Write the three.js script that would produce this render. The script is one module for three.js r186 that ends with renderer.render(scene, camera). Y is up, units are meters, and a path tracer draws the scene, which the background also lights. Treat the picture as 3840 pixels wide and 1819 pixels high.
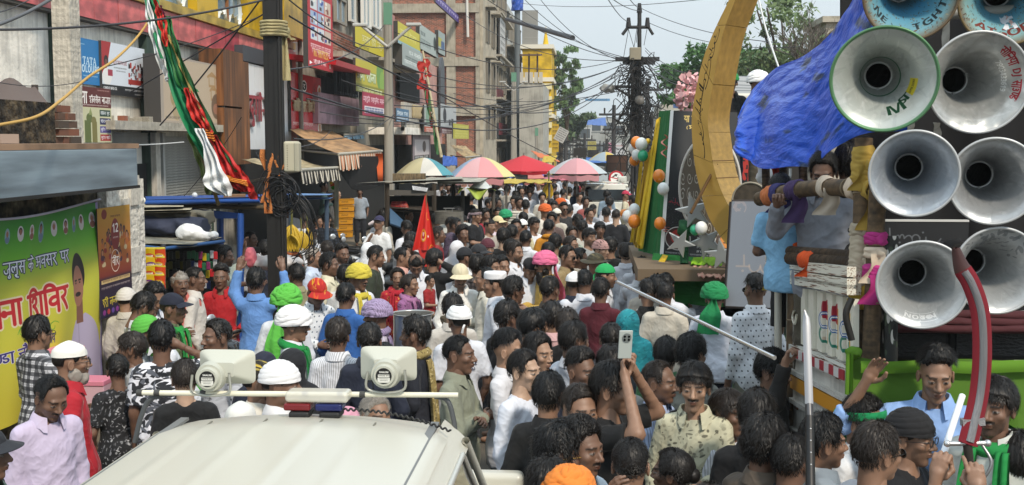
import*as THREE from 'three';
import{mergeGeometries,mergeVertices}from 'three/addons/utils/BufferGeometryUtils.js';
import{RoundedBoxGeometry}from 'three/addons/geometries/RoundedBoxGeometry.js';
import{ImprovedNoise}from 'three/addons/math/ImprovedNoise.js';
const W=3840,H=1819,F=4174,EYE=3.05,PITCH=-5.21*Math.PI/180,YAW=3.93*Math.PI/180;
const scene=new THREE.Scene();
const camera=new THREE.PerspectiveCamera(2*Math.atan(H/2/F)*180/Math.PI,1024/485,0.1,2500);
camera.position.set(0,EYE,0);camera.rotation.order='YXZ';camera.rotation.set(PITCH,YAW,0);
camera.updateMatrixWorld(true);
const renderer=new THREE.WebGLRenderer({antialias:true});
renderer.toneMapping=THREE.LinearToneMapping;renderer.toneMappingExposure=1.3;
renderer.shadowMap.enabled=true;
{
const w=256,h=128,d=new Float32Array(w*h*4);
for(let j=0;j<h;j++)for(let i=0;i<w;i++){
const e=((j+0.5)/h-0.5)*Math.PI,s=Math.max(0,Math.sin(e)),k=0.88*(1+1.1*Math.pow(s,0.9)),o=(j*w+i)*4;
const t=Math.min(1,s*2.2);
d[o]=(0.575-0.05*t)*k;d[o+1]=(0.64-0.03*t)*k;d[o+2]=(0.675+0.0*t)*k;d[o+3]=1;
}
const t=new THREE.DataTexture(d,w,h,THREE.RGBAFormat,THREE.FloatType);
t.mapping=THREE.EquirectangularReflectionMapping;t.magFilter=THREE.LinearFilter;t.needsUpdate=true;
scene.background=t;scene.environment=t;
}
const sun=new THREE.DirectionalLight(0xfff1de,2.6);
sun.position.set(36,68,38);sun.target.position.set(0,0,-18);sun.castShadow=true;sun.shadow.radius=11;
sun.shadow.mapSize.set(4096,4096);
Object.assign(sun.shadow.camera,{left:-40,right:40,top:70,bottom:-70,near:1,far:260});
scene.add(sun,sun.target);
scene.fog=new THREE.FogExp2(0xd2dade,0.0006);
const V=(x,y,z)=>new THREE.Vector3(x,y,z),PI=Math.PI,R=(a)=>a*PI/180,{lerp,clamp,smoothstep}=THREE.MathUtils;
function rng(s){return()=>{s=(s+0x6d2b79f5)|0;let t=Math.imul(s ^(s>>>15),1|s);t=(t+Math.imul(t ^(t>>>7),61|t))^ t;return((t ^(t>>>14))>>>0)/4294967296;};}
const rnd=rng(7),rr=(a,b)=>a+(b-a)*rnd(),pick=(a)=>a[Math.floor(rnd()*a.length)];
const N3=new ImprovedNoise(),noise=(x,y,z)=>N3.noise(x,y,z);
const ray=(sx,sy)=>V((sx-W/2)/F,(H/2-sy)/F,-1).applyEuler(camera.rotation);
const at=(sx,sy,d)=>ray(sx,sy).multiplyScalar(d).add(camera.position);
const gp=(sx,sy,h)=>{const r=ray(sx,sy);return r.multiplyScalar((h-EYE)/r.y).add(camera.position);};
const wx=(X,sx,sy)=>{const r=ray(sx,sy);return r.multiplyScalar(X/r.x).add(camera.position);};
const wz=(Z,sx,sy)=>{const r=ray(sx,sy);return r.multiplyScalar(Z/r.z).add(camera.position);};
const count={};
function numbered(n){const k=count[n]=(count[n]??-1)+1;return k?n+'_'+String(k).padStart(3,'0'):n;}
const pn=(n)=>n;
function tag(o,label,category,group,kind){if(label)o.userData.label=label;if(category)o.userData.category=category;if(group)o.userData.group=group;if(kind)o.userData.kind=kind;return o;}
function thing(name,label,category,p,turn=0,group){
const o=new THREE.Group();o.name=numbered(name);scene.add(o);
if(p)o.position.copy(p.isVector3?p:V(...p));o.rotation.y=turn;return tag(o,label,category,group);
}
function mesh(name,g,m,parent=scene){
if(Array.isArray(g))g=merge(g);
const o=new THREE.Mesh(g,m);o.name=parent===scene?numbered(name):numberedIn(parent,name);parent.add(o);return o;
}
function numberedIn(p,n){const c=p.userData_c??={};const k=c[n]=(c[n]??-1)+1;return k?n+'_'+String(k).padStart(3,'0'):n;}
const struct=(name,g,m)=>tag(mesh(name,g,m),null,null,null,'structure');
function merge(a){
a=a.filter(Boolean).map((g)=>{g=g.index?g:mergeVertices(g,1e-6);for(const k of Object.keys(g.attributes))if(!['position','normal','uv'].includes(k))g.deleteAttribute(k);if(!g.attributes.uv)g.setAttribute('uv',new THREE.BufferAttribute(new Float32Array(g.attributes.position.count*2),2));return g;});
return a.length>1?mergeGeometries(a):a[0];
}
const box=(w,h,d,x=0,y=0,z=0,ry=0,rx=0,rz=0)=>{const g=new THREE.BoxGeometry(w,h,d);if(rx)g.rotateX(rx);if(rz)g.rotateZ(rz);if(ry)g.rotateY(ry);return g.translate(x,y,z);};
const rbox=(w,h,d,r,x=0,y=0,z=0)=>new RoundedBoxGeometry(w,h,d,2,r).translate(x,y,z);
const UPV=V(0,1,0);
function cyl(a,b,r0,r1=r0,seg=10,cap=true){
const v=b.clone().sub(a),g=new THREE.CylinderGeometry(r1,r0,v.length(),seg,1,!cap);
return g.applyQuaternion(new THREE.Quaternion().setFromUnitVectors(UPV,v.normalize())).translate((a.x+b.x)/2,(a.y+b.y)/2,(a.z+b.z)/2);
}
const tube=(pts,r,seg=24,rad=6,closed=false)=>new THREE.TubeGeometry(new THREE.CatmullRomCurve3(pts,closed),seg,r,rad,closed);
const disc=(p,r,dir,seg=20,h=0.004)=>cyl(p,p.clone().addScaledVector(dir.clone().normalize(),h),r,r,seg);
function quadGrid(nu,nv,f,two=false){
const P=[],U=[],I=[];
for(let j=0;j<=nv;j++)for(let i=0;i<=nu;i++){const p=f(i/nu,j/nv);P.push(p.x,p.y,p.z);U.push(i/nu,j/nv);}
for(let j=0;j<nv;j++)for(let i=0;i<nu;i++){const a=j*(nu+1)+i,b=a+nu+1;I.push(a,a+1,b,a+1,b+1,b);}
const g=new THREE.BufferGeometry();g.setAttribute('position',new THREE.Float32BufferAttribute(P,3));g.setAttribute('uv',new THREE.Float32BufferAttribute(U,2));g.setIndex(I);g.computeVertexNormals();return g;
}
function sheet(nu,nv,f,th=0.004){
const a=quadGrid(nu,nv,f),p=a.attributes.position,n=a.attributes.normal,b=a.clone(),q=b.attributes.position;
for(let i=0;i<p.count;i++){q.setXYZ(i,p.getX(i)-n.getX(i)*th,p.getY(i)-n.getY(i)*th,p.getZ(i)-n.getZ(i)*th);}
const ix=[...b.index.array];for(let i=0;i<ix.length;i+=3)[ix[i],ix[i+1]]=[ix[i+1],ix[i]];
b.setIndex(ix);b.computeVertexNormals();return mergeGeometries([a,b]);
}
const hex=(h)=>new THREE.Color(h);
const matCache={};
function M(c,rough=0.85,o={}){const k=c+'|'+rough+'|'+JSON.stringify(o,(kk,v)=>v?.isTexture?v.uuid:v);return matCache[k]??=new THREE.MeshStandardMaterial({color:hex(c),roughness:rough,side:THREE.DoubleSide,...o});}
function tex(w,h,draw,srgb=true,rep){
const c=document.createElement('canvas');c.width=w;c.height=h;const g=c.getContext('2d');draw(g,w,h);
const t=new THREE.CanvasTexture(c);if(srgb)t.colorSpace=THREE.SRGBColorSpace;t.wrapS=t.wrapT=THREE.RepeatWrapping;if(rep)t.repeat.set(...rep);return t;
}
function fbm(x,y,z=0,o=4){let s=0,a=0.5;for(let i=0;i<o;i++){s+=a*noise(x,y,z);x=x*2.03+7.1;y=y*2.03+3.7;a*=0.5;}return s;}
function noiseTex(n,f,srgb,rep){
const d=new Uint8Array(n*n*4);for(let j=0;j<n;j++)for(let i=0;i<n;i++){const c=f(i/n,j/n),o=(j*n+i)*4;d[o]=clamp(c[0],0,1)*255;d[o+1]=clamp(c[1],0,1)*255;d[o+2]=clamp(c[2],0,1)*255;d[o+3]=255;}
const t=new THREE.DataTexture(d,n,n);t.magFilter=THREE.LinearFilter;t.wrapS=t.wrapT=THREE.MirroredRepeatWrapping;if(srgb)t.colorSpace=THREE.SRGBColorSpace;if(rep)t.repeat.set(...rep);t.needsUpdate=true;return t;
}
const grimeT=noiseTex(256,(u,v)=>{const s=fbm(u*40,v*3,1)*0.5+fbm(u*6,v*6,5)*0.7,k=clamp(0.94+s*0.42,0.4,1);return[k,k*0.99,k*0.965];},true);
const blotchT=noiseTex(256,(u,v)=>{const s=fbm(u*5,v*5,9,5),k=clamp(0.9+s*0.5,0.4,1);return[k,k,k*0.98];},true);
const mouldT=noiseTex(256,(u,v)=>{const s=fbm(u*7,v*7,2,5)+0.25*fbm(u*40,v*40,3),k=clamp(0.42-s*1.1,0.08,0.75);return[k,k*0.93,k*0.8];},true);
const bumpT=noiseTex(256,(u,v)=>{const k=0.5+fbm(u*12,v*12,4,5)*0.8;return[k,k,k];},false);
const foldT=noiseTex(256,(u,v)=>{const q=fbm(u*3,v*3,8,2)*1.6,k=0.3+0.75*Math.pow(Math.abs(noise(u*5+q,v*7-u*4+q,3)),0.9)+0.22*noise(u*13+q,v*9+u*6,1)+0.06*noise(u*40,v*30,5);return[k,k,k];},false);
const creaseT=noiseTex(256,(u,v)=>{let k=0;for(const[f,a,o]of[[5,.5,1],[9,.35,4],[17,.25,9]]){const e=1-3*Math.abs(noise(u*f+v*f*.4,v*f-u*f*.3,o));k+=a*(e>0?e:0);}return[k,k,k];},false);
const woodT=noiseTex(256,(u,v)=>{const g=fbm(u*30,v*2,1)*0.5+fbm(u*4,v*1,6)*0.5,k=clamp(0.62+g*0.8,0.15,1);return[k,k*0.93,k*0.82];},true);
const rustT=noiseTex(256,(u,v)=>{const s=fbm(u*6,v*6,12,5),r=smoothstep(s,0.08,0.2);return[lerp(1,0.45,r),lerp(1,0.26,r),lerp(1,0.15,r)];},true);
const withMap=(c,t,ru,rv,rough=0.9,o={})=>{const q=t.clone();q.repeat.set(ru,rv);q.needsUpdate=true;return new THREE.MeshStandardMaterial({color:hex(c),map:q,roughness:rough,side:THREE.DoubleSide,...o});};
function uvWorld(g,s=1){
g=g.index?g.toNonIndexed():g;const p=g.attributes.position,n=g.attributes.normal,u=new Float32Array(p.count*2);
for(let i=0;i<p.count;i++){const ax=Math.abs(n.getX(i)),ay=Math.abs(n.getY(i)),az=Math.abs(n.getZ(i));const x=p.getX(i),y=p.getY(i),z=p.getZ(i);u[2*i]=(ax>ay&&ax>az?z:x)*s;u[2*i+1]=(ay>ax&&ay>az?z:y)*s;}
g.setAttribute('uv',new THREE.BufferAttribute(u,2));return g;
}
const DV={
'क':[88,'M45 0V100M45 50C30 28 6 34 8 54C10 74 32 70 45 52M45 48C66 30 86 42 80 64C78 74 72 80 68 84'],'ग':[68,'M20 0V58C20 76 6 76 6 62M56 0V100'],'च':[72,'M4 36H58M14 36C14 72 34 84 58 66M58 0V100'],
'ज':[84,'M70 0V100M70 46C50 46 46 60 52 72C46 92 14 88 10 58'],'झ':[88,'M8 20C34 8 40 38 18 42C46 42 44 76 10 72M36 46H76M76 0V100M46 60C58 74 50 92 38 100'],'ण':[74,'M12 0V48C12 78 42 78 42 48V0M62 0V100'],
'त':[64,'M52 0V100M52 40C24 40 10 58 14 88'],'द':[64,'M36 0V24C8 24 4 56 26 64C48 68 52 52 40 48M26 64C36 74 44 84 50 100'],'न':[64,'M52 0V100M52 48H16M16 48C14 38 2 40 4 50C6 60 20 58 16 48'],
'प':[64,'M12 0V44C12 66 36 62 52 54M52 0V100'],'भ':[78,'M10 4C22 -6 30 8 22 16V60M22 60H64M22 60C18 48 4 54 8 64C12 72 24 70 22 60M64 0V100'],'म':[70,'M14 0V62M14 62H58M14 62C8 50 0 58 2 66C6 74 14 70 14 62M58 0V100'],
'य':[68,'M8 4C28 6 26 34 10 38C10 68 40 70 56 54M56 0V100'],'र':[52,'M20 0C48 14 36 40 12 42C20 56 36 80 42 100'],'ल':[76,'M62 0V100M62 44C46 24 34 42 36 66M36 54C30 28 4 30 8 60C9 72 18 80 24 80'],
'व':[64,'M52 0V100M52 34C26 28 8 42 12 56C16 70 42 70 52 52'],'श':[78,'M66 0V100M8 28C10 6 38 8 36 30C34 48 18 50 12 48C26 56 40 76 40 96'],'ष':[64,'M12 0V44C12 66 36 62 52 54M52 0V100M12 12L52 50'],'स':[78,'M20 0C46 10 36 38 12 42C20 56 30 74 36 90M22 46H66M66 0V100'],
'ह':[64,'M32 0V16C8 18 10 40 30 40C52 40 54 52 44 58C28 60 14 76 24 90C34 100 50 94 50 86'],'ड':[64,'M32 0V20C6 22 8 46 30 46C56 46 56 76 34 80C20 82 12 72 14 66'],'ट':[62,'M34 0V24C6 24 4 70 30 76C44 80 52 72 52 66'],
'अ':[86,'M8 18C32 4 44 34 18 42C50 42 46 86 10 74M36 46H74M74 0V100'],'आ':[112,'M8 18C32 4 44 34 18 42C50 42 46 86 10 74M36 46H74M74 0V100M98 0V100'],'उ':[62,'M16 22C46 18 44 46 20 46C56 46 50 92 12 76'],'घ':[70,'M8 6C26 4 26 26 12 30C8 62 40 66 58 52M58 0V100'],
'थ':[70,'M8 10C20 0 30 20 14 28C10 60 40 66 58 52M58 0V100'],'ब':[64,'M52 0V100M52 34C26 28 8 42 12 56C16 70 42 70 52 52M16 62L46 38'],'ई':[62,'M32 0V14C6 18 12 44 34 46C56 52 50 84 18 80M40 -6C48 -28 60 -20 60 -12'],
};
const DM={'ा':[28,'M16 0V100'],'ी':[28,'M16 0V100M16 0C16 -30 -30 -34 -44 -4'],'ि':[24,'M14 0V100M14 0C14 -32 56 -34 66 -4'],'ो':[28,'M16 0V100M16 0C8 -16 -10 -26 -24 -30'],'ौ':[28,'M16 0V100M16 0C8 -16 -10 -26 -24 -30M16 0C18 -20 6 -36 -8 -42']};
const DA={'ु':'M-22 104C-6 104 -4 124 -20 124C-32 124 -32 114 -30 112','ू':'M-36 108C-30 128 -12 126 -2 128M-36 108C-26 96 -12 112 -26 122','े':'M-12 0C-18 -16 -34 -26 -46 -30','ै':'M-12 0C-18 -16 -34 -26 -46 -30M-12 0C-10 -20 -20 -38 -32 -42','ं':'M-24 -20L-20 -20','ँ':'M-34 -24C-28 -10 -14 -10 -8 -24M-21 -28L-19 -28','ॉ':'M-6 0V100M-30 -26C-26 -12 -12 -12 -6 -26','र्':'M-12 0C-8 -18 -24 -26 -30 -14','़':'M-30 112L-26 112'};
function devWidth(s){let x=0;for(const c of devSplit(s))x+=c.w;return x;}
function devSplit(s){
const o=[];const cs=[...s];let reph=false,pre=false;
for(let i=0;i<cs.length;i++){
const c=cs[i],nx=cs[i+1];
if(c==='र'&&nx==='्'){reph=true;i++;continue;}
if(DV[c]){
const[w,p]=DV[c];const half=nx==='्';const pp=half?p.replace(/M(\d+) 0V100/, ''):p,ww=half?w*0.62:w;
if(cs[i+1]==='ि'){o.push({w:DM['ि'][0],paths:[[0,DM['ि'][1]]],line:1});i++;}
o.push({w:ww,paths:[[0,pp]],line:1});if(half)i++;
else if(reph&&cs[i+1]!=='ा'){o[o.length-1].paths.push([ww,DA['र्']]);reph=false;}
}else if(DM[c]){const e={w:DM[c][0],paths:[[0,DM[c][1]]],line:1};if(reph){e.paths.push([30,DA['र्']]);reph=false;}o.push(e);}
else if(DA[c]&&o.length){const l=o[o.length-1];if(c==='ॉ'){o.push({w:26,paths:[[26,DA[c]]],line:1});}else l.paths.push([l.w,DA[c]]);}
else o.push({w:c===' '?46:52,text:c===' '?'':c,line:0,paths:[]});
}return o;
}
function dev(g,s,x,y,size,color,weight=13,outline,ow=10){
const parts=devSplit(s),k=size/100;
for(const pass of outline?[1,0]:[0]){
g.save();g.translate(x,y);g.scale(k,k);g.strokeStyle=g.fillStyle=pass?outline:color;g.lineWidth=weight+(pass?ow*2:0);g.lineCap='round';g.lineJoin='round';
for(const c of parts){
if(c.line){g.beginPath();g.moveTo(-3,0);g.lineTo(c.w+1,0);g.stroke();}
for(const[dx,p]of c.paths){g.save();g.translate(dx,0);g.stroke(new Path2D(p));g.restore();}
if(c.text){g.font='bold 100px sans-serif';g.fillText(c.text,0,82);}
g.translate(c.w,0);
}g.restore();
}return devWidth(s)*k;
}
const devFit=(g,s,x,y,size,width,...a)=>{const w=devWidth(s)*size/100;g.save();g.translate(x,y);g.scale(width/w,1);dev(g,s,0,0,size,...a);g.restore();};
function scribble(g,x,y,w,h,color,seed=1){
const r=rng(seed);g.fillStyle=color;let p=x;while(p<x+w){const l=h*(0.8+r()*2.2);for(let q=p;q<Math.min(p+l,x+w);q+=h*0.55){g.fillRect(q,y,h*0.5,h*0.16);g.fillRect(q+h*0.12*r(),y,h*0.16,h*(0.6+0.4*r()));if(r()>0.5)g.fillRect(q,y+h*0.4,h*0.4,h*0.15);}p+=l+h*0.5;}
}
function arabic(g,x,y,w,h,color,seed=1,lw=0.1){
const r=rng(seed);g.save();g.strokeStyle=color;g.fillStyle=color;g.lineCap='round';g.lineWidth=h*lw;let p=x+w;
while(p>x){const l=h*(0.35+r()*0.7),q=p-l,k=r();g.beginPath();g.moveTo(p,y);if(k<0.35){g.bezierCurveTo(p-l*0.2,y+h*0.5,q,y+h*0.5,q,y-h*0.1);}else if(k<0.6){g.lineTo(p-l*0.4,y);g.lineTo(p-l*0.45,y-h*0.75);g.moveTo(p-l*0.4,y);g.lineTo(q,y);}else if(k<0.85){g.bezierCurveTo(p-l*0.1,y-h*0.45,p-l*0.5,y-h*0.3,p-l*0.5,y);g.bezierCurveTo(p-l*0.6,y-h*0.3,q+l*0.2,y-h*0.3,q,y);}else{g.bezierCurveTo(p,y+h*0.4,q,y+h*0.55,q-l*0.3,y+h*0.25);g.moveTo(q,y);}g.stroke();if(r()>0.5){g.beginPath();g.arc(p-l/2,y+h*(r()>0.5?0.3:-0.45),h*lw*0.75,0,7);g.fill();}p=q;}g.restore();
}
{
const g=uvWorld(new THREE.PlaneGeometry(1600,1600,1,1).rotateX(-PI/2),.12);
struct('ground',g,withMap('#7d7161',blotchT,1,1,.95,{bumpMap:bumpT,bumpScale:.02}));
const road=uvWorld(box(10.6,.03,260,.4,.0,-118),.15);road.translate(0,-.011,0);
struct('road',road,withMap('#5b554d',blotchT,1,1,.92,{bumpMap:bumpT,bumpScale:.01}));
}
const fx=(X,r)=>{const a=wx(X,r[0],r[1]),b=wx(X,r[2],r[1]),c=wx(X,r[0],r[3]);return{z0:a.z,z1:b.z,yT:a.y,yB:c.y,w:a.z-b.z,h:a.y-c.y,cz:(a.z+b.z)/2,cy:(a.y+c.y)/2};};
const fz=(d,r)=>{const a=at(r[0],r[1],d),b=at(r[2],r[3],d);return{x0:a.x,x1:b.x,yT:a.y,yB:b.y,w:b.x-a.x,h:a.y-b.y,cx:(a.x+b.x)/2,cy:(a.y+b.y)/2,z:(a.z+b.z)/2};};
const edgeM=M('#3c3a38',.7);
let lineT_;const lineT=()=>lineT_??=tex(128,128,(g,w,h)=>{fill(g,w,h,'#fff');for(let i=0;i<6;i++)scribble(g,w*.1,h*(.08+i*.15),w*.8,13,'#555',i+1);});
function signX(name,label,X,r,th,draw,o={}){
const q=fx(X,r),g=thing(name,label,o.cat||'sign',[X,q.cy,q.cz],o.turn||0,o.group),m=typeof draw==='string'?new THREE.MeshStandardMaterial({color:hex(draw),map:o.bare?null:lineT(),roughness:.6}):new THREE.MeshStandardMaterial({map:tex(o.tw||256,Math.round((o.tw||256)*clamp(q.h/q.w,.2,4)),draw),roughness:o.rough??.6});
const p=mesh('panel',new THREE.BoxGeometry(th,q.h,q.w),[m,edgeM,edgeM,edgeM,edgeM,edgeM],g);
if(o.frame)mesh('frame',[box(th+.02,.05,q.w+.1,0,q.h/2+.026,0),box(th+.02,.05,q.w+.1,0,-q.h/2-.026,0),box(th+.02,q.h,.05,0,0,q.w/2+.026),box(th+.02,q.h,.05,0,0,-q.w/2-.026)],M(o.frame,.6),g);return Object.assign(g,{q});
}
function signZ(name,label,d,r,th,draw,o={}){
const q=fz(d,r),g=thing(name,label,o.cat||'sign',[q.cx,q.cy,q.z],o.turn||0,o.group),m=typeof draw==='string'?new THREE.MeshStandardMaterial({color:hex(draw),map:o.bare?null:lineT(),roughness:.6}):new THREE.MeshStandardMaterial({map:tex(o.tw||256,Math.round((o.tw||256)*clamp(q.h/q.w,.2,4)),draw),roughness:o.rough??.6});
if(o.tilt)g.rotation.z=R(o.tilt);
mesh('panel',new THREE.BoxGeometry(q.w,q.h,th),[edgeM,edgeM,edgeM,edgeM,m,edgeM],g);
if(o.frame)mesh('frame',[box(q.w+.06,.04,th+.02,0,q.h/2+.021,0),box(q.w+.06,.04,th+.02,0,-q.h/2-.021,0),box(.04,q.h,th+.02,q.w/2+.021,0,0),box(.04,q.h,th+.02,-q.w/2-.021,0,0)],M(o.frame,.6),g);return Object.assign(g,{q});
}
const fill=(g,w,h,c)=>{g.fillStyle=c;g.fillRect(0,0,w,h);};
const zAt=(X,sx)=>wx(X,sx,600).z;
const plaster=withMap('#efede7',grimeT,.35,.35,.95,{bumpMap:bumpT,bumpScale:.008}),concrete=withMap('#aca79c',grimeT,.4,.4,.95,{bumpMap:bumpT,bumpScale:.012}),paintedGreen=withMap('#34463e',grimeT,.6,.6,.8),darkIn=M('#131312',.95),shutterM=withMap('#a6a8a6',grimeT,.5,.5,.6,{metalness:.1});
const ub=(...a)=>uvWorld(box(...a));
const pinks=['#d8686a','#d66467','#da6e6e','#c24a55','#b23e4c','#dc7876'].map((c)=>withMap(c,blotchT,.4,.4,.45));
const yel=withMap('#c9a41c',blotchT,.4,.4,.42),yelTrim=withMap('#b99d45',blotchT,.5,.5,.5),glassM=new THREE.MeshPhysicalMaterial({color:hex('#7d93a0'),roughness:.06,metalness:.2,side:THREE.DoubleSide});
function roller(w,h,n){const P=[];for(let i=0;i<n;i++){const y0=-h/2+h*i/n;P.push(box(.03,h/n*.72,w,.012,y0+h/n*.5,0),box(.012,h/n*.3,w,0,y0+h/n*.02,0));}return P;}
const X1=-8;
{
const zA=zAt(X1,-160),zB=zAt(X1,1078),g=thing('shop_building','long low building with pink panel band, yellow glazed bays and grey shop shutters','building',[X1,0,0]),zc=(zA+zB)/2,L=zA-zB;
mesh('wall',ub(5,5.1,L,-2.48,2.55,zc),plaster,g);mesh('upper_wall',ub(5,6.2,L,-2.9,8.2,zc),withMap('#b98b2b',blotchT,.3,.3),g);
const n=Math.round(L/.93);for(let i=0;i<n;i++){const z=zA-(i+.5)*L/n;let k=i%3;if(z<zAt(-7.7,800)&&z>zAt(-7.7,910))k=z<zAt(-7.7,860)?4:3;if(z<zAt(-7.7,910))k=5;mesh('pink_panel',box(.14,.47,L/n-.018,.13+.004*(i%2),5.2,z),pinks[k],g);}
mesh('band_back',box(.1,.5,L,.05,5.2,zc),M('#5b2a2c'),g);
mesh('ledge_trim',ub(.3,.16,L,.12,5.53,zc),yelTrim,g);
const cols=[[-160,130],[330,520],[745,822],[935,990]].map(([a,b])=>[zAt(-7.8,a),zAt(-7.8,b)]);
for(const[a,b]of cols)mesh('yellow_pier',ub(.3,3.4,a-b,.1,7.32,(a+b)/2),yel,g);
for(let i=0;i<3;i++){const a=cols[i][1],b=cols[i+1][0];const m=2;for(let j=0;j<m;j++)mesh('window_pane',box(.02,3.3,(a-b)/m-.06,.06,7.3,a-(j+.5)*(a-b)/m),glassM,g);mesh('window_frame',[box(.08,3.3,.06,.09,7.3,(a+b)/2),box(.08,.06,a-b,.09,6.6,(a+b)/2)],M('#8a5a32',.6),g);mesh('display_goods',surfNet((x,y,z)=>Math.min(...[0,1,2,3,4].map((q)=>Math.hypot(x-.1,(y-5.95-.12*(q%2))/1.6,z-lerp(a,b,.15+q*.17))-.2+.03*noise(x*20,y*12,z*20))),[-.3,5.55,b,.15,6.7,a],.06),M('#d9dcd8',.7),g);}
{const a=zAt(-7.8,1084),b=zAt(-7.8,1136);mesh('yellow_bay_end',ub(.6,3.4,2.4,.35,7.35,zB+1.25),yel,g);mesh('pink_column',box(.3,3.9,2.0,.15,3.4+.02,zB+1.1),pinks[5],g);}
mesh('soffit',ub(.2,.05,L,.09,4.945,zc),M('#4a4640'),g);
for(const[a,b]of[[193,237],[528,556],[765,790]]){const z0=zAt(X1,a),z1=zAt(X1,b);mesh('green_pillar',ub(.22,5.0,z0-z1,.06,2.5,(z0+z1)/2),paintedGreen,g);}
{const z0=zAt(-7.5,395),z1=zAt(-7.5,842);mesh('ledge',ub(.75,.14,z0-z1,.3,3.3,(z0+z1)/2),concrete,g);for(let i=0;i<26;i++){const s=rr(.04,.11);mesh('rubble_piece',box(s*1.6,s,s*1.3,rr(.1,.55),3.37+s/2,lerp(z0,z1,rnd()),rnd()*3),i%4?concrete:M('#8a5540'),g);}mesh('cloth_scrap',surfNet((x,y,z)=>Math.hypot(x/.22,y/.05,z/.5)-.9+.3*noise(x*9,y*9,z*7),[-.3,-.03,-.6,.3,.08,.6],.03).translate(.35,3.38,lerp(z0,z1,.5)),M('#b5a650'),g);}
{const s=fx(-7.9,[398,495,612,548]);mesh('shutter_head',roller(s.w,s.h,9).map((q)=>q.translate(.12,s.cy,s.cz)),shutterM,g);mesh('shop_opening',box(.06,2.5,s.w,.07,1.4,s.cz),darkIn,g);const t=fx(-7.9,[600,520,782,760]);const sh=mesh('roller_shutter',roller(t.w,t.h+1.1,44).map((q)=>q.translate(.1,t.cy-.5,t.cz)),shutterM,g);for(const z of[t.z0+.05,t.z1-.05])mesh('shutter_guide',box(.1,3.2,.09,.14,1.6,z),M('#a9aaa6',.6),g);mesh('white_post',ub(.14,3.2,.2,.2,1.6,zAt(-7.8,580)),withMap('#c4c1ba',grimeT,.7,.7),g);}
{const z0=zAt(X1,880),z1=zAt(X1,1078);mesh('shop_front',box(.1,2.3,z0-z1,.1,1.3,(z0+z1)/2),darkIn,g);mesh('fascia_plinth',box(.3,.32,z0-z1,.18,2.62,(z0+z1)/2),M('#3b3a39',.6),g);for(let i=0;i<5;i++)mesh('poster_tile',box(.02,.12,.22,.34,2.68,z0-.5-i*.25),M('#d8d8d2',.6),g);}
}
{
const p=gp(262,560,2.9),q=thing('concrete_pillar','worn white concrete pillar with a rusty conduit beside the blue poster','pillar',[wx(-6.9,262,500).x,0,wx(-6.9,262,500).z]);
mesh('shaft',ub(.24,7.4,.3,0,3.7,0),withMap('#c3beb4',grimeT,.8,.5,.95,{bumpMap:bumpT,bumpScale:.02}),q);mesh('conduit',tube([V(.1,5.0,.17),V(.11,6,.18),V(.1,6.3,.19),V(.0,6.6,.24),V(-.3,6.75,.3)],.025,20,8),M('#b9a35c',.6),q);
}
const cloud=(g,x,y,r,c)=>{g.fillStyle=c;g.beginPath();g.ellipse(x,y,r,r*.8,0,0,7);g.fill();};
signX('poster','blue poster of paint colours lettered in white, beside the concrete pillar',-7.93,[286,138,376,312],.02,(g,w,h)=>{fill(g,w,h,'#2a78b2');g.fillStyle='#cfe6ef';g.font=`bold ${w * .2}px serif`;g.strokeStyle='#d8edf2';g.lineWidth=2;g.fillText('TATA',w*.2,h*.56);g.font=`bold ${w * .19}px sans-serif`;g.fillText('COLOURS',w*.02,h*.74,w*.95);scribble(g,w*.2,h*.8,w*.6,7,'#cfe6ef',3);scribble(g,w*.1,h*.12,w*.2,6,'#cfe6ef',4);});
signX('advertising_board','white board advertising candle kitchen goods with a red corner and black foot',-7.9,[373,151,541,352],.05,(g,w,h)=>{fill(g,w,h,'#d7dde4');g.fillStyle='#a52f31';g.beginPath();g.moveTo(0,0);g.lineTo(w*.2,0);g.lineTo(w*.1,h*.5);g.lineTo(0,h*.62);g.fill();g.fillStyle='#25201f';g.beginPath();g.ellipse(w*.09,h*.36,w*.045,h*.1,0,0,7);g.fill();g.fillStyle='#6d4b40';g.beginPath();g.ellipse(w*.09,h*.39,w*.03,h*.06,0,0,7);g.fill();g.fillStyle='#e8e6e2';g.beginPath();g.ellipse(w*.1,h*.66,w*.1,h*.16,0,0,7);g.fill();g.fillStyle='#a03a4a';g.fillRect(w*.12,h*.52,w*.1,h*.12);g.font=`bold ${h * .1}px serif`;g.fillStyle='#8c3236';g.fillText('KITCHENWARE',w*.24,h*.4,w*.3);scribble(g,w*.25,h*.46,w*.28,7,'#444',2);scribble(g,w*.3,h*.52,w*.2,6,'#444',8);const r=rng(4);for(let i=0;i<70;i++){g.fillStyle=['#4a3030','#7d3a34','#2c2c30','#9aa0a4','#b1453d'][Math.floor(r()*5)];g.fillRect(w*(.56+r()*.4),h*(.3+r()*.4),w*(.01+r()*.03),h*(.02+r()*.09));}g.fillStyle='#a3362f';g.fillRect(w*.56,h*.66,w*.38,h*.1);fill(g,0,0,'#000');g.fillStyle='#1d1d1f';g.fillRect(0,h*.81,w,h*.19);g.fillStyle='#eee';g.font=`bold ${h * .075}px sans-serif`;g.fillText('CANDLE MFG CO.',w*.02,h*.9,w*.42);scribble(g,w*.48,h*.86,w*.48,9,'#ddd',5);scribble(g,w*.7,h*.94,w*.26,7,'#ddd',6);},{tw:512});
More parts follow.
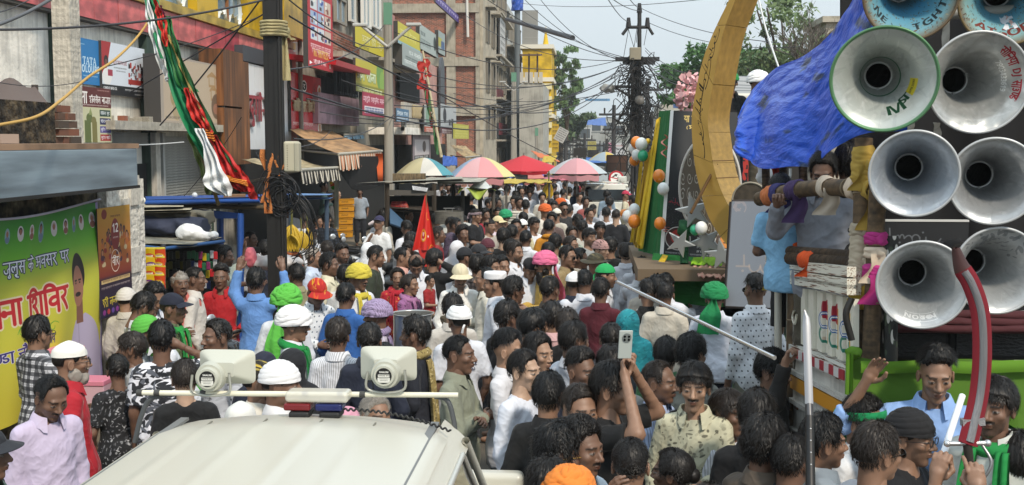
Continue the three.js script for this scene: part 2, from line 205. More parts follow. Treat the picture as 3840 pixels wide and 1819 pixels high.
signX('shop_board','brown and cream wholesale market board with a green bridal couple print',-7.5,[294,322,408,535],.05,(g,w,h)=>{fill(g,w,h,'#c8c49c');g.fillStyle='#5d2420';g.fillRect(0,0,w,h*.36);devFit(g,'ता',2,h*.1,h*.19,w*.2,'#efe9df',16);devFit(g,'हॉलसेल बाजार',w*.28,h*.17,h*.11,w*.7,'#efe9df',15);scribble(g,w*.55,h*.04,w*.4,6,'#d9b3a8',4);scribble(g,w*.05,h*.315,w*.85,7,'#efe9df',9);g.fillStyle='#5f6a36';g.beginPath();g.ellipse(w*.26,h*.56,w*.1,h*.09,0,0,7);g.fill();g.fillRect(w*.1,h*.6,w*.2,h*.4);g.fillStyle='#7c7440';g.beginPath();g.ellipse(w*.4,h*.6,w*.08,h*.07,0,0,7);g.fill();g.fillRect(w*.34,h*.62,w*.16,h*.38);g.fillStyle='#8b9457';g.beginPath();g.moveTo(w*.3,h*.37);g.lineTo(w*.36,h*.5);g.lineTo(w*.24,h*.5);g.fill();[['#1f3a2c',.4],['#2b2a52',.55],['#5a4f8c',.7],['#a8392f',.85]].forEach(([c,y],i)=>{g.fillStyle=c;g.fillRect(w*.6,h*y,w*.37,h*.12);devFit(g,['सेकिग सूट','शेरवानी','सूटिंग-शर्टिंग','सूटंग-साड़ी'][i].replace('ड़','ड'),w*.63,h*(y+.035),h*.05,w*.31,'#eee',14);});},{tw:320});
signX('billboard','faded peach billboard of a candle maker behind the leaning flags',-7.6,[566,200,812,458],.3,(g,w,h)=>{fill(g,w,h,'#a3978a');g.fillStyle='#b7a58e';g.fillRect(w*.04,h*.03,w*.93,h*.94);g.strokeStyle='#a3835a';g.lineWidth=5;for(const[x,y,s]of[[.78,.2,.1],[.8,.42,.08]]){g.strokeRect(w*(x-s/2),h*y,w*s,h*.17);g.beginPath();g.moveTo(w*(x-s*.8),h*(y+.03));g.lineTo(w*x,h*(y-.05));g.lineTo(w*(x+s*.8),h*(y+.03));g.stroke();}g.fillStyle='#8d7a5e';cloud(g,w*.85,h*.7,w*.09,'#6e5a48');g.fillStyle='#9b6e58';g.beginPath();g.ellipse(w*.84,h*.74,w*.05,h*.09,0,0,7);g.fill();cloud(g,w*.2,h*.6,w*.07,'#a08a62');cloud(g,w*.22,h*.82,w*.06,'#a89674');g.fillStyle='#5d544a';g.font=`bold ${h * .055}px sans-serif`;g.fillText('SHALEHA CANDLE MANUFACTURING',w*.06,h*.94,w*.85);},{tw:384});
{const g=thing('wood_screen','tall brown wooden screen panels left of the white Durga shop sign'.replace('left of','next to'),'screen',[X1,0,0]);for(const[a,b,yT,yB,o]of[[790,868,4.9,3.75,.45],[790,868,3.73,2.55,.45],[868,898,4.75,2.55,.4]]){const z0=zAt(-7.6,a),z1=zAt(-7.6,b);mesh('board',ub(.5,yT-yB-.02,z0-z1-.02,o,(yT+yB)/2,(z0+z1)/2),withMap('#b07a4c',woodT,.4,.4,.6),g);}}
{
const q=fx(-7.7,[898,232,1079,566]),g=thing('shop_sign','white ribbed shop sign with raised dark red Hindi letters behind the black pole','sign',[-7.7,q.cy,q.cz]);
const n=9;for(let i=0;i<n;i++)mesh('white_plank',box(.12,q.h,q.w/n-.014,0,0,q.w/2-(i+.5)*q.w/n),M('#d9dcdf',.5),g);
mesh('backing',box(.05,q.h+.3,q.w+.1,-.1,.05,0),M('#3a3d42',.6),g);mesh('head_panel',box(.2,.34,q.w+.1,0,q.h/2+.2,0),M('#43464c',.5),g);
const lw=q.w*1.02,T=(m)=>tex(1024,640,(c,w,h)=>{c.fillStyle='#000';c.fillRect(0,0,w,h);devFit(c,'दुर्गा-भंडार',50,207,128,640,'#fff',16);});
const am=T();for(let i=0;i<5;i++){const p=new THREE.PlaneGeometry(lw,lw*640/1024).rotateY(PI/2).translate(.075+i*.016,-.22,-.08);mesh('letter_layer',p,new THREE.MeshStandardMaterial({color:hex(i===4?'#8f1c2a':'#b9a3a6'),alphaMap:am,alphaTest:.5,side:THREE.DoubleSide,roughness:.4}),g);}
}
{
const q=fx(-7.6,[1082,268,1196,492]),g=thing('restaurant_sign','glossy red restaurant sign with raised gold Hindi letters and food pictures','sign',[-7.6,q.cy,q.cz]);
const T=tex(512,Math.round(512*q.h/q.w),(c,w,h)=>{fill(c,w,h,'#b3141f');c.globalAlpha=.35;for(let i=0;i<30;i++){c.fillStyle=i%2?'#d4303a':'#8a0d16';c.beginPath();c.ellipse(rr(0,w),rr(0,h*.5),rr(10,60),rr(8,30),rnd(),0,7);c.fill();}c.globalAlpha=1;scribble(c,w*.05,h*.84,w*.65,16,'#f0e4e0',3);for(const y of[.25,.47,.7,.93]){cloud(c,w*.94,h*y,w*.07,'#e8dfd3');cloud(c,w*.94,h*y,w*.045,'#b8763c');}c.fillStyle='#111';c.beginPath();c.ellipse(w*.42,h*.2,w*.075,h*.09,0,0,7);c.fill();c.strokeStyle='#eee';c.lineWidth=6;c.stroke();devFit(c,'र',w*.39,h*.17,h*.07,w*.06,'#eee',18);});
mesh('panel',new THREE.BoxGeometry(.1,q.h,q.w),[new THREE.MeshStandardMaterial({map:T,roughness:.25}),edgeM,edgeM,edgeM,edgeM,edgeM],g);
const am=tex(1024,256,(c,w,h)=>{fill(c,w,h,'#000');devFit(c,'रसोईघर रेस्टोरेंट',10,80,120,1000,'#fff',15);},false);for(let i=0;i<4;i++)mesh('letter_layer',new THREE.PlaneGeometry(q.w*.8,q.h*.34).rotateY(PI/2).translate(.058+i*.02,-.05*q.h,.08*q.w),new THREE.MeshStandardMaterial({color:hex('#cbb68a'),metalness:.5,roughness:.3,alphaMap:am,alphaTest:.5,side:THREE.DoubleSide}),g);
mesh('canopy',box(1.3,.14,q.w+1.2,.6,q.h/2+.3,-.5,0,0,-.12),M('#a8121e',.35),g);
}
signX('hanging_banner','tall red dental clinic banner with white photo strip and arrow, high beside the pole',-6.6,[1142,-60,1236,247],.12,(g,w,h)=>{fill(g,w,h,'#b3252f');const r=rng(9);for(let j=0;j<3;j++)for(let i=0;i<3;i++){g.fillStyle=['#cfd6da','#9fb4cf','#c9b8a8'][Math.floor(r()*3)];const x=w*(.1+i*.28),y=h*(.1+j*.19);g.fillRect(x,y,w*.26,h*.17);for(let q=0;q<5;q++){g.fillStyle=['#33509c','#7b4136','#e8e4dc','#3b3b40'][Math.floor(r()*4)];g.fillRect(x+r()*w*.18,y+r()*h*.12,w*.07,h*.04);}}scribble(g,w*.1,h*.7,w*.8,13,'#f3dede',5);scribble(g,w*.15,h*.755,w*.7,13,'#f3dede',6);g.fillStyle='#e0b23a';g.font=`bold ${w * .1}px sans-serif`;g.fillText('No. 706776232',w*.2,h*.85,w*.6);devFit(g,'इसी गली के अंदर'.replace('इ','उ'),w*.2,h*.9,h*.045,w*.5,'#fff',14);g.fillStyle='#fff';g.beginPath();g.moveTo(w*.05,h*.92);g.lineTo(w*.16,h*.94);g.lineTo(w*.05,h*.97);g.fill();g.fillRect(w*.84,h*.86,w*.05,h*.1);g.beginPath();g.moveTo(w*.79,h*.87);g.lineTo(w*.865,h*.8);g.lineTo(w*.94,h*.87);g.fill();},{cat:'banner',tw:256});
const brickT=tex(256,256,(g)=>{const r=rng(77);fill(g,256,256,'#8f8478');for(let j=0;j<16;j++)for(let i=-1;i<6;i++){const k=.75+r()*.5;g.fillStyle=`rgb(${138 * k | 0},${74 * k | 0},${52 * k | 0})`;g.fillRect(i*48+(j%2)*24+2,j*16+2,44,12);}});
const brickM=(s=1)=>{const t=brickT.clone();t.repeat.set(.85*s,.85*s);t.needsUpdate=true;return new THREE.MeshStandardMaterial({map:t,roughness:.95,bumpMap:t,bumpScale:.01,side:THREE.DoubleSide});};
function windowX(g,X,r,frame='#c8c6bf',bars){const q=fx(X,r);const f=mesh('window',[box(.1,.08,q.w,0,q.h/2-.04,0),box(.1,.08,q.w,0,-q.h/2+.04,0),box(.1,q.h-.16,.08,0,0,q.w/2-.04),box(.1,q.h-.16,.08,0,0,-q.w/2+.04),box(.08,q.h-.16,.06,0,0,0)].map((b)=>b.translate(X-g.position.x+.04,q.cy-g.position.y,q.cz-g.position.z)),M(frame,.6),g);mesh('pane',box(.02,q.h-.1,q.w-.1,X-g.position.x+.015,q.cy-g.position.y,q.cz-g.position.z),bars?darkIn:glassM,f);if(bars){const P=[];for(let i=0;i<13;i++)P.push(box(.02,q.h,.025,X-g.position.x+.1,q.cy-g.position.y,q.z0-q.w*(i+.5)/13-g.position.z));mesh('bars',P,M('#30353b',.5),f);}return f;}
{
const X=-7.8,zA=zAt(X,1078),zB=zAt(X,1345),g=thing('shop_house','narrow brick and plaster shop house with barred windows and a mauve balcony front','building',[X,0,0]);
mesh('wall',ub(6,10.5,zA-zB,-3.05,5.25,(zA+zB)/2),withMap('#a8a297',grimeT,.3,.3,.95),g);
const b=fx(X+.5,[1238,100,1350,190]);mesh('brick_parapet',ub(.35,b.h,b.w,.3,b.cy,b.cz),brickM(),g);mesh('slab',ub(.9,.16,b.w,.4,b.yB-.08,b.cz),concrete,g);
const m=fx(X+.4,[1192,345,1345,462]);mesh('mauve_front',ub(.2,m.h,m.w,.3,m.cy,m.cz),withMap('#a98fa0',blotchT,.4,.4,.8),g);
windowX(g,X+.1,[1190,282,1240,345],'#3a3d42',1);windowX(g,X+.15,[1248,185,1330,350],'#565d66',1);windowX(g,X+.1,[1305,-40,1345,78]);windowX(g,X+.1,[1250,-20,1290,80],'#8a8478');
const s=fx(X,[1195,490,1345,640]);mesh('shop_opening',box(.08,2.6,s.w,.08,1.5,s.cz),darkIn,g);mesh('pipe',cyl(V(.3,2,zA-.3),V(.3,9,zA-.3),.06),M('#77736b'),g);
}
{
const X=-7.6,zA=zAt(X,1345),zB=zAt(X,1482),g=thing('shop_house','plaster shop house with white framed upper windows behind the lamp pole','building',[X,0,0]);
mesh('wall',ub(6,11,zA-zB,-3.05,5.5,(zA+zB)/2),withMap('#a3a097',grimeT,.3,.3),g);windowX(g,X+.1,[1352,-70,1382,95],'#d9d7d0');windowX(g,X+.1,[1388,-60,1420,98],'#d9d7d0');const s=fx(X,[1345,475,1482,640]);mesh('shop_opening',box(.08,2.8,s.w,.08,1.5,s.cz),darkIn,g);mesh('sunshade',ub(1.1,.1,s.w,.5,5.75,s.cz),concrete,g);mesh('pink_wall',ub(.1,1.3,1.6,.06,7.2,zB+1.2),withMap('#b37f7b',blotchT,.4,.4),g);
}
const hoard=(bg,f)=>(g,w,h)=>{fill(g,w,h,bg);f(g,w,h);};
signX('shop_board','slanted yellow shop board with pale lettering, top one before the lamp pole',-6.9,[1326,90,1444,172],.08,hoard('#c9bb2e',(g,w,h)=>{devFit(g,'उत्तम रेडी जेनुइन'.replace('इ','उ'),w*.2,h*.35,h*.3,w*.75,'#e9e5a8',14,'#9a8b20',5);scribble(g,w*.1,h*.85,w*.3,9,'#6b621c',2);}));
signX('shop_board','square yellow drink shop board with white letters and leaf print',-6.7,[1328,216,1440,340],.08,hoard('#bdb43a',(g,w,h)=>{devFit(g,'अंग शोला',w*.04,h*.36,h*.26,w*.6,'#e9efc9',16,'#557a34',6);cloud(g,w*.8,h*.3,w*.13,'#6f9a4a');cloud(g,w*.88,h*.55,w*.1,'#88ad4c');g.fillStyle='#8b8a2c';g.fillRect(0,h*.75,w,h*.25);scribble(g,w*.05,h*.83,w*.8,11,'#e9efc9',4);}));
signX('shop_board','crimson ayurvedic shop board with a white strip of print',-6.7,[1352,342,1440,432],.1,hoard('#a8324a',(g,w,h)=>{devFit(g,'मारुति आयुर्वेद भवन',w*.05,h*.2,h*.2,w*.9,'#efd7dc',14);g.fillStyle='#e6e2e2';g.fillRect(w*.08,h*.58,w*.84,h*.3);scribble(g,w*.12,h*.64,w*.74,12,'#34457e',7);scribble(g,w*.12,h*.76,w*.74,11,'#34457e',8);}));
{
const X=-7.5,zA=zAt(X,1482),zB=zAt(X,1662),g=thing('shop_house','pink shop house with a white balustrade balcony and stacked shop boards','building',[X,0,0]);
mesh('wall',ub(7,6.7,zA-zB,-3.55,3.35,(zA+zB)/2),withMap('#c59a94',grimeT,.25,.25),g);const o=fx(X,[1486,250,1562,372]);mesh('balcony_opening',box(.1,o.h,o.w,.08,o.cy,o.cz),darkIn,g);const b=fx(X+.8,[1482,382,1600,490]);mesh('balcony_slab',ub(1.3,.25,b.w,.5,b.yB,b.cz),plaster,g);mesh('balcony_wall',ub(.12,b.h,b.w,1.05,b.cy,b.cz),withMap('#c3bfb6',grimeT,.4,.4),g);const bl=fx(X+1,[1530,385,1584,448]);for(let i=0;i<9;i++)mesh('baluster',new THREE.LatheGeometry([[.03,-.4],[.09,-.2],[.04,0],[.09,.2],[.03,.4]].map(([a,c])=>new THREE.Vector2(a,c*bl.h)),8).translate(1.16,bl.cy,bl.z0-bl.w*(i+.5)/9),M('#a99a78',.8),g);
const w=fx(X,[1655,285,1700,390]);mesh('arched_window',new THREE.ExtrudeGeometry((()=>{const s=new THREE.Shape();s.moveTo(-.8,-2);s.lineTo(-.8,.8);s.absarc(0,.8,.8,PI,0,true);s.lineTo(.8,-2);return s;})(),{depth:.1,bevelEnabled:false}).rotateY(PI/2).translate(.05,w.cy,zB+1.2),M('#3b3f45',.5),g);const s=fx(X,[1482,495,1662,620]);mesh('shop_opening',box(.08,2.8,s.w,.08,1.5,s.cz),darkIn,g);
}
signX('shop_board','yellow and pale blue board on the pink house, beside the lamp pole',-6.4,[1483,78,1568,160],.15,hoard('#c8bd3c',(g,w,h)=>{g.fillStyle='#8fb4bd';g.fillRect(0,h*.85,w,h*.15);g.globalAlpha=.5;devFit(g,'गया टेलर',w*.1,h*.3,h*.3,w*.7,'#e8e49c',16);}));
signX('shop_board','pale grey fashion shop board lettered TREND ZONE',-6.4,[1566,88,1636,180],.15,hoard('#aab5b0',(g,w,h)=>{g.fillStyle='#22302c';g.font=`bold ${h * .2}px sans-serif`;g.fillText('TREND ZONE',w*.04,h*.42,w*.6);scribble(g,w*.06,h*.55,w*.5,9,'#5a6a66',2);scribble(g,w*.06,h*.68,w*.5,9,'#5a6a66',3);g.fillStyle='#37413e';g.beginPath();g.ellipse(w*.8,h*.45,w*.08,h*.3,0,0,7);g.fill();}));
signX('shop_board','small blue, yellow and grey picture board at the pink house corner',-6.3,[1637,112,1662,196],.15,hoard('#9aa7a4',(g,w,h)=>{g.fillStyle='#b2ac4a';g.fillRect(0,h*.3,w*.5,h*.4);g.fillStyle='#3e5a86';g.fillRect(w*.4,h*.4,w*.5,h*.35);}));
signX('shop_board','grey box sign with rows of print over the balcony opening',-6.5,[1486,162,1565,242],.4,hoard('#9fa9a6',(g,w,h)=>{devFit(g,'राज मोबाइल'.replace('इ','ि'),w*.3,h*.2,h*.16,w*.6,'#dfe6e2',14);scribble(g,w*.15,h*.5,w*.7,14,'#55635f',3);scribble(g,w*.1,h*.68,w*.8,12,'#e6ece8',4);}));
signX('shop_board','blue Hindi board fixed to the white balcony',-6.3,[1482,404,1530,456],.06,hoard('#4a7392',(g,w,h)=>{devFit(g,'विशाल ईसर',w*.08,h*.25,h*.25,w*.84,'#e4edf2',15);scribble(g,w*.08,h*.65,w*.8,20,'#e4edf2',5);}));
signX('shop_board','pale phone advertisement with an orange foot on the balcony',-6.2,[1588,392,1648,494],.06,hoard('#a9b2ac',(g,w,h)=>{g.fillStyle='#7fa088';g.fillRect(w*.1,h*.1,w*.25,h*.6);g.fillStyle='#b3573f';g.fillRect(0,h*.8,w,h*.2);scribble(g,w*.1,h*.86,w*.8,12,'#e8d7cf',3);g.fillStyle='#333';g.font=`bold ${h * .14}px sans-serif`;g.fillText('OK',w*.62,h*.5);}));
signX('shop_board','grey phone advertisement with a dark red foot beside the balcony',-6.1,[1649,388,1708,500],.06,hoard('#b4b9bb',(g,w,h)=>{g.fillStyle='#26262b';g.beginPath();g.ellipse(w*.25,h*.38,w*.1,h*.26,0,0,7);g.fill();g.fillRect(w*.5,h*.5,w*.12,h*.2);g.fillRect(w*.66,h*.46,w*.14,h*.24);g.fillStyle='#5a2a30';g.fillRect(0,h*.8,w,h*.2);scribble(g,w*.08,h*.86,w*.8,11,'#ddd',4);}));
signX('shop_board','plain yellow square board hung low before the brick house',-5.8,[1697,462,1756,520],.05,hoard('#b5b03c',(g,w,h)=>{g.globalAlpha=.5;for(let i=0;i<5;i++)scribble(g,w*.1,h*(.12+i*.17),w*.8,16,'#dad682',i+2);}));
signX('shop_poster','mauve social media poster in a ground floor shop behind the umbrellas',-6.6,[1545,495,1612,606],.05,hoard('#8d7f84',(g,w,h)=>{g.fillStyle='#141416';g.font=`bold ${h * .16}px sans-serif`;g.fillText('TikTok',w*.3,h*.18,w*.6);g.fillStyle='#cfc6c6';g.fillRect(w*.1,h*.25,w*.8,h*.55);g.fillStyle='#5d4a44';g.beginPath();g.ellipse(w*.62,h*.5,w*.1,h*.2,0,0,7);g.fill();g.fillStyle='#222';g.fillRect(w*.08,h*.82,w*.84,h*.12);scribble(g,w*.12,h*.84,w*.7,13,'#ddd',3);}));
{
const d=70,a=at(1500,300,d),b=at(1800,300,d),X=b.x,zc=(a.z+b.z)/2,zB=zAt(X,1850),g=thing('brick_building','tall unplastered brick building with concrete columns above the umbrellas','building',[X,0,0]);
const w=b.x-at(1420,300,d).x,dep=zc-zB,Hh=17;mesh('brick_wall',ub(w,Hh,dep,-w/2,Hh/2,zc-dep/2),brickM(),g);
for(const sx of[1690,1722]){}
for(const[x0,x1]of[[1676,1710],[1801,1786]].map(([p,q])=>[at(p,300,d).x-X,at(q,300,d).x-X]))mesh('concrete_column',ub(Math.abs(x1-x0),Hh,.3,(x0+x1)/2,Hh/2,zc+.08),withMap('#a39d90',grimeT,.3,.3),g);
for(const y of[4.9,8.0,11.3,14.5])mesh('concrete_beam',ub(w,.55,.34,-w/2,y,zc+.12),withMap('#a39d90',grimeT,.3,.3),g);
mesh('plaster_front',ub(.25,Hh,dep,.1,Hh/2,zc-dep/2),withMap('#b5ad9e',grimeT,.2,.2),g);
for(const y of[4.2,7.2,10.4,13.6])for(let i=0;i<2;i++){const z=zc-dep*(.25+i*.42);const f=mesh('window',[box(.16,2.1,.14,.3,y,z-.8),box(.16,2.1,.14,.3,y,z+.8),box(.16,.14,1.7,.3,y+1.05,z)],M('#6f6a60'),g);mesh('pane',box(.06,2,1.6,.25,y,z),y>12?glassM:M('#4d5154',.3),f);mesh('sunshade',ub(.7,.09,2.1,.5,y+1.2,z),concrete,g);}
mesh('drain_pipe',tube([V(-.7,16,zc+.3),V(-.75,12,zc+.3),V(-.7,9.5,zc+.34)],.09,14,6),M('#c9c6bf'),g);
}
signX('hanging_banner','purple banner along the top edge of the brick building',-8.2,[1630,-25,1783,8],.1,hoard('#4b3a86',(g,w,h)=>scribble(g,10,h*.3,w*.9,h*.4,'#cfc6ea',2)),{cat:'banner'});
for(const[i,r,c,lab]of[[0,[1888,55,1892,330],'#a9a6a1',0],[1,[1815,300,1885,340],'#74303c','maroon shop sign on the brown house past the brick building'],[2,[1826,455,1868,520],'#22252b','black fashion shop sign with white letters past the brick building'],[3,[1868,460,1900,505],'#7a2a38','dark red sign beside the black fashion sign'],[4,[1838,170,1856,262],'#6a7076','grey film poster on an upper window of the brown house'],[5,[1872,60,1892,225],'#b5b6b4','tall white banner hanging down the brown house']])if(lab)signX('shop_board',lab,-6.9+i*.05,r,.12,c);
function farBlock(label,X,sx0,sx1,yTop,c,floors,o={}){
const z0=zAt(X,sx0),z1=zAt(X,sx1),g=thing('building',label,'building',[X,0,0]),w=z0-z1,s=X<0?1:-1;mesh('wall',ub(8,yTop,w,-4*s,yTop/2,(z0+z1)/2),withMap(c,grimeT,.2,.2),g);
const fh=yTop/floors,n=Math.max(1,Math.round(w/4));for(let f=0;f<floors;f++){for(let i=0;i<n;i++){const z=z0-w*(i+.5)/n,wn=mesh('window',[box(.14,fh*.56,.12,s*.08,fh*(f+.5),z-.85),box(.14,fh*.56,.12,s*.08,fh*(f+.5),z+.85),box(.2,.1,2,s*.1,fh*(f+.8),z)],M('#7c776d'),g);mesh('pane',box(.04,fh*.54,1.6,s*.04,fh*(f+.5),z),f?M('#3d454b',.25):darkIn,wn);}if(f)mesh('ledge',ub(.7,.14,w,s*.3,fh*f,(z0+z1)/2),concrete,g);}return g;
}
farBlock('brown plaster shop house just past the brick building',-7.0,1850,1898,15.5,'#aaa08e',5);farBlock('grey narrow house behind the leaning dark pipe',-7.2,1896,1950,15,'#a9acac',4);
{
const g=thing('building','plain grey concrete house with an open roof terrace beside the yellow house','building',V(0,0,0)),q=fz(84,[1948,312,2036,600]);mesh('wall',ub(q.w,q.yT,14,q.cx,q.yT/2,q.z-7),withMap('#adada8',grimeT,.2,.2),g);mesh('terrace_wall',[0,1,2,3,4].map((i)=>box(q.w/7,.8,.2,q.x0+q.w*(i+.5)/5,q.yT+.4,q.z)),M('#bdb9ae'),g);mesh('terrace_roof',box(q.w*.85,.12,4,q.x0+q.w*.45,q.yT+2.2,q.z-1.5,0,.08),M('#5a463c'),g);mesh('roof_post',[.05,.4,.75].map((t)=>cyl(V(q.x0+q.w*t,q.yT,q.z-.2),V(q.x0+q.w*t,q.yT+2.2,q.z-.2),.07)),M('#4a3a33'),g);
const y=thing('building','bright yellow house with white trim and a corner spire','building',V(0,0,0)),p=fz(96,[1960,172,2066,600]);mesh('wall',ub(p.w,p.yT,16,p.cx,p.yT/2,p.z-8),withMap('#d8b21f',blotchT,.2,.2),y);for(const h of[p.yT-.1,p.yT-2.9,p.yT-6])mesh('white_band',box(p.w+.4,.35,16.4,p.cx,h,p.z-8),M('#d9d5c6'),y);mesh('corner_pilaster',[0,1,2,3,4,5,6,7,8].map((i)=>box(1.1,.5,.5,p.x1-.5,p.yT-3.5-i*1.1,p.z+.05)),M('#d9d0a8'),y);mesh('spire',new THREE.ConeGeometry(.25,1.6,8).translate(p.x1-.5,p.yT+.9,p.z-.4),M('#d8b21f'),y);const P=[];for(let i=0;i<22;i++)P.push(cyl(V(lerp(p.x0,p.x1-1.2,i/21),p.yT,p.z-.2),V(lerp(p.x0,p.x1-1.2,i/21),p.yT+3,p.z-.2),.035,.035,4));for(let j=0;j<4;j++)P.push(box(p.w-1.2,.05,.05,p.cx-.6,p.yT+.7+j*.7,p.z-.2));mesh('railing',P,M('#9a9a96'),y);
}
farBlock('far grey house past the yellow house',-7.6,2068,2110,9,'#8d8f8e',3);farBlock('far pale house low at the street end',-6.5,2112,2150,7.2,'#9a9d9c',2);
for(const[i,s]of[[2130,470,2215,170,'#94999a'],[2215,440,2300,190,'#a2a6a6'],[2300,455,2400,175,'#8f9596'],[2400,425,2520,150,'#9da1a1'],[2480,388,2620,105,'#a5a49d'],[2060,500,2140,160,'#85898a']].entries()){const q=fz(s[3],[s[0],s[1],s[2],640]),g=thing('building',['hazy far house with dark windows at the street end','tallest hazy house straight up the street','hazy house directly behind the wire-hung poles','hazy house between poles and green float','square grey rooftop house above the black poster','low hazy house under the yellow house'][i],'building',V(0,0,0));mesh('wall',ub(q.w,q.yT,12,q.cx,q.yT/2,q.z-6),withMap(s[4],grimeT,.1,.1),g);const n=Math.max(2,Math.round(q.w/4)),fl=Math.max(2,Math.round(q.yT/3.3));for(let f=0;f<fl;f++)for(let k=0;k<n;k++){const w=mesh('window',box(1.9,1.7,.2,q.x0+q.w*(k+.5)/n,q.yT*(f+.55)/fl,q.z+.05),M('#b5b6b3'),g);mesh('pane',box(1.5,1.4,.12,q.x0+q.w*(k+.5)/n,q.yT*(f+.55)/fl,q.z+.12),M('#474d51',.3),w);}}
const XS=-5.2;
{
const zN=zAt(XS,-900),zF=zAt(XS,503),g=thing('corner_shop','corner shop with grey metal canopy, broken brick stub above and cracked white pillar','building',[XS,0,0]),L=zN-zF;
mesh('wall',ub(2.4,2.62,L,-1.22,1.31,(zN+zF)/2),withMap('#b9b4a4',mouldT,.5,.5,.95),g);
const zp=zAt(XS,360);mesh('white_pillar',ub(.1,2.62,zp-zF,.05,1.31,(zp+zF)/2),withMap('#e6e4de',grimeT,.9,.9,.95,{bumpMap:bumpT,bumpScale:.03}),g);
for(let i=0;i<9;i++)mesh('plaster_patch',box(.03,rr(.2,.42),rr(.18,.4),.11,2.5-i*.26,lerp(zp,zF,.15+.7*rnd())),withMap('#d5d3cd',grimeT,1,1),g);
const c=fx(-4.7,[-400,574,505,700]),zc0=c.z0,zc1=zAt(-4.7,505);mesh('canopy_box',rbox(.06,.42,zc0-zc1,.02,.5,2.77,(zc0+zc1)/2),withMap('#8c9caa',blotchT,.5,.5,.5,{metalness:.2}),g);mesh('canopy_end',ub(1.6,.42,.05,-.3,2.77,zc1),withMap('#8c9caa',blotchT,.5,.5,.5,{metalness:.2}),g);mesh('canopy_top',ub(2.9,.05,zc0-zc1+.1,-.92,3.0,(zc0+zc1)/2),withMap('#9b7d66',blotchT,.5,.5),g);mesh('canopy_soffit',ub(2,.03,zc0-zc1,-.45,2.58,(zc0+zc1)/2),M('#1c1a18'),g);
const w0=zAt(-5.5,-700),w1=zAt(-5.5,205);mesh('wall_stub',ub(.34,.42,w0-w1,-.45,3.23,(w0+w1)/2),withMap('#7d766a',mouldT,.9,.9,1,{bumpMap:bumpT,bumpScale:.05}),g);
for(let j=0;j<5;j++)for(let i=0;i<4;i++){const len=.42-.09*i;if(rnd()<.12*i)continue;mesh('brick',box(.17+rr(0,.1),.072,rr(.2,.26),-.4+rr(-.06,.06),3.06+j*.082,w1-.04-i*rr(.1,.16)+(j<4?-.12*(4-j)*.3:.06),rr(-.12,.12)),[M('#5c463a',.95),M('#6e4a3a',.95),M('#4b4038',.95),M('#7a4e3c',.95)][(i+j)%4],g);}
mesh('brick',box(.12,.08,.26,.1,3.07,zAt(-5,55),.4),M('#8a4a33'),g);mesh('brick',box(.12,.08,.2,.2,3.07,zAt(-5,20),-.3),M('#a08d80'),g);
}
{const g=thing('tarp_shelter','dark grey-brown tarp sheet propped behind the broken brick stub','tarpaulin',[-6.6,0,0]);g.position.set(0,0,0);const q=[[-60,300,13.4],[130,318,13.6],[-60,392,12.6],[182,392,12.8]].map((e)=>at(...e));mesh('sheet',sheet(12,8,(u,v)=>{const e=q[0].clone().lerp(q[1],u).lerp(q[2].clone().lerp(q[3],u),v);e.y-=.05*Math.sin(u*9)*(1-v);return e;},.01),M('#5a4f4b',.8),g);mesh('post',cyl(V(q[1].x,2.9,q[1].z),q[1],.04),M('#4c4038'),g);}
function faceBlob(g,x,y,s,skin,hair,shirt){g.fillStyle=shirt;g.beginPath();g.ellipse(x,y+s*1.5,s*1.1,s*.8,0,0,7);g.fill();g.fillStyle=hair;g.beginPath();g.ellipse(x,y-s*.2,s*.72,s*.85,0,0,7);g.fill();g.fillStyle=skin;g.beginPath();g.ellipse(x,y+s*.1,s*.55,s*.75,0,0,7);g.fill();}
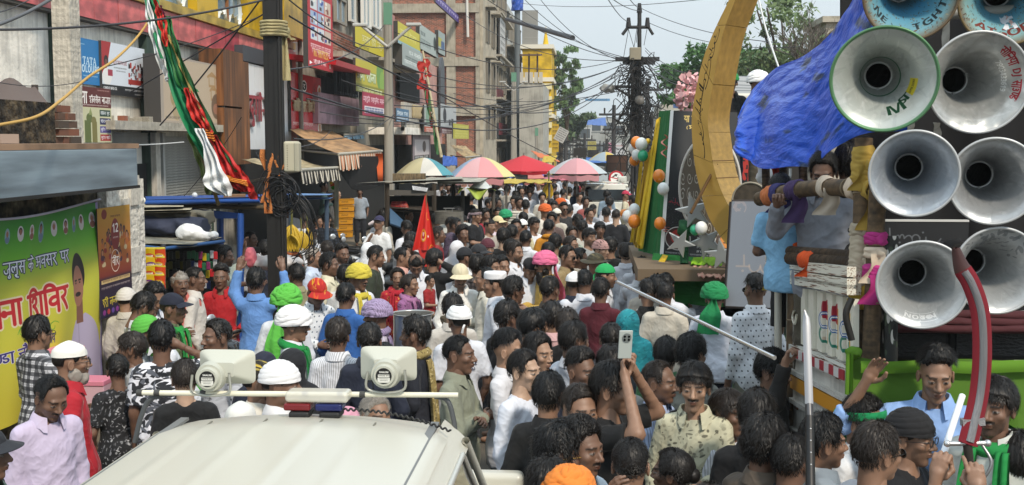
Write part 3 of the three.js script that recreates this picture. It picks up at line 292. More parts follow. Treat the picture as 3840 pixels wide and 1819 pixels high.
{
const q=fx(XS+.06,[-330,800,352,1700]),g=thing('rally_banner','large yellow and green cloth rally banner with red Hindi words and a moustached man','banner',[XS+.06,0,0]);
const z0=zAt(XS+.06,-330),z1=zAt(XS+.06,352),yT=wx(XS+.06,340,760).y,yB=wx(XS+.06,340,1440).y,bw=z0-z1,bh=yT-yB;
const T=tex(1536,Math.round(1536*bh/bw),(c,w,h)=>{
const P=(sx,sy)=>{const p=wx(XS+.06,sx,sy);return[(z0-p.z)/bw*w,(yT-p.y)/bh*h];};const gr=c.createLinearGradient(0,0,0,h);gr.addColorStop(0,'#2f8430');gr.addColorStop(.2,'#6aae30');gr.addColorStop(.33,'#b9bd40');gr.addColorStop(1,'#cdbd3e');c.fillStyle=gr;c.fillRect(0,0,w,h);
const put=(s,p,size,wid,...a)=>devFit(c,s,p[0],p[1],size,wid,...a);const A=P(8,975),B=P(250,925),sz=Math.abs(P(120,945)[1]-P(120,990)[1]);
put('जुलूस के अवसर पर',A,sz,(B[0]-A[0])*.97,'#dfe2ea',12,'#28264a',9);const Cc=P(-120,1160),D=P(238,1040),s2=Math.abs(P(150,1055)[1]-P(150,1140)[1]);
put('भावना शिविर',Cc,s2,(D[0]-Cc[0])*.98,'#b4222a',17,'#d8c8a8',8);const E2=P(-60,1345),G2=P(120,1330);put('झण्डा चौक',E2,s2*.45,G2[0]-E2[0],'#2c2a6c',15,'#cfc9e0',5);const H2=P(165,1250);put('अव',H2,s2*.4,s2*.5,'#2c2a6c',15);
c.strokeStyle='#5da02c';c.lineWidth=4;for(const[x,y,s]of[[60,1235,1],[180,1215,1.2]]){const p=P(x,y);c.beginPath();c.arc(p[0],p[1],14*s,0,5);c.stroke();c.beginPath();c.moveTo(p[0]-30,p[1]+10);c.quadraticCurveTo(p[0],p[1]-40,p[0]+50,p[1]-8);c.stroke();}
for(const[sx,sy,k]of[[15,860,0],[60,850,1],[100,845,2],[148,842,3],[198,835,4],[235,830,5],[272,825,6],[305,820,7],[338,815,8]]){const p=P(sx,sy),s=Math.abs(P(sx,sy+20)[1]-p[1])*(k===3?1.3:.95);c.fillStyle=k%3?'#cfc9cf':'#7fa8b0';c.beginPath();c.ellipse(p[0],p[1]+s*.4,s*1.05,s*1.6,0,0,7);c.fill();faceBlob(c,p[0],p[1],s*.8,'#9a6a55',k%2?'#3b2a2a':'#a8a09a',['#6b7f9a','#c9c3c0','#8a5a50'][k%3]);}
const p=P(282,1040),s=Math.abs(P(282,1108)[1]-p[1]);c.fillStyle='#b3a9c4';c.beginPath();c.moveTo(p[0]-s*1.3,h);c.quadraticCurveTo(p[0]-s*1.5,p[1]+s*4,p[0]-s*.4,p[1]+s*2.3);c.lineTo(p[0]+s*.6,p[1]+s*2);c.quadraticCurveTo(w,p[1]+s*3,w,h);c.fill();c.fillStyle='#8d8398';c.fillRect(p[0]-s*.1,p[1]+s*2.4,4,s*4);c.fillStyle='#7d5648';c.fillRect(p[0]-s*.3,p[1]+s*1.2,s*.7,s*1.3);c.fillStyle='#241d1c';c.beginPath();c.ellipse(p[0],p[1]-s*.3,s*.78,s*1.15,0,0,7);c.fill();c.fillStyle='#9a6c58';c.beginPath();c.ellipse(p[0]-s*.05,p[1]+s*.4,s*.6,s*1.15,0,0,7);c.fill();c.fillStyle='#241d1c';c.fillRect(p[0]-s*.42,p[1]+s*.02,s*.3,s*.1);c.fillRect(p[0]+s*.06,p[1]+s*.02,s*.3,s*.1);c.fillRect(p[0]-s*.35,p[1]+s*.17,s*.16,s*.09);c.fillRect(p[0]+s*.12,p[1]+s*.17,s*.16,s*.09);c.beginPath();c.ellipse(p[0]-s*.06,p[1]+s*.86,s*.32,s*.13,0,0,7);c.fill();c.fillStyle='#b98d8a';c.beginPath();c.ellipse(p[0]-s*.5,p[1]+s*5.3,s*.25,s*.9,.2,0,7);c.fill();
c.fillStyle='#8f86b0';c.fillRect(w-22,0,22,h);
});
mesh('cloth',sheet(40,24,(u,v)=>V(.03+.025*Math.sin(v*7+u*5)*(1-v)+.018*Math.sin(u*26+v*4),yT-v*bh-.05*Math.sin(u*PI)*(1-v),lerp(z0,z1,u)),.003),new THREE.MeshStandardMaterial({map:(T.flipY=true,T.repeat.set(1,-1),T.offset.set(0,1),T),roughness:.55,side:THREE.DoubleSide}),g);
mesh('hem_rope',tube([V(.05,yT+.02,z0),V(.06,yT-.05,(z0+z1)/2),V(.05,yT+.03,z1)],.012,16,5),M('#c9c6d8'),g);
}
signX('film_poster','orange film poster with crowded faces and yellow Hindi title on the white pillar',XS+.12,[361,783,484,1205],.012,(g,w,h)=>{const gr=g.createLinearGradient(0,0,0,h);gr.addColorStop(0,'#b5892e');gr.addColorStop(.35,'#b8742c');gr.addColorStop(.62,'#7a2f22');gr.addColorStop(.66,'#2a1c2e');gr.addColorStop(1,'#241a3c');g.fillStyle=gr;g.fillRect(0,0,w,h);cloud(g,w*.2,h*.06,w*.08,'#7a2a22');scribble(g,w*.38,h*.08,w*.3,12,'#4c2c20',3);const r=rng(12);for(let i=0;i<26;i++)faceBlob(g,w*(.08+.84*r()),h*(.2+.38*r()),w*(.03+.03*r()),['#8a5640','#b27a58','#6d3c30'][i%3],'#2a1a18',['#8a2f2a','#b5652c','#4a2a3a','#c9b48a'][i%4]);g.fillStyle='#7d2a26';g.beginPath();g.ellipse(w*.52,h*.26,w*.13,h*.15,0,0,7);g.fill();g.fillStyle='#f0e6dc';g.font=`bold ${w * .17}px sans-serif`;g.fillText('12',w*.43,h*.24);scribble(g,w*.45,h*.28,w*.16,9,'#f0e6dc',2);g.strokeStyle='#e8dccb';g.lineWidth=4;g.beginPath();g.ellipse(w*.5,h*.5,w*.13,h*.1,0,0,7);g.stroke();devFit(g,'वीर',w*.4,h*.47,h*.07,w*.2,'#f0e6dc',14);g.fillStyle='#cbb07a';g.fillRect(w*.06,h*.655,w*.88,h*.035);scribble(g,w*.1,h*.66,w*.8,11,'#5b3320',5);scribble(g,w*.06,h*.72,w*.88,12,'#b9a9a4',6);devFit(g,'श्री लक्ष्मी भूषण',w*.08,h*.83,h*.07,w*.86,'#d3c23a',14);for(let i=0;i<7;i++)cloud(g,w*(.12+i*.13),h*.95,w*.045,['#8a3a8c','#b5424a','#6a4a9c'][i%3]);},{cat:'poster',tw:384,turn:.0});
function surfNet(f,b,c,band=1.9){
const nx=Math.ceil((b[3]-b[0])/c)+1,ny=Math.ceil((b[4]-b[1])/c)+1,nz=Math.ceil((b[5]-b[2])/c)+1,S=nx*ny,D=new Float32Array(S*nz),Q=5;
for(let k0=0;k0<nz;k0+=Q)for(let j0=0;j0<ny;j0+=Q)for(let i0=0;i0<nx;i0+=Q){
const k1=Math.min(nz,k0+Q),j1=Math.min(ny,j0+Q),i1=Math.min(nx,i0+Q),m=f(b[0]+(i0+2)*c,b[1]+(j0+2)*c,b[2]+(k0+2)*c),far=Math.abs(m)>Q*c*band;
for(let k=k0;k<k1;k++)for(let j=j0;j<j1;j++)for(let i=i0;i<i1;i++)D[k*S+j*nx+i]=far?m:f(b[0]+i*c,b[1]+j*c,b[2]+k*c);
}
const id=new Int32Array(S*nz).fill(-1),P=[],I=[],off=[0,1,nx,nx+1,S,S+1,S+nx,S+nx+1],E=[[0,1],[0,2],[0,4],[1,3],[1,5],[2,3],[2,6],[3,7],[4,5],[4,6],[5,7],[6,7]];
for(let k=0;k<nz-1;k++)for(let j=0;j<ny-1;j++)for(let i=0;i<nx-1;i++){
const o=k*S+j*nx+i;let n=0;for(let q=0;q<8;q++)if(D[o+off[q]]<0)n++;
if(n===0||n===8)continue;
let x=0,y=0,z=0,m=0;
for(const[p,q]of E){const a=D[o+off[p]],d=D[o+off[q]];if((a<0)!==(d<0)){const t=a/(a-d);x+=(p&1)+((q&1)-(p&1))*t;y+=((p>>1)&1)+(((q>>1)&1)-((p>>1)&1))*t;z+=(p>>2)+((q>>2)-(p>>2))*t;m++;}}
id[o]=P.length/3;P.push(b[0]+(i+x/m)*c,b[1]+(j+y/m)*c,b[2]+(k+z/m)*c);
}
const quad=(a,d,e,g,fl)=>{if(a<0||d<0||e<0||g<0)return;fl?I.push(a,d,e,a,e,g):I.push(a,e,d,a,g,e);};
for(let k=1;k<nz-1;k++)for(let j=1;j<ny-1;j++)for(let i=1;i<nx-1;i++){
const o=k*S+j*nx+i,s=D[o]<0;
if(s!==(D[o+1]<0))quad(id[o-nx-S],id[o-S],id[o],id[o-nx],s);
if(s!==(D[o+nx]<0))quad(id[o-1-S],id[o-S],id[o],id[o-1],!s);
if(s!==(D[o+S]<0))quad(id[o-1-nx],id[o-nx],id[o],id[o-1],s);
}
const g=new THREE.BufferGeometry();g.setAttribute('position',new THREE.Float32BufferAttribute(P,3));g.setIndex(I);g.computeVertexNormals();return g;
}
function field(P,x,y,z,fl=0){
let d=9;
for(let n=0;n<P.length;n++){
const p=P[n];let e,k;
if(p[0]===1){const qx=(x-p[1])/p[4],qy=(y-p[2])/p[5],qz=(z-p[3])/p[6],k0=Math.sqrt(qx*qx+qy*qy+qz*qz),ax=qx/p[4],ay=qy/p[5],az=qz/p[6],k1=Math.sqrt(ax*ax+ay*ay+az*az);e=k1>1e-6?k0*(k0-1)/k1:-0.05;k=p[7];}
else{
const bx=p[5]-p[1],by=p[6]-p[2],bz=p[7]-p[3],px=x-p[1],py=y-p[2],pz=z-p[3],l2=bx*bx+by*by+bz*bz,tt=(px*bx+py*by+pz*bz)/l2,t=tt<0?0:tt>1?1:tt,dx=px-bx*t,dy=py-by*t,dz=pz-bz*t;
e=Math.sqrt(dx*dx+dy*dy+dz*dz)-(p[4]+(p[8]-p[4])*t);k=p[9];
if(p[0]===2)e=Math.max(e,(tt-1)*Math.sqrt(l2));
}
e-=fl;const h=k-Math.abs(d-e);d=h>0?Math.min(d,e)-h*h/(4*k):Math.min(d,e);
}return d;
}
const bounds=(P,m)=>{const b=[9,9,9,-9,-9,-9];for(const p of P){const pts=p[0]===1?[[p[1]-p[4],p[2]-p[5],p[3]-p[6]],[p[1]+p[4],p[2]+p[5],p[3]+p[6]]]:[0,1].flatMap((e)=>{const o=e?5:1,r=e?p[8]:p[4];return[[p[o]-r,p[o+1]-r,p[o+2]-r],[p[o]+r,p[o+1]+r,p[o+2]+r]];});for(const q of pts)for(let a=0;a<3;a++){b[a]=Math.min(b[a],q[a]-m);b[a+3]=Math.max(b[a+3],q[a]+m);}}return b;};
const POSES={
stand:[[.05,-.28,-.02],[.06,-.52,.06]],loose:[[.08,-.27,-.03],[.05,-.49,.1]],cross:[[.06,-.25,.08],[-.2,-.2,.2]],front:[[.05,-.26,.05],[-.08,-.26,.28]],hip:[[.17,-.22,-.04],[.05,-.36,.1]],
phone:[[.06,-.1,.24],[-.05,.14,.3]],up:[[.12,.1,.16],[.08,.34,.2]],head:[[.2,.06,.06],[-.02,.2,-.02]],mouth:[[.08,-.22,.14],[-.13,.06,.18]],reach:[[.08,-.1,.24],[.06,-.08,.5]],side:[[.25,.02,.06],[.42,.2,.14]],point:[[.08,-.14,.22],[.04,.1,.3]],film:[[.1,.07,.22],[-.05,.32,.12]],rail:[[.12,-.16,.16],[.08,.02,.32]],wave:[[.29,-.05,.06],[.17,.19,.12]],lean:[[.07,-.2,.18],[.06,-.4,.34]],sideDown:[[.2,-.16,.1],[.38,-.32,.2]],
};
function handPrims(mode,len=1){
const P=[[1,0,-.05,0,.037,.052,.014,.012],[0,0,.02,0,.026,0,-.03,0,.026,.012]],X=[.029,.0105,-.0085,-.026],L=[.068,.077,.072,.056];
for(let i=0;i<4;i++){
const curl=mode==='fist'||(mode==='point'&&i)?1.55:mode==='grip'?1.1:mode==='open'?0.18:0.42;let a=mode==='fist'||mode==='grip'||(mode==='point'&&i)?0.7:0.18,x=X[i],y=-.088-(i===3?-.006:i===0?-.003:0),z=0,r=.0095;
for(const s of[.42,.32,.26]){const l=L[i]*s,ny=y-Math.cos(a)*l,nz=z+Math.sin(a)*l;P.push([0,x,y,z,r,x+X[i]*.05,ny,nz,r*.92,.004]);x+=X[i]*.05;y=ny;z=nz;a+=curl;r*=.93;}
}
const th=mode==='fist'||mode==='grip'||mode==='point'?[[.03,-.02,.012],[.046,-.052,.032],[.03,-.08,.046],[.012,-.092,.05]]:[[.03,-.02,.008],[.05,-.05,.022],[.056,-.08,.03],[.052,-.102,.036]];
for(let i=0;i<3;i++)P.push([0,...th[i],.0125-i*.001,...th[i+1],.0115-i*.001,.006]);
return P;
}
const handG={};
const handGeo=(mode,cell)=>handG[mode+cell]??=(()=>{const P=handPrims(mode);return surfNet((x,y,z)=>field(P,x,y,z),bounds(P,cell*2),cell);})();
const FACES=[{w:1,j:1,n:1,l:1},{w:.95,j:.92,n:1.1,l:1.02},{w:1.05,j:1.08,n:1.05,l:.98},{w:.93,j:.86,n:.85,l:.96}];
function headPrims(v){
const f=FACES[v],w=f.w,j=f.j;
return[[1,0,.03,-.012,.074*w,.086,.093,.02],[1,0,-.03,.022,.058*w*j,.082*f.l,.07,.03],[1,0,-.1*f.l,.056,.024*j,.02,.024,.022],[1,.04*w,-.018,.058,.022,.018,.022,.02],[1,-.04*w,-.018,.058,.022,.018,.022,.02],[0,-.034,.026,.078,.011,.034,.026,.078,.011,.016],
[0,0,.014,.084,.0075,0,-.026,.108+.004*(f.n-1),.0115*f.n,.012],[1,.012*f.n,-.031,.094,.009,.007,.01,.008],[1,-.012*f.n,-.031,.094,.009,.007,.01,.008],[1,0,-.0545,.089,.021,.0055,.01,.006],[1,0,-.066,.086,.018,.007,.01,.006],
[0,0,-.06,-.03,.052*(w+j)/2,0,-.2,-.042,.054,.03]];
}
const headG={};
function headGeo(v,cell){
return headG[v+'_'+cell]??=(()=>{
const P=headPrims(v),X=[[1,.031,.006,.099,.016,.0085,.013,0],[1,-.031,.006,.099,.016,.0085,.013,0]],Y=[[1,.031,.005,.0775,.0135,.0125,.0125,.002],[1,-.031,.005,.0775,.0135,.0125,.0125,.002]],ears=[[1,.0775,-.006,-.012,.011,.031,.02,.008],[1,-.0775,-.006,-.012,.011,.031,.02,.008],[1,.0815,-.006,-.008,.008,.022,.012,0],[1,-.0815,-.006,-.008,.008,.022,.012,0]];
const f=(x,y,z)=>{let d=field(P,x,y,z);if(z>.05&&y>-.03&&y<.04){const e=-field(X,x,y,z),h=.014-Math.abs(d-e);d=h>0?Math.max(d,e)+h*h/.056:Math.max(d,e);d=Math.min(d,field(Y,x,y,z));}const ax=Math.abs(x);if(ax>.055){const e=field(ears.slice(0,2),x,y,z);const g=-field(ears.slice(2),x,y,z)+.002;d=Math.min(d,Math.max(e,ax>.08?g:e));}return d;};
return surfNet(f,[-.1,-.19,-.12,.1,.13,.125],cell,2.6);
})();
}
const SKIN={d:[.155,.083,.053],m:[.24,.135,.086],l:[.34,.205,.135],p:[.43,.285,.2]};
function skinColors(g,skin,o,head){
const p=g.attributes.position,C=new Float32Array(p.count*3),s=SKIN[skin],seed=o.seed??1;
for(let i=0;i<p.count;i++){
const x=p.getX(i),y=p.getY(i),z=p.getZ(i),ax=Math.abs(x);let k=1+.16*noise(x*28+seed,y*28,z*28),c=[s[0]*k,s[1]*k,s[2]*k];const mix=(t,m)=>{c=c.map((q,n)=>lerp(q,t[n],m));};
if(head&&z>.02&&y>-.125){
if(z>.075&&ax<.026)mix([s[0]*.62,s[1]*.42,s[2]*.45],smoothstep(1-Math.hypot(x/.025,(y+.06)/.013),0,.4)*.75);
const by=.0245+.004*(1-((ax-.03)/.02)**2);if(ax>.01&&ax<.054&&z>.05)mix([.012,.01,.009],smoothstep(.0062-Math.abs(y-by),0,.003)*.85);
const ex=Math.hypot((ax-.031)/.0138,(y-.0045)/.0052);if(z>.06&&ex<1.3){mix([.03,.02,.016],.6*smoothstep(1.3-ex,0,.25));if(ex<1){mix([.24,.22,.205],.85);const ir=Math.hypot(ax-.031-.002*(o.gaze||0),y-.005);if(ir<.0068)mix([.012,.009,.008],1);}}
if(ax<.03&&y>-.05&&y<-.036&&z>.08)mix([s[0]*.7,s[1]*.6,s[2]*.6],.3);
const b=o.beard||0;if(b&&y<-.035){const m=smoothstep(-.036-y,0,.02)*(ax<.02&&y>-.072&&y<-.05?0:1);mix([.02,.016,.014],b*m*(.75+.35*noise(x*160,y*160,z*160)));}
if((o.mous||b>.5)&&z>.078&&ax<.03&&y<-.037&&y>-.0515)mix([.012,.01,.009],.9);
}
C[3*i]=c[0];C[3*i+1]=c[1];C[3*i+2]=c[2];
}
g.setAttribute('color',new THREE.BufferAttribute(C,3));return g;
}
const skinMat=new THREE.MeshPhysicalMaterial({color:0xffffff,vertexColors:true,roughness:0.52,side:THREE.DoubleSide,sheen:0.15,sheenColor:hex('#ffd9c0'),sheenRoughness:0.5});
const HAIR={
short:{f:50,s:78,sb:104,b:118,top:.024,side:.012,m:1},crop:{f:48,s:80,sb:96,b:118,top:.012,side:.007,m:.5},thick:{f:48,s:82,sb:106,b:122,top:.033,side:.016,m:1.5},messy:{f:58,s:84,sb:104,b:126,top:.034,side:.017,m:1.9},
fringe:{f:70,s:84,sb:106,b:128,top:.03,side:.022,m:1.2,fr:1},long:{f:60,s:108,sb:120,b:140,top:.03,side:.026,m:1.6,fr:1},fade:{f:47,s:66,sb:66,b:88,top:.04,side:.008,m:1.4},wavy:{f:54,s:84,sb:106,b:128,top:.038,side:.02,m:2.1,curl:1},receding:{f:34,s:80,sb:104,b:118,top:.016,side:.012,m:.7},under:{f:58,s:84,sb:104,b:118,top:.002,side:.006,m:.25},bald:{f:-1,s:88,sb:104,b:118,top:.004,side:.01,m:.5},woman:{f:50,s:104,sb:112,b:142,top:.018,side:.022,m:.6,bun:1},
};
const hairG={};
function hairGeo(st,lod,sd=0){
return hairG[st+lod+'_'+sd]??=(()=>{
const h=HAIR[st],na=lod?72:150,np=lod?14:26,r=rng(st.length*31+5+sd*977),so=sd*13.7;
const lim=(a)=>{const d=Math.abs(a)*180/PI,k=[[0,h.f],[32,h.f+3],[52,h.fr?h.f+12:h.f+16],[62,h.sb-6],[74,h.sb],[82,h.s],[108,h.s+3],[122,h.b],[180,h.b+3]];let v=h.b;for(let i=0;i<k.length-1;i++)if(d>=k[i][0]&&d<=k[i+1][0]){const t=(d-k[i][0])/(k[i+1][0]-k[i][0]);v=lerp(k[i][1],k[i+1][1],t*t*(3-2*t));}return R(v+(h.m*2.5)*noise(a*9,so,2));};
const C=[0,.03,-.012],RX=.0755,RY=.087,RZ=.0945;
const pos=(a,ph,ex)=>{const s=Math.sin(ph),y0=Math.cos(ph),x=s*Math.sin(a),z=s*Math.cos(a);const fl=1;return V(C[0]+x*(RX+ex),C[1]+y0*(RY+ex)*(ph>PI/2?1.05:1),C[2]+z*(RZ+ex)*fl);};
const body=quadGrid(na,np,(u,v)=>{
const a=(u-.5)*2*PI,L=lim(a),lo=h.f<0?R(62)*(Math.abs(a)<1.1?1.3:1):0,ph=lerp(lo,L,v),s=smoothstep(ph,R(20),R(85)),e0=lerp(h.top,h.side,s),edge=smoothstep(1-v,0,.16)*(h.f<0?smoothstep(v,0,.2):1);
const str=h.m*(.0034*noise(Math.sin(a)*4+so,Math.cos(a)*4,ph*2.4)+.0024*noise(Math.sin(a)*17,Math.cos(a)*17+so,ph*(h.curl?9:2))+.0018*noise(Math.sin(a)*46,Math.cos(a)*46,ph*2.5));
const ex=(e0+str)*(.18+.82*edge)+(h.fr&&Math.abs(a)<.9&&v>.6?.012*Math.sin((v-.6)*4):0);return pos(a,ph,v>.999?-.004:ex);
});
const gs=[body];
if(st!=='under'){
const n=lod?320:1500,P=[],I=[];
for(let i=0;i<n;i++){
const a=(r()-.5)*2*PI,L=lim(a),lo=h.f<0?R(66):0,ph=lerp(lo,L,Math.pow(r(),.65)),s=smoothstep(ph,R(20),R(85)),e0=lerp(h.top,h.side,s)*.8,l=(.014+.02*Math.min(1.6,h.m)*.7*r())*(h.m<.8?.5:1),wd=(lod?.0036:.0013)*(1+r()),fr0=!h.fr&&Math.abs(a)<1.0,da=(r()-.5)*(fr0?1.1:.5),o=P.length/3,seg=3,sg=fr0?(r()>.25?-.7:.25):1,lift=(r()-.3)*.007*Math.min(1.8,h.m)*(1+1.4*(1-s));
for(let q=0;q<=seg;q++){const t=q/seg,pp=pos(a+da*t,Math.max(.02,ph+sg*t*l/.09),e0+.003+(.003+lift)*t+.003*Math.sin(t*3)+(h.curl?.006*Math.sin(t*5+i):0)),side=V(Math.cos(a),0,-Math.sin(a)).multiplyScalar(wd*(1-t*.85));P.push(pp.x-side.x,pp.y,pp.z-side.z,pp.x+side.x,pp.y,pp.z+side.z);}
for(let q=0;q<seg;q++){const b=o+q*2;I.push(b,b+1,b+2,b+1,b+3,b+2);}
}
const t=new THREE.BufferGeometry();t.setAttribute('position',new THREE.Float32BufferAttribute(P,3));t.setIndex(I);t.computeVertexNormals();gs.push(t);
}
if(h.bun)gs.push(surfNet((x,y,z)=>field([[1,0,.0,-.12,.045,.04,.035,.01]],x,y,z)+.004*noise(x*60,y*60,z*60),[-.06,-.06,-.18,.06,.06,-.06],.008));
return merge(gs);
})();
}
const streakT=noiseTex(256,(u,v)=>{const k=.5+.6*noise(u*90,v*5,2)+.3*noise(u*190,v*9,5);return[k,k,k];},false);
const hairMat=(c)=>new THREE.MeshPhysicalMaterial({color:hex(c),roughness:.46,specularIntensity:.6,bumpMap:streakT,bumpScale:.0011,side:THREE.DoubleSide,sheen:.25,sheenColor:hex('#8a93a0'),sheenRoughness:.4});
const HM={b:hairMat('#161311'),k:hairMat('#0f0e0e'),n:hairMat('#201813'),g:hairMat('#8d877f'),s:hairMat('#27211d'),r:hairMat('#241a1a')};
const clothCache={},sharedPat={};
const PAT={
plaid:(c)=>tex(256,256,(g)=>{g.fillStyle=c[0];g.fillRect(0,0,256,256);g.globalAlpha=.62;g.fillStyle=c[1];for(let i=0;i<4;i++){g.fillRect(i*64,0,34,256);g.fillRect(0,i*64,256,34);}g.globalAlpha=.5;g.fillStyle=c[2]||'#888';for(let i=0;i<4;i++){g.fillRect(i*64+46,0,4,256);g.fillRect(0,i*64+46,256,4);}},true,[4.2,4.2]),
stripe:(c)=>tex(128,64,(g)=>{g.fillStyle=c[0];g.fillRect(0,0,128,64);g.fillStyle=c[1];for(let i=0;i<8;i++)g.fillRect(i*16,0,5,64);},true,[7,7]),
hstripe:(c)=>tex(64,128,(g)=>{g.fillStyle=c[0];g.fillRect(0,0,128,128);g.fillStyle=c[1];for(let i=0;i<4;i++)g.fillRect(0,i*32,128,12);},true,[4,4]),
dots:(c)=>tex(256,256,(g)=>{g.fillStyle=c[0];g.fillRect(0,0,256,256);g.fillStyle=c[1];for(let j=0;j<6;j++)for(let i=0;i<6;i++){g.beginPath();g.ellipse(i*42+(j%2)*21+10,j*42+12,5.5,7.5,.5,0,7);g.fill();}},true,[3.4,3.4]),
zebra:(c)=>tex(512,512,(g)=>{const r=rng(31);g.fillStyle=c[0];g.fillRect(0,0,512,512);for(let i=0;i<330;i++){const x=r()*512,y=r()*512,w=26+r()*70,h=7+r()*16,a=(r()-.5)*1.1+(r()>.8?1.2:0);g.save();g.translate(x,y);g.rotate(a);g.fillStyle=r()>.3?c[1]:'#5d626c';g.beginPath();g.moveTo(-w/2,0);g.quadraticCurveTo(0,-h*1.6,w/2,-h*.3);g.lineTo(w*.3,h*.6);g.quadraticCurveTo(0,h*.2,-w/2,0);g.fill();g.restore();}},true,[1.5,1.5]),
print:(c)=>tex(256,256,(g)=>{const r=rng(c[1].length*7+3);g.fillStyle=c[0];g.fillRect(0,0,256,256);for(let i=0;i<130;i++){g.fillStyle=c[1+Math.floor(r()*(c.length-1))];g.globalAlpha=.35+r()*.6;g.beginPath();g.ellipse(r()*256,r()*256,3+r()*12,2+r()*6,r()*3,0,7);g.fill();}},true,[3,3]),
};
function cloth(spec,o={}){
return clothCache[spec+JSON.stringify(o)]??=(()=>{
const b=creaseT.clone();b.repeat.set(1.3,1);b.needsUpdate=true;const base={roughness:.88,side:THREE.DoubleSide,bumpMap:b,bumpScale:.007,sheen:.2,sheenRoughness:.6,sheenColor:hex('#ffffff')};
if(spec[0]==='#')return new THREE.MeshPhysicalMaterial({color:hex(spec),...base,...o});
const[k0,c]=spec.split(':'),k=k0.replace('!','');if(k0===k&&k!=='zebra'&&k!=='dots')return new THREE.MeshPhysicalMaterial({color:hex(c.split(',')[0]),map:sharedPat[k]??=PAT[k]({plaid:['#fff','#666','#aaa'],stripe:['#fff','#bbb'],hstripe:['#fff','#888'],print:['#fff','#999','#ccc','#777']}[k]),...base,...o});return new THREE.MeshPhysicalMaterial({color:0xffffff,map:PAT[k](c.split(',')),...base,...o});
})();
}
function clothUV(g){const p=g.attributes.position,u=new Float32Array(p.count*2);for(let i=0;i<p.count;i++){u[2*i]=p.getX(i)+.45*p.getZ(i)+.5;u[2*i+1]=p.getY(i)+.12*p.getZ(i);}g.setAttribute('uv',new THREE.BufferAttribute(u,2));return g;}
function skeleton(o){
const wide=o.wide??1,lean=R(o.lean||0),la=R(o.leanX||0),L=(x,y,z)=>{const dy=y-.92;const y1=.92+dy*Math.cos(lean),z1=z+dy*Math.sin(lean);return[x+(y1-.92)*Math.sin(la),.92+(y1-.92)*Math.cos(la)+0,z1];};
const arm=(s,pose)=>{const[e,h]=POSES[pose]||POSES.stand,sh=L(s*.152*wide,1.362,-.012);return{sh,el:[sh[0]+s*e[0],sh[1]+e[1],sh[2]+e[2]],wr:[sh[0]+s*h[0],sh[1]+h[1],sh[2]+h[2]]};};
return{L,wide,AL:arm(1,o.la||'stand'),AR:arm(-1,o.ra||'stand'),neck:L(0,1.43,-.012),head:L(0,1.585,.012),lean};
}
function torso(k,w,f=0){
const L=k.L,e=(c,r,s)=>[1,...L(...c),r[0]*(c[1]>1.1?w:(w+1)/2)+f,r[1],r[2]+f*.8,s];
return[e([0,1.22,0],[.145,.2,.098],.05),[0,...L(-.118*w,1.362,-.014),.05+f*.6,...L(.118*w,1.362,-.014),.05+f*.6,.05],e([0,1.405,-.02],[.095,.055,.052],.05),e([0,1.06,.008],[.13,.17,.095],.06),e([0,.92,0],[.143,.13,.106],.05)];
}
const geoCache={};
function bodyGeo(o,lod){
const key=['B',lod,o.skin,o.la,o.ra,o.lean,o.leanX,o.wide,o.hy,o.hp,o.hr,o.face,o.beard,o.mous,o.gaze,o.hl,o.hr2,o.sit].join();
return geoCache[key]??=(()=>{
const k=skeleton(o),P=torso(k,k.wide),cell=[.021,.027,.034][lod],n0=k.neck;
P.push([0,n0[0],n0[1]-.05,n0[2],.06,lerp(n0[0],k.head[0],.75),n0[1]+.075,lerp(n0[2],k.head[2],.6),.053,.03]);
for(const A of[k.AL,k.AR])P.push([0,...A.sh,.05,...A.el,.04,.03],[0,...A.el,.04,...A.wr,.027,.02]);
if(o.sit)for(const s of[-1,1])P.push([0,s*.085,.9,.02,.085,s*.13,.84,.42,.06,.03],[0,s*.13,.84,.42,.058,s*.13,.4,.4,.042,.03]);
else for(const s of[-1,1])P.push([0,s*.083,.9,0,.084,s*.095,.49,.015,.056,.03],[0,s*.095,.49,.015,.056,s*.1,.09,-.02,.037,.03],[1,s*.108,.04,.05,.042,.038,.115,.03]);
const body=skinColors(surfNet((x,y,z)=>field(P,x,y,z),bounds(P,cell*2),cell),o.skin,o),parts=[body];
const hg=headGeo(o.face,[.0046,.0075,.012][lod]).clone();skinColors(hg,o.skin,o,true);
hg.applyMatrix4(headMatrix(o,k));parts.push(hg);
if(lod<2)for(const[A,s,m]of[[k.AL,1,o.hl],[k.AR,-1,o.hr2]]){
const h=handGeo(m||'relax',lod?.008:.0055).clone(),d=V(A.wr[0]-A.el[0],A.wr[1]-A.el[1],A.wr[2]-A.el[2]).normalize();
const z0=d.y>.3?V(-s*.2,0,1):V(-s,0,.25),xx=d.clone().negate().cross(z0).normalize(),zz=xx.clone().cross(d.clone().negate()).normalize();
const mt=new THREE.Matrix4().makeBasis(xx.clone().multiplyScalar(s>0?1:-1),d.clone().negate(),zz).setPosition(...A.wr);
h.applyMatrix4(mt);if(mt.determinant()<0){const ix=h.index.array;for(let i=0;i<ix.length;i+=3){const t=ix[i];ix[i]=ix[i+1];ix[i+1]=t;}h.computeVertexNormals();}
parts.push(skinColors(h,o.skin,o));
}
return mergeGeometries(parts);
})();
}
function headMatrix(o,k){const m=new THREE.Matrix4().makeRotationFromEuler(new THREE.Euler(R(o.hp||0),R(o.hy||0),R(o.hr||0),'YXZ')),piv=V(0,-.1,-.02),p=V(...k.head).add(piv);return new THREE.Matrix4().makeTranslation(p.x,p.y,p.z).multiply(m).multiply(new THREE.Matrix4().makeScale(1.07,1.06,1.07)).multiply(new THREE.Matrix4().makeTranslation(-piv.x,-piv.y,-piv.z));}
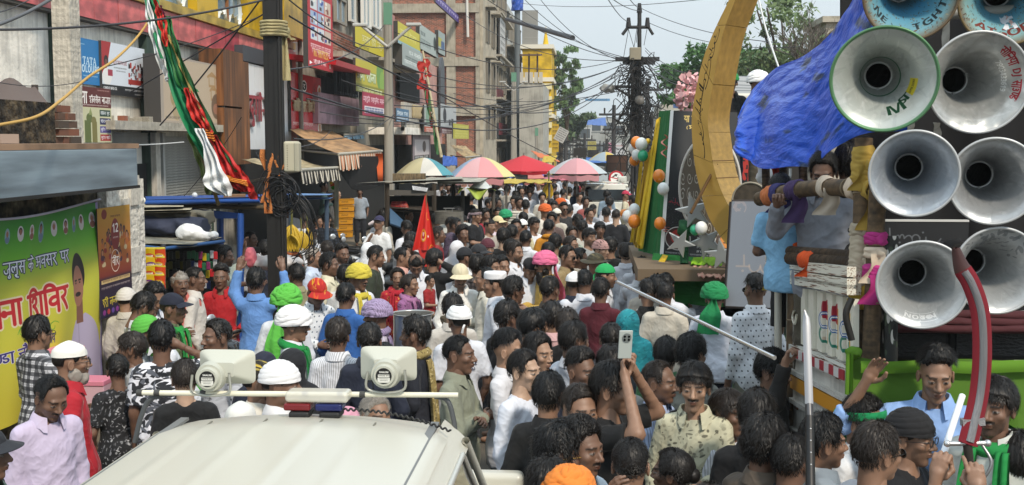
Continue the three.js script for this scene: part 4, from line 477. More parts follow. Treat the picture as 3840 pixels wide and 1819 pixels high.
function shirtGeo(o,lod){
const sl=o.sleeve??1,hem=o.hem??.8,fat=o.fat??.014,key=['S',lod,o.la,o.ra,o.lean,o.leanX,o.wide,sl,hem,fat,o.seed2||0].join();
return geoCache[key]??=(()=>{
const k=skeleton(o),P=torso(k,k.wide,fat),cell=[.0125,.019,.027][lod],L=k.L,sd=(o.seed2||0)*5.1;
if(hem<.95){P.push([1,0,.87,0,.178*(1+k.wide)/2+fat*.5,.22,.142+fat*.5,.06]);if(hem<.7)P.push([0,0,.86,0,.16,0,hem-.1,0,.2,.06]);}
for(const A of[k.AL,k.AR]){
const sh=A.sh,el=A.el,wr=A.wr,mid=(a,b,t)=>a.map((q,i)=>lerp(q,b[i],t)),r0=.056+fat*.6,r1=.046+fat*.7;
if(sl>=1)P.push([0,...sh,r0,...el,r1,.035],[2,...el,r1,...mid(el,wr,.96),.034+fat*.5,.02]);else if(sl>.75)P.push([0,...sh,r0,...el,r1,.035],[2,...el,r1,...mid(el,wr,.3),.047+fat*.6,.02]);else if(sl>0)P.push([2,...sh,r0,...mid(sh,el,.78),r1+.008,.035]);
}
const n=k.neck,neck=[[0,n[0],n[1]-.02,n[2]+.004,.063,lerp(n[0],k.head[0],.6),n[1]+.14,lerp(n[2],k.head[2],.6)+.01,.07,.01]];
const f=(x,y,z)=>{
let d=field(P,x,y,z);if(d>.12)return d;
const a=noise(x*7+sd,y*9-x*6,z*7+sd),b=noise(x*15-sd,y*12+x*13,z*15),c=noise(x*26,y*34+z*14,z*20+sd);const e=1-2.2*Math.abs(noise(x*9+y*3+sd,y*3-x*3,z*9+y*2)),e2=1-2.4*Math.abs(noise(x*8-y*7,y*8+z*4+sd,z*8));d+=.006*a*(y<1.2?1.3:.8)+.003*b+(lod?0:.002*c)-.0048*(e>0?e*e:0)-.0042*(e2>0?e2*e2:0);
d=Math.max(d,hem+.012*noise(x*6,z*6,sd)-y);return Math.max(d,-field(neck,x,y,z));
};
return clothUV(surfNet(f,bounds(P,.03),cell,2.2));
})();
}
function trouserGeo(o,lod){
const key=['T',lod,o.sit,o.loose,o.tuck].join();
return geoCache[key]??=(()=>{
const f=o.loose?.03:.016,P=[[1,0,.93,0,.16+f,.12,.115+f,.04]];
for(const s of[-1,1])if(o.sit)P.push([0,s*.085,.9,.02,.09+f,s*.13,.84,.42,.066+f,.03],[2,s*.13,.84,.42,.064+f,s*.13,.44,.4,.06+f,.03]);else P.push([0,s*.083,.9,0,.086+f,s*.095,.49,.015,.062+f,.03],[2,s*.095,.49,.015,.062+f,s*.1,.11,-.015,.058+f,.03]);
return clothUV(surfNet((x,y,z)=>Math.max(field(P,x,y,z)+.007*noise(x*12,y*18,z*12)+.004*noise(x*30,y*40,z*30),y-(o.tuck?1.0:.9)),bounds(P,.03),[.019,.026,.034][lod],2.2));
})();
}
function collarGeo(o){
const key=['C',o.lean,o.leanX,o.band].join();
return geoCache[key]??=(()=>{
const k=skeleton(o),n=k.neck,op=o.band?.12:.5,pr=o.band?[[.066,.0],[.068,.028],[.071,.03],[.074,0]]:[[.066,.0],[.07,.044],[.079,.047],[.094,.018],[.108,-.02]];
return clothUV(sheet(26,pr.length-1,(u,v)=>{const a=PI/2+op+u*(2*PI-2*op),i=Math.min(pr.length-1,Math.round(v*(pr.length-1))),[r,h]=pr[i],fr=Math.sin(a),dn=-.03*Math.max(0,fr)+(i>2&&fr>.75?-.02:0);return V(n[0]+Math.cos(a)*r*1.02,n[1]+.012+h+dn,n[2]+.008+fr*r*(fr>0?1.05:.95)+k.lean*.04);},.0035));
})();
}
const capG={};
const dome=(r,ry,rz,f,a0=0,a1=95,na=40,np=12,th=.006)=>sheet(na,np,(u,v)=>{const a=u*2*PI,ph=R(lerp(a0,a1,v)),e=f?f(a,ph,v):0,s=Math.sin(ph);return V(s*Math.sin(a)*(r+e),.035+Math.cos(ph)*(ry+e),-.012+s*Math.cos(a)*(rz+e));},th);
const HATS={
kufi:()=>[dome(.083,.098,.102,(a,p,v)=>.003*noise(a*4,p*5,1)-(v>.9?.001:0)+(p<.9?-.006*Math.sin(p*3.4):0),0,84)],
flatcap:()=>[sheet(36,8,(u,v)=>{const a=u*2*PI,pr=[[.0,.0],[.5,.003],[.95,.002],[1.02,-.006],[1.03,-.02],[1.035,-.04],[1.035,-.055],[1.03,-.06],[1.0,-.058]],i=Math.round(v*8),[q,y]=pr[i];return V(Math.sin(a)*.084*q,.125+y+.004*noise(a*2,v*5,3),-.012+Math.cos(a)*.1*q);},.004)],
ball:()=>[dome(.083,.1,.1,(a,p)=>.0025*Math.abs(Math.cos(a*3))-.002,0,82),sheet(14,6,(u,v)=>{const a=(u-.5)*1.9,q=.098+v*.075*Math.cos(a*.8);return V(Math.sin(a)*q*.95,.043+.016*Math.cos(a*1.5)-v*.022,-.012+Math.cos(a)*q*1.02);},.004)],
bush:()=>[dome(.083,.09,.1,(a,p)=>.003*noise(a*3,p*3,4),0,86),sheet(40,5,(u,v)=>{const a=u*2*PI,q=.088+v*.07;return V(Math.sin(a)*q,.05-v*.018+.012*v*Math.cos(a*2),-.012+Math.cos(a)*q*1.1);},.004)],
turban:()=>[dome(.098,.106,.114,(a,p,v)=>{const n=noise(Math.sin(a)*2,Math.cos(a)*2,p*1.5)*1.6,w=Math.max(Math.abs(Math.sin(p*8+Math.sin(a+.7)*2.6+n)),Math.abs(Math.sin(p*6-Math.sin(a-1.1)*3.4+n*1.5))*.95);return .008+.013*w-.005*Math.abs(noise(Math.sin(a)*6,Math.cos(a)*6,p*16))+.004*noise(a*3,p*22,2)+.012*Math.exp(-((Math.cos(a-.4)-.6)**2)*4)*(p>.7?1:0);},0,98,64,40)],
big:()=>[dome(.108,.118,.124,(a,p,v)=>{const n=noise(Math.sin(a)*2,Math.cos(a)*2,p*1.5)*2,w=Math.max(Math.abs(Math.sin(p*7+Math.sin(a+.3)*3.2+n)),Math.abs(Math.sin(p*5-Math.sin(a+2)*3+n))*.9);return .01+.02*w-.007*Math.abs(noise(Math.sin(a)*6,Math.cos(a)*6,p*14))+.005*noise(a*3,p*20,7)-(p<.5?.02*(1-p*2):0)+.014*Math.sin(a+2.2);},0,100,72,44)],
wrap:()=>[dome(.086,.1,.104,(a,p,v)=>{const w=Math.sin(p*12+Math.cos(a*1)*1.8);return .005+.004*Math.pow(Math.abs(w),.7)+.003*noise(a*5,p*9,5);},0,92,56,30)],
kerchief:()=>[dome(.085,.1,.102,(a,p)=>.003+.003*noise(a*5,p*8,9),0,80,40,16),tube([V(0,.03,-.115),V(.012,.0,-.135),V(.015,-.05,-.13)],.011,8,6),tube([V(0,.03,-.115),V(-.02,-.01,-.132),V(-.028,-.04,-.125)],.01,8,6)],
band:()=>[sheet(48,5,(u,v)=>{const a=u*2*PI,e=.004*Math.sin(v*PI)+.003*noise(a*4,v*9,3);return V(Math.sin(a)*(.09+e),.052+.012*Math.cos(a)+(.5-v)*.04,-.012+Math.cos(a)*(.108+e));},.004),surfNet((x,y,z)=>field([[1,.0,.04,-.14,.03,.026,.024,.01]],x,y,z)+.006*noise(x*50,y*50,z*50),[-.06,-.02,-.19,.06,.1,-.09],.006),tube([V(.01,.03,-.14),V(.04,-.02,-.15),V(.045,-.09,-.135),V(.03,-.13,-.13)],.014,10,7),tube([V(-.01,.03,-.14),V(-.03,-.01,-.155),V(-.045,-.05,-.14)],.013,8,7)],
knotcap:()=>[dome(.086,.1,.104,(a,p,v)=>.005+.004*Math.abs(Math.sin(p*10+Math.cos(a)*2)),25,86,56,22),tube([V(0,.0,-.118),V(.015,-.02,-.13),V(.02,-.06,-.12)],.009,8,6)],
};
HATS.skullcap=HATS.kufi;
const hatGeo=(k)=>capG[k]??=merge(HATS[k]().map(clothUV));
const specsG=()=>capG.specs??=merge([[-1],[1]].flatMap(([s])=>[new THREE.TorusGeometry(.0205,.0022,6,20).scale(1.08,.9,1).translate(s*.031,.004,.104),cyl(V(s*.052,.008,.102),V(s*.08,.006,.0),.0018,.0018,5)]).concat([cyl(V(-.011,.007,.105),V(.011,.007,.105),.002,.002,5)]));
const lensG=()=>capG.lens??=merge([-1,1].map((s)=>new THREE.CylinderGeometry(.0215,.0215,.002,18).rotateX(PI/2).scale(1.08,.9,1).translate(s*.031,.003,.1045)));
function beardGeo(full){
return capG['beard'+full]??=surfNet((x,y,z)=>{const P=[[1,0,-.1-(full>1?.035:0),.05,.05,.05+(full>1?.04:0),.05,.02],[1,.052,-.07,.01,.018,.045,.04,.02],[1,-.052,-.07,.01,.018,.045,.04,.02],[1,0,-.043,.088,.028,.008,.014,.01]];let d=field(P,x,y,z);d+=.005*noise(x*70,y*40,z*70)+.003*noise(x*150,y*60,z*150);const m=field([[1,0,-.06,.1,.022,.009,.03,0],[1,0,-.01,.1,.07,.028,.05,0]],x,y,z);return Math.max(d,-m);},[-.1,-.24,-.06,.1,0,.14],.006);
}
function veilGeo(o,long){
const key=['V',long,o.lean,o.la,o.ra,o.hy].join();
return geoCache[key]??=(()=>{
const k=skeleton(o),h=k.head,P=[[1,h[0],h[1]+.03,h[2]-.02,.098,.112,.12,.05],[0,h[0],h[1]-.02,h[2]-.05,.085,0,1.36,-.05,.13,.08],[0,-.13,1.37,-.01,.075,.13,1.37,-.01,.075,.08],[1,0,1.2,-.02,.2,.24,.15,.06]];
if(long)P.push([0,0,1.1,-.02,.2,0,long,-.02,.27,.06]);const hem=long||1.08;
for(const A of[k.AL,k.AR])P.push([0,...A.sh,.075,...A.el,.07,.05]);
const fx=Math.sin(R(o.hy||0)),fz=Math.cos(R(o.hy||0));
return clothUV(surfNet((x,y,z)=>{let d=field(P,x,y,z);d+=.01*noise(x*8,y*5,z*8)+.006*Math.abs(noise(x*18,y*7+x*5,z*18))-.003;d=Math.max(d,hem+.02*noise(x*5,1,z*5)-y);return Math.max(d,-field([[1,h[0]+fx*.12,h[1]-.02,h[2]+fz*.12,.062+Math.abs(fx)*.02,.088,.075,0]],x,y,z));},bounds(P,.03),.014,2.2));
})();
}
function scarfGeo(o,kind){
const key=['F',kind,o.lean].join();
return geoCache[key]??=(()=>{
const k=skeleton(o),n=k.neck,L=k.L,ring=sheet(34,7,(u,v)=>{const a=u*2*PI,q=.085+.028*Math.sin(v*PI)+.006*noise(a*3,v*6,2);return V(n[0]+Math.cos(a)*q*1.12,n[1]+.045-v*.085-.03*Math.sin(a),n[2]+Math.sin(a)*q);},.006),gs=[ring];
const strip=(x0,z0,x1,y1,z1,w)=>sheet(8,22,(u,v)=>{const y=lerp(1.41,y1,v),sw=w*(.55+.45*v),fold=.016*Math.sin(u*12+v*2);const p=L(lerp(x0,x1,v)+(u-.5)*sw,y,lerp(z0,z1,Math.sqrt(v))+fold*(z1>0?1:-1));return V(...p);},.005);
if(kind!=='back')gs.push(strip(.07,.09,.09,1.0,.145,.1),strip(-.07,.09,-.09,1.05,.145,.1));if(kind==='back'||kind==='both')gs.push(strip(.0,-.1,.05,.85,-.17,.16));
return merge(gs.map(clothUV));
})();
}
function tailGeo(o){const key=['X',o.lean,o.tailLen].join();return geoCache[key]??=(()=>{const k=skeleton(o),h=k.head;return clothUV(sheet(8,26,(u,v)=>{const y=lerp(h[1]+.03,1.58-(o.tailLen||.7),v),w=lerp(.05,.2,smoothstep(v,0,.5));return V((u-.5)*w+.05*v,y,lerp(h[2]-.13,-.19,smoothstep(v,.1,.5))-.015*Math.sin(u*11+v*3));},.005));})();}
function person(p,o,label,group){
const lod=o.lod??1,sc=o.h/1.70,y0=o.y0||0,d0=Math.atan2(camera.position.x-p.x,camera.position.z-p.z);
o={skin:'m',face:0,...o};
const g=thing('person',label,'person',[p.x,y0,p.z],d0+R(o.f||0),group);g.scale.setScalar(sc);
const k=skeleton(o),hm=headMatrix(o,k),hd=(name,geo,mat)=>{const m=mesh(name,geo,mat,g);m.applyMatrix4(hm);return m;};
mesh('body',bodyGeo(o,lod),skinMat,g);
if(!o.noShirt)mesh(o.hem<.7?'kurta':'shirt',shirtGeo(o,lod),cloth(o.shirt||'#e9ecf0'),g);
mesh('trousers',trouserGeo(o,lod),cloth(o.pants||'#23262e'),g);
if(o.collar&&lod<2)mesh('collar',collarGeo(o),cloth(o.shirt),g);
if(o.hair&&o.hair!=='none')hd('hair',hairGeo(o.hair,lod?1:0,o.hseed||0),HM[o.hairc||'b']);
if(o.hat){const hm2=hd({kufi:'cap',flatcap:'cap',ball:'cap',bush:'hat',turban:'turban',big:'turban',wrap:'headwrap',kerchief:'kerchief',band:'headband',knotcap:'headwrap'}[o.hat[0]],hatGeo(o.hat[0]),cloth(o.hat[1],{bumpScale:.004}));}
if(o.bd)hd('beard',beardGeo(o.bd),HM[o.bdc||'b']);
if(o.specs)hd('glasses',specsG(),M(o.specs==='sun'?'#0d0d0e':o.specs==='gold'?'#b08d4a':'#15151a',.35,{metalness:o.specs==='gold'?.8:0}));
if(o.specs==='sun'||o.specs==='gold')hd('lens',lensG(),M(o.specs==='sun'?'#0b0b0d':'#4d4636',.12));
if(o.veil)mesh('veil',veilGeo(o,o.veil[1]),cloth(o.veil[0]),g);
if(o.scarf)mesh('scarf',scarfGeo(o,o.scarf[1]),cloth(o.scarf[0]),g);
if(o.tail)mesh('turban_tail',tailGeo(o),cloth(o.tail),g);
return g;
}
const TR={C:at(3192,1420,6.0)};
TR.f=ray(1970,867).normalize();TR.r=TR.f.clone().cross(UPV).normalize();TR.u=TR.r.clone().cross(TR.f).normalize();
const onSide=(sx,sy,off=0)=>{const P0=TR.C.clone().addScaledVector(TR.r,-off),d=ray(sx,sy),t=P0.clone().sub(camera.position).dot(TR.r)/d.dot(TR.r);return d.multiplyScalar(t).add(camera.position);};
const trL=(p)=>{const v=p.clone().sub(TR.C);return[v.dot(TR.r),v.dot(TR.u),v.dot(TR.f)];};
const whiteTruck=withMap('#d6d3c4',rustT,.9,.9,.45),dirtyWhite=withMap('#c9c9c6',grimeT,.8,.8,.5),bambooT=withMap('#8d7a62',woodT,1,3,.75,{bumpMap:woodT,bumpScale:.004}),logM=withMap('#6a5a4a',woodT,1,3,.9,{bumpMap:woodT,bumpScale:.01}),blackM=M('#0e0e0f',.8);
{
const g=thing('truck','white goods truck with orange striped side, open racks and a load of horn speakers','truck',TR.C);
g.setRotationFromMatrix(new THREE.Matrix4().makeBasis(TR.r,TR.u,TR.f.clone().negate()));
const yM=trL(onSide(3165,1428))[1],yTop=trL(onSide(3180,1018))[1],yR=trL(onSide(3150,1100))[1],yB=yM-.95,len=1.3,wid=4.6;
mesh('lower_side',box(.06,yM-yB,len,.03,(yM+yB)/2,-len/2),dirtyWhite,g);for(let i=0;i<5;i++)mesh('side_rib',box(.03,.03,len,-.012,yB+.1+i*.19,-len/2),dirtyWhite,g);
const ys=trL(onSide(3120,1510))[1];mesh('orange_stripe',box(.012,.085,len-.02,-.016,ys,-len/2),M('#c98a1c',.5),g);for(const x of[.3,.85])mesh('reflector',box(.008,.1,.035,-.014,yM-.14,-x),M('#c9852a',.4),g);
mesh('top_channel',box(.1,.08,len,.02,yM+.045,-len/2),withMap('#b9b8b0',rustT,.8,.8),g);for(let i=0;i<12;i++)mesh('marker_tape',box(.006,.055,.1,-.035,yM+.045,-.06-i*.1),M(i%2?'#c9c5c2':'#9c2733',.5),g);
const y0=yM+.1,y1=yR-.02,n=18,pw=len/n/1.9,art=tex(1024,512,(c,w,h)=>{fill(c,w,h,'#d6d3c4');const r=rng(3);for(let i=0;i<160;i++){c.fillStyle=`rgba(${110 + r() * 40},${70 + r() * 20},40,${r() * .35})`;c.fillRect(r()*w,r()*h,2+r()*4,8+r()*60);}const L=(x,y,s,a)=>{c.save();c.translate(x,y);c.scale(s,s);a();c.restore();};for(const[x,y]of[[545,250],[710,262],[885,275]])L(x,y,1.75,()=>{c.fillStyle='#a32c3c';c.beginPath();c.ellipse(10,-60,26,50,0,0,7);c.fill();c.strokeStyle='#235a9c';c.lineWidth=16;c.beginPath();c.arc(0,-10,34,.4,5.2);c.stroke();c.strokeStyle='#2a7a66';c.lineWidth=14;c.beginPath();c.arc(4,60,36,-.6,4.1);c.stroke();c.strokeStyle='#e8e6e0';c.lineWidth=6;c.beginPath();c.arc(2,-10,34,.4,5.2);c.stroke();c.fillStyle='#c9982c';c.fillRect(40,-90,8,190);});});
const artM=new THREE.MeshStandardMaterial({map:art,roughness:.45,side:THREE.DoubleSide});
for(let i=0;i<12;i++){const z=-.06-i*.105,p=box(.03,y1-y0,.097,.03+(i%2?.02:0),(y0+y1)/2,z);const uv=p.attributes.uv,pos=p.attributes.position;for(let k=0;k<uv.count;k++)uv.setXY(k,1+pos.getZ(k)/1.35,(pos.getY(k)-y0)/(y1-y0));mesh('plank',p,artM,g);}
for(const[k,y]of[[0,yR+.03],[1,lerp(yR,yTop,.5)],[2,yTop]].values())mesh('rack_rail',box(.05,.055,len,.0,y,-len/2),whiteTruck,g);for(let i=0;i<5;i++)mesh('rack_post',box(.045,yTop-yR,.06,.045,(yTop+yR)/2,-.08-i*.3),whiteTruck,g);
const pst=tex(64,256,(c,w,h)=>{fill(c,w,h,'#2e2e2c');const r=rng(8);for(let i=0;i<60;i++){c.fillStyle=['#c9c7c0','#3f4a3a','#1d1d1c'][Math.floor(r()*3)];c.beginPath();c.ellipse(r()*w,r()*h,3+r()*9,3+r()*8,0,0,7);c.fill();}});mesh('corner_post',box(.07,1.0,.07,.21,yM+.3,-.02),new THREE.MeshStandardMaterial({map:pst,roughness:.8}),g);
mesh('bed_floor',box(wid,.08,len,wid/2,yB+.25,-len/2),M('#3a342d'),g);mesh('far_side',box(.06,yTop-yB,len,wid,(yTop+yB)/2,-len/2),dirtyWhite,g);mesh('flank',box(wid,.62,.06,wid/2,yB+.42,.0),dirtyWhite,g);mesh('step',box(wid-.4,.06,.4,wid/2,yB-.12,.2),M('#46423c',.8),g);
mesh('cab',rbox(1.5,2.0,1.5,.12,wid+.9,yB+.8,-len/2),dirtyWhite,g);mesh('far_flank',box(wid,yTop-yB-.3,.06,wid/2,(yTop+yB)/2-.15,-len-.03),dirtyWhite,g);
for(const[x,z]of[[.9,-.1],[.9,-len+.1],[wid+.4,-.1],[wid+.4,-len+.1]]){const w=mesh('wheel',new THREE.TorusGeometry(.3,.11,10,24).translate(x,yB-.35,z),M('#161616',.9),g);mesh('rim',new THREE.CylinderGeometry(.2,.2,.16,16).rotateX(PI/2).translate(x,yB-.35,z),M('#8a8a86',.5),w);}
mesh('latch',tube([onSide(2990,1165),onSide(2984,1190),onSide(2992,1215),onSide(2999,1180)].map((p)=>V(...trL(p)).multiply(V(1,1,-1)).add(V(-.02,0,0))),.008,14,6),whiteTruck,g);
const hp=onSide(3209,1190,.03),k=trL(hp);mesh('rubber_handle',tube([V(-.05,k[1]+.1,-k[2]),V(-.08,k[1]+.02,-k[2]),V(-.05,k[1]-.12,-k[2])],.018,10,8),M('#17140f',.5),g);
}
function bamboo(label,a,b,r,o={}){
const g=thing('bamboo_pole',label,'pole',a,0,'bamboo poles of the truck frame'),v=b.clone().sub(a),n=Math.max(3,Math.round(v.length()/.28)),pts=[];for(let i=0;i<=n;i++)pts.push(v.clone().multiplyScalar(i/n).add(V(.006*noise(i,1,2),.006*noise(i,5,2),0)));
if(o.sag)pts.forEach((p,i)=>{p.y+=o.sag*Math.sin(PI*i/n);});
mesh('cane',tube(pts,r,n*5,12),o.log?logM:bambooT,g);const c=new THREE.CatmullRomCurve3(pts);const Tn=(t)=>new THREE.Quaternion().setFromUnitVectors(V(0,0,1),c.getTangent(t));
if(!o.log)for(let i=0;i<n-1;i++)mesh('node_ring',new THREE.TorusGeometry(r*1.01,r*.13,6,14).applyQuaternion(Tn((i+1)/n)).translate(...c.getPoint((i+1)/n).toArray()),M('#7a6a54',.8),g);
for(const[t,col,w,tail]of o.tie||[]){const sd=t*37,P=[quadGrid(32,Math.max(8,Math.round(w/.006)),(u,q)=>{const a=u*2*PI,tt=clamp(t+(q-.5)*w/v.length(),0,1),k=Tn(tt),wr=Math.abs(noise(Math.cos(a)*.8+sd,Math.sin(a)*.8,q*w*34+a*.35)),e=r*(1.08+.3*Math.sin(Math.min(1,Math.min(q,1-q)*5)*PI/2)*(.5+wr)+.14*noise(Math.cos(a)*1.5,Math.sin(a)*1.5,q*5+sd));return V(Math.cos(a)*e,Math.sin(a)*e,.01*noise(a,q*3,sd)).applyQuaternion(k).add(c.getPoint(tt));}),surfNet((x,y,z)=>Math.hypot(x,y*.8,z)-r*.5+r*.3*noise(x*30+sd,y*30,z*30),[-r,-r,-r,r,r,r],r*.16).translate(...c.getPoint(t).add(V(r*.3,0,r*1.2)).toArray())];if(tail){const p=c.getPoint(t);P.push(sheet(4,10,(u,q)=>V(p.x+(u-.5)*.07*(1+q)+.03*q*Math.sin(q*5),p.y-q*tail,p.z+r*1.3+.012*Math.sin(u*8+q*4)),.004));}mesh('cloth_binding',P,M(col,.9),g);}
return g;
}
bamboo('thick horizontal bamboo rail that the man in grey grips, bound in purple and white rags',at(2850,746,7.5),at(3285,712,6.05),.05,{sag:.04,tie:[[.12,'#b86a3c',.12],[.2,'#2d2a5a',.1,.12],[.36,'#3c2a52',.14,.2],[.63,'#b6aa9a',.06,.16],[.86,'#c9b7a2',.08],[.94,'#c8622c',.05],[.97,'#a68a3c',.12,.22]]});
bamboo('tall bamboo post at the truck corner wrapped in cream and yellow cloth',at(3240,520,6.15),at(3220,1345,6.1),.05,{tie:[[.12,'#a68a3c',.2,.14],[.42,'#9a8f7c',.08],[.56,'#a89c88',.32],[.68,'#b59a3c',.12],[.75,'#b59a3c',.06]]});
bamboo('tall bamboo post beside the corner one, tied with magenta cloth',at(3292,700,6.0),at(3264,1352,6.0),.047,{tie:[[.3,'#a52a72',.07],[.38,'#c9b9a4',.06,.16],[.5,'#a52a72',.1,.16]]});
bamboo('bamboo post standing in front of the truck side next to the dotted shirt',at(2990,700,7.35),at(2966,1700,7.35),.047,{tie:[[.23,'#d2521f',.08],[.27,'#a52a72',.06]]});
bamboo('short bamboo stub with ragged yellow binding beside the grey board',at(2916,740,7.9),at(2905,1085,7.9),.036,{tie:[[.7,'#a8923c',.22,.2],[.88,'#a8923c',.1]]});
for(const[i,x]of[[0,2870],[1,2935],[2,3010],[3,3060]])bamboo(['dark upright pole under the tarp nearest the red lettering','upright pole under the tarp behind the orange rag','upright pole under the tarp above the gripping hand','upright pole under the tarp in front of the dark figure'][i],at(x,540,8.2-i*.3),at(x+4,740,8.2-i*.3),.03,{log:1});
bamboo('split upper log laid along the truck rack',at(2962,942,7.2),at(3222,962,6.35),.034,{log:1});
bamboo('lower log on the truck rack tied with an orange rag',at(2962,968,7.15),at(3225,990,6.3),.042,{log:1,tie:[[.3,'#d2521f',.16,.1]]});
bamboo('short sawn log end jutting from the rack by the magenta knot',at(3190,1000,6.25),at(3290,1010,6.0),.035,{log:1});
{const g=thing('orange_rag','orange rag hanging from the tarp poles','rag',at(2895,640,8));mesh('cloth',sheet(5,12,(u,v)=>V((u-.5)*.07+v*.08,.15-v*.36,.02*Math.sin(u*7+v*3)),.004),M('#b03a1c'),g);}
tag(mesh('black_cloth',sheet(16,16,(u,v)=>at(lerp(3150,4250,u),lerp(-350,1360,v),7.3+.08*Math.sin(u*22)+.05*Math.sin(v*9+u*5)),.01),M('#101012',.95)),'black cloth hung behind the loudspeaker horns','cloth');
for(const[r,d,l]of[[[3300,1235,3560,1352],6.75,'black speaker cabinet behind the young man in light blue'],[[3565,1225,3900,1352],6.7,'black speaker cabinet behind the red scabbard']]){const q=fz(d,r),g=thing('speaker_cabinet',l,'speaker',[q.cx,q.cy,q.z]);mesh('case',rbox(q.w,q.h,.6,.02,0,0,-.3),M('#0f0f10',.7),g);mesh('grille',box(q.w*.86,q.h*.7,.01,0,0,.008),M('#1b1b1d',.5,{bumpMap:bumpT,bumpScale:.01}),g);mesh('edge_trim',box(q.w,.015,.02,0,q.h/2,.0),M('#3a3a3c',.4),g);}
for(let i=0;i<3;i++){const g=thing('folded_cloth',['dark red checked cloth fold, topmost on the black cabinets','dark red checked cloth fold in the middle of the pile on the cabinets','dark red checked cloth fold lying lowest on the cabinets'][i],'cloth',at(3580,1180+i*26,6.62-i*.02));mesh('fold',surfNet((x,y,z)=>Math.max(Math.abs(x)-.55,Math.hypot(y/.9,z/1.6)-.03+.008*noise(x*9,y*20,z*9+i)),[-.6,-.06,-.09,.6,.06,.09],.013),withMap('#ffffff',PAT.plaid(['#2a1416','#5d2029','#9a5a55']),3,3),g);}
{const g=thing('framed_board','black framed panel with white Urdu lettering on the truck bed','board',[fz(7.1,[3120,830,3620,1010]).cx,fz(7.1,[3120,830,3620,1010]).cy,at(3300,900,7.1).z]);const q=fz(7.1,[3120,830,3620,1010]),T=tex(512,200,(c,w,h)=>{fill(c,w,h,'#1c1d20');arabic(c,w*.1,h*.35,w*.7,h*.28,'#5f6368',4);scribble(c,w*.1,h*.6,w*.5,12,'#4c4e52',5);});mesh('panel',box(q.w,q.h,.03),new THREE.MeshStandardMaterial({map:T,roughness:.5}),g);mesh('white_edge',box(q.w,.012,.04,0,q.h/2+.007,0),M('#c9c9c6'),g);}
const hornMs={};
function horn(label,mx,my,hx,hy,rpx,d,o={}){
const m=at(mx,my,d),t=at(hx,hy,d+.42),ax=m.clone().sub(t),dep=ax.length(),r=rpx/(F/d),rt=(o.rt||.068),g=thing('horn_speaker',label,'loudspeaker',m,0,'loudspeaker horns on the truck');ax.normalize();
const X=V(1,0,0).sub(ax.clone().multiplyScalar(ax.x)).normalize();g.setRotationFromMatrix(new THREE.Matrix4().makeBasis(X,ax,X.clone().cross(ax)));
const prof=[],n=26;for(let i=0;i<=n;i++){const s=i/n;prof.push(new THREE.Vector2(rt+(r-rt)*(Math.exp(s*2.7)-1)/(Math.exp(2.7)-1)*.55+(r-rt)*.45*s,-dep+dep*(1-Math.pow(1-s,1.35))));}
const bell=new THREE.LatheGeometry(prof,72);const p=bell.attributes.position,nn=bell.attributes.normal;for(let i=0;i<p.count;i++){const k=(o.dent||.0016)*(noise(p.getX(i)*14,p.getY(i)*14,p.getZ(i)*14+d*9)+.6*noise(p.getX(i)*34,p.getY(i)*30,p.getZ(i)*34));p.setXYZ(i,p.getX(i),p.getY(i)+k,p.getZ(i));}bell.computeVertexNormals();
const T=tex(1536,384,(c,w,h)=>{fill(c,w,h,o.c||'#a9adb0');const q=rng(Math.round(mx));for(let i=0;i<420;i++){c.globalAlpha=.05+q()*.12;c.fillStyle=q()>.5?'#d9dcdc':'#6f7476';c.beginPath();c.ellipse(q()*w,q()*h,4+q()*60,2+q()*12,q()*3,0,7);c.fill();}c.globalAlpha=1;if(o.draw)o.draw(c,w,h,q);});
mesh('bell',bell,new THREE.MeshPhysicalMaterial({map:T,roughness:o.rough??.4,metalness:o.metal??.3,side:THREE.DoubleSide,bumpMap:bumpT,bumpScale:.0015,clearcoat:.2,clearcoatRoughness:.3}),g);
const back=new THREE.LatheGeometry(prof.map((v)=>new THREE.Vector2(v.x+.004,v.y-.003)),48);mesh('outer_shell',back,M(o.back||'#8f9294',.5),g);
mesh('rim',new THREE.TorusGeometry(r,.0075,8,72).rotateX(PI/2),M(o.rim||'#b4b7b8',.4,{metalness:.3}),g);mesh('throat_ring',new THREE.TorusGeometry(rt*1.04,.006,8,36).rotateX(PI/2).translate(0,-dep+.03,0),M('#a9acad',.35,{metalness:.6}),g);
mesh('lugs',[0,2.1,4.2].map((a)=>box(.014,.02,.012,Math.sin(a)*rt*1.05,-dep+.04,Math.cos(a)*rt*1.05)),M('#8a8d8e',.4),g);mesh('throat',[new THREE.CylinderGeometry(rt*.99,rt*.9,.14,28,1,true).translate(0,-dep-.06,0),new THREE.CircleGeometry(rt,28).rotateX(-PI/2).translate(0,-dep-.12,0)],M('#0a0a0b',.9),g);mesh('driver',new THREE.CylinderGeometry(.09,.09,.16,24).translate(0,-dep-.2,0),M('#141414',.6),g);return g;
}
const arcText=(c,w,h,s,u0,u1,v,size,col,top,font='bold')=>{const n=s.length;for(let i=0;i<n;i++){const u=lerp(u0,u1,n>1?i/(n-1):.5);c.save();c.translate(u*w,(1-v)*h);c.scale(top?-1:1,top?1:-1);c.fillStyle=col;c.font=`${font} ${size * 1.9}px sans-serif`;c.textAlign='center';c.scale(1,.55);c.fillText(s[i],0,size*.6);c.restore();}};
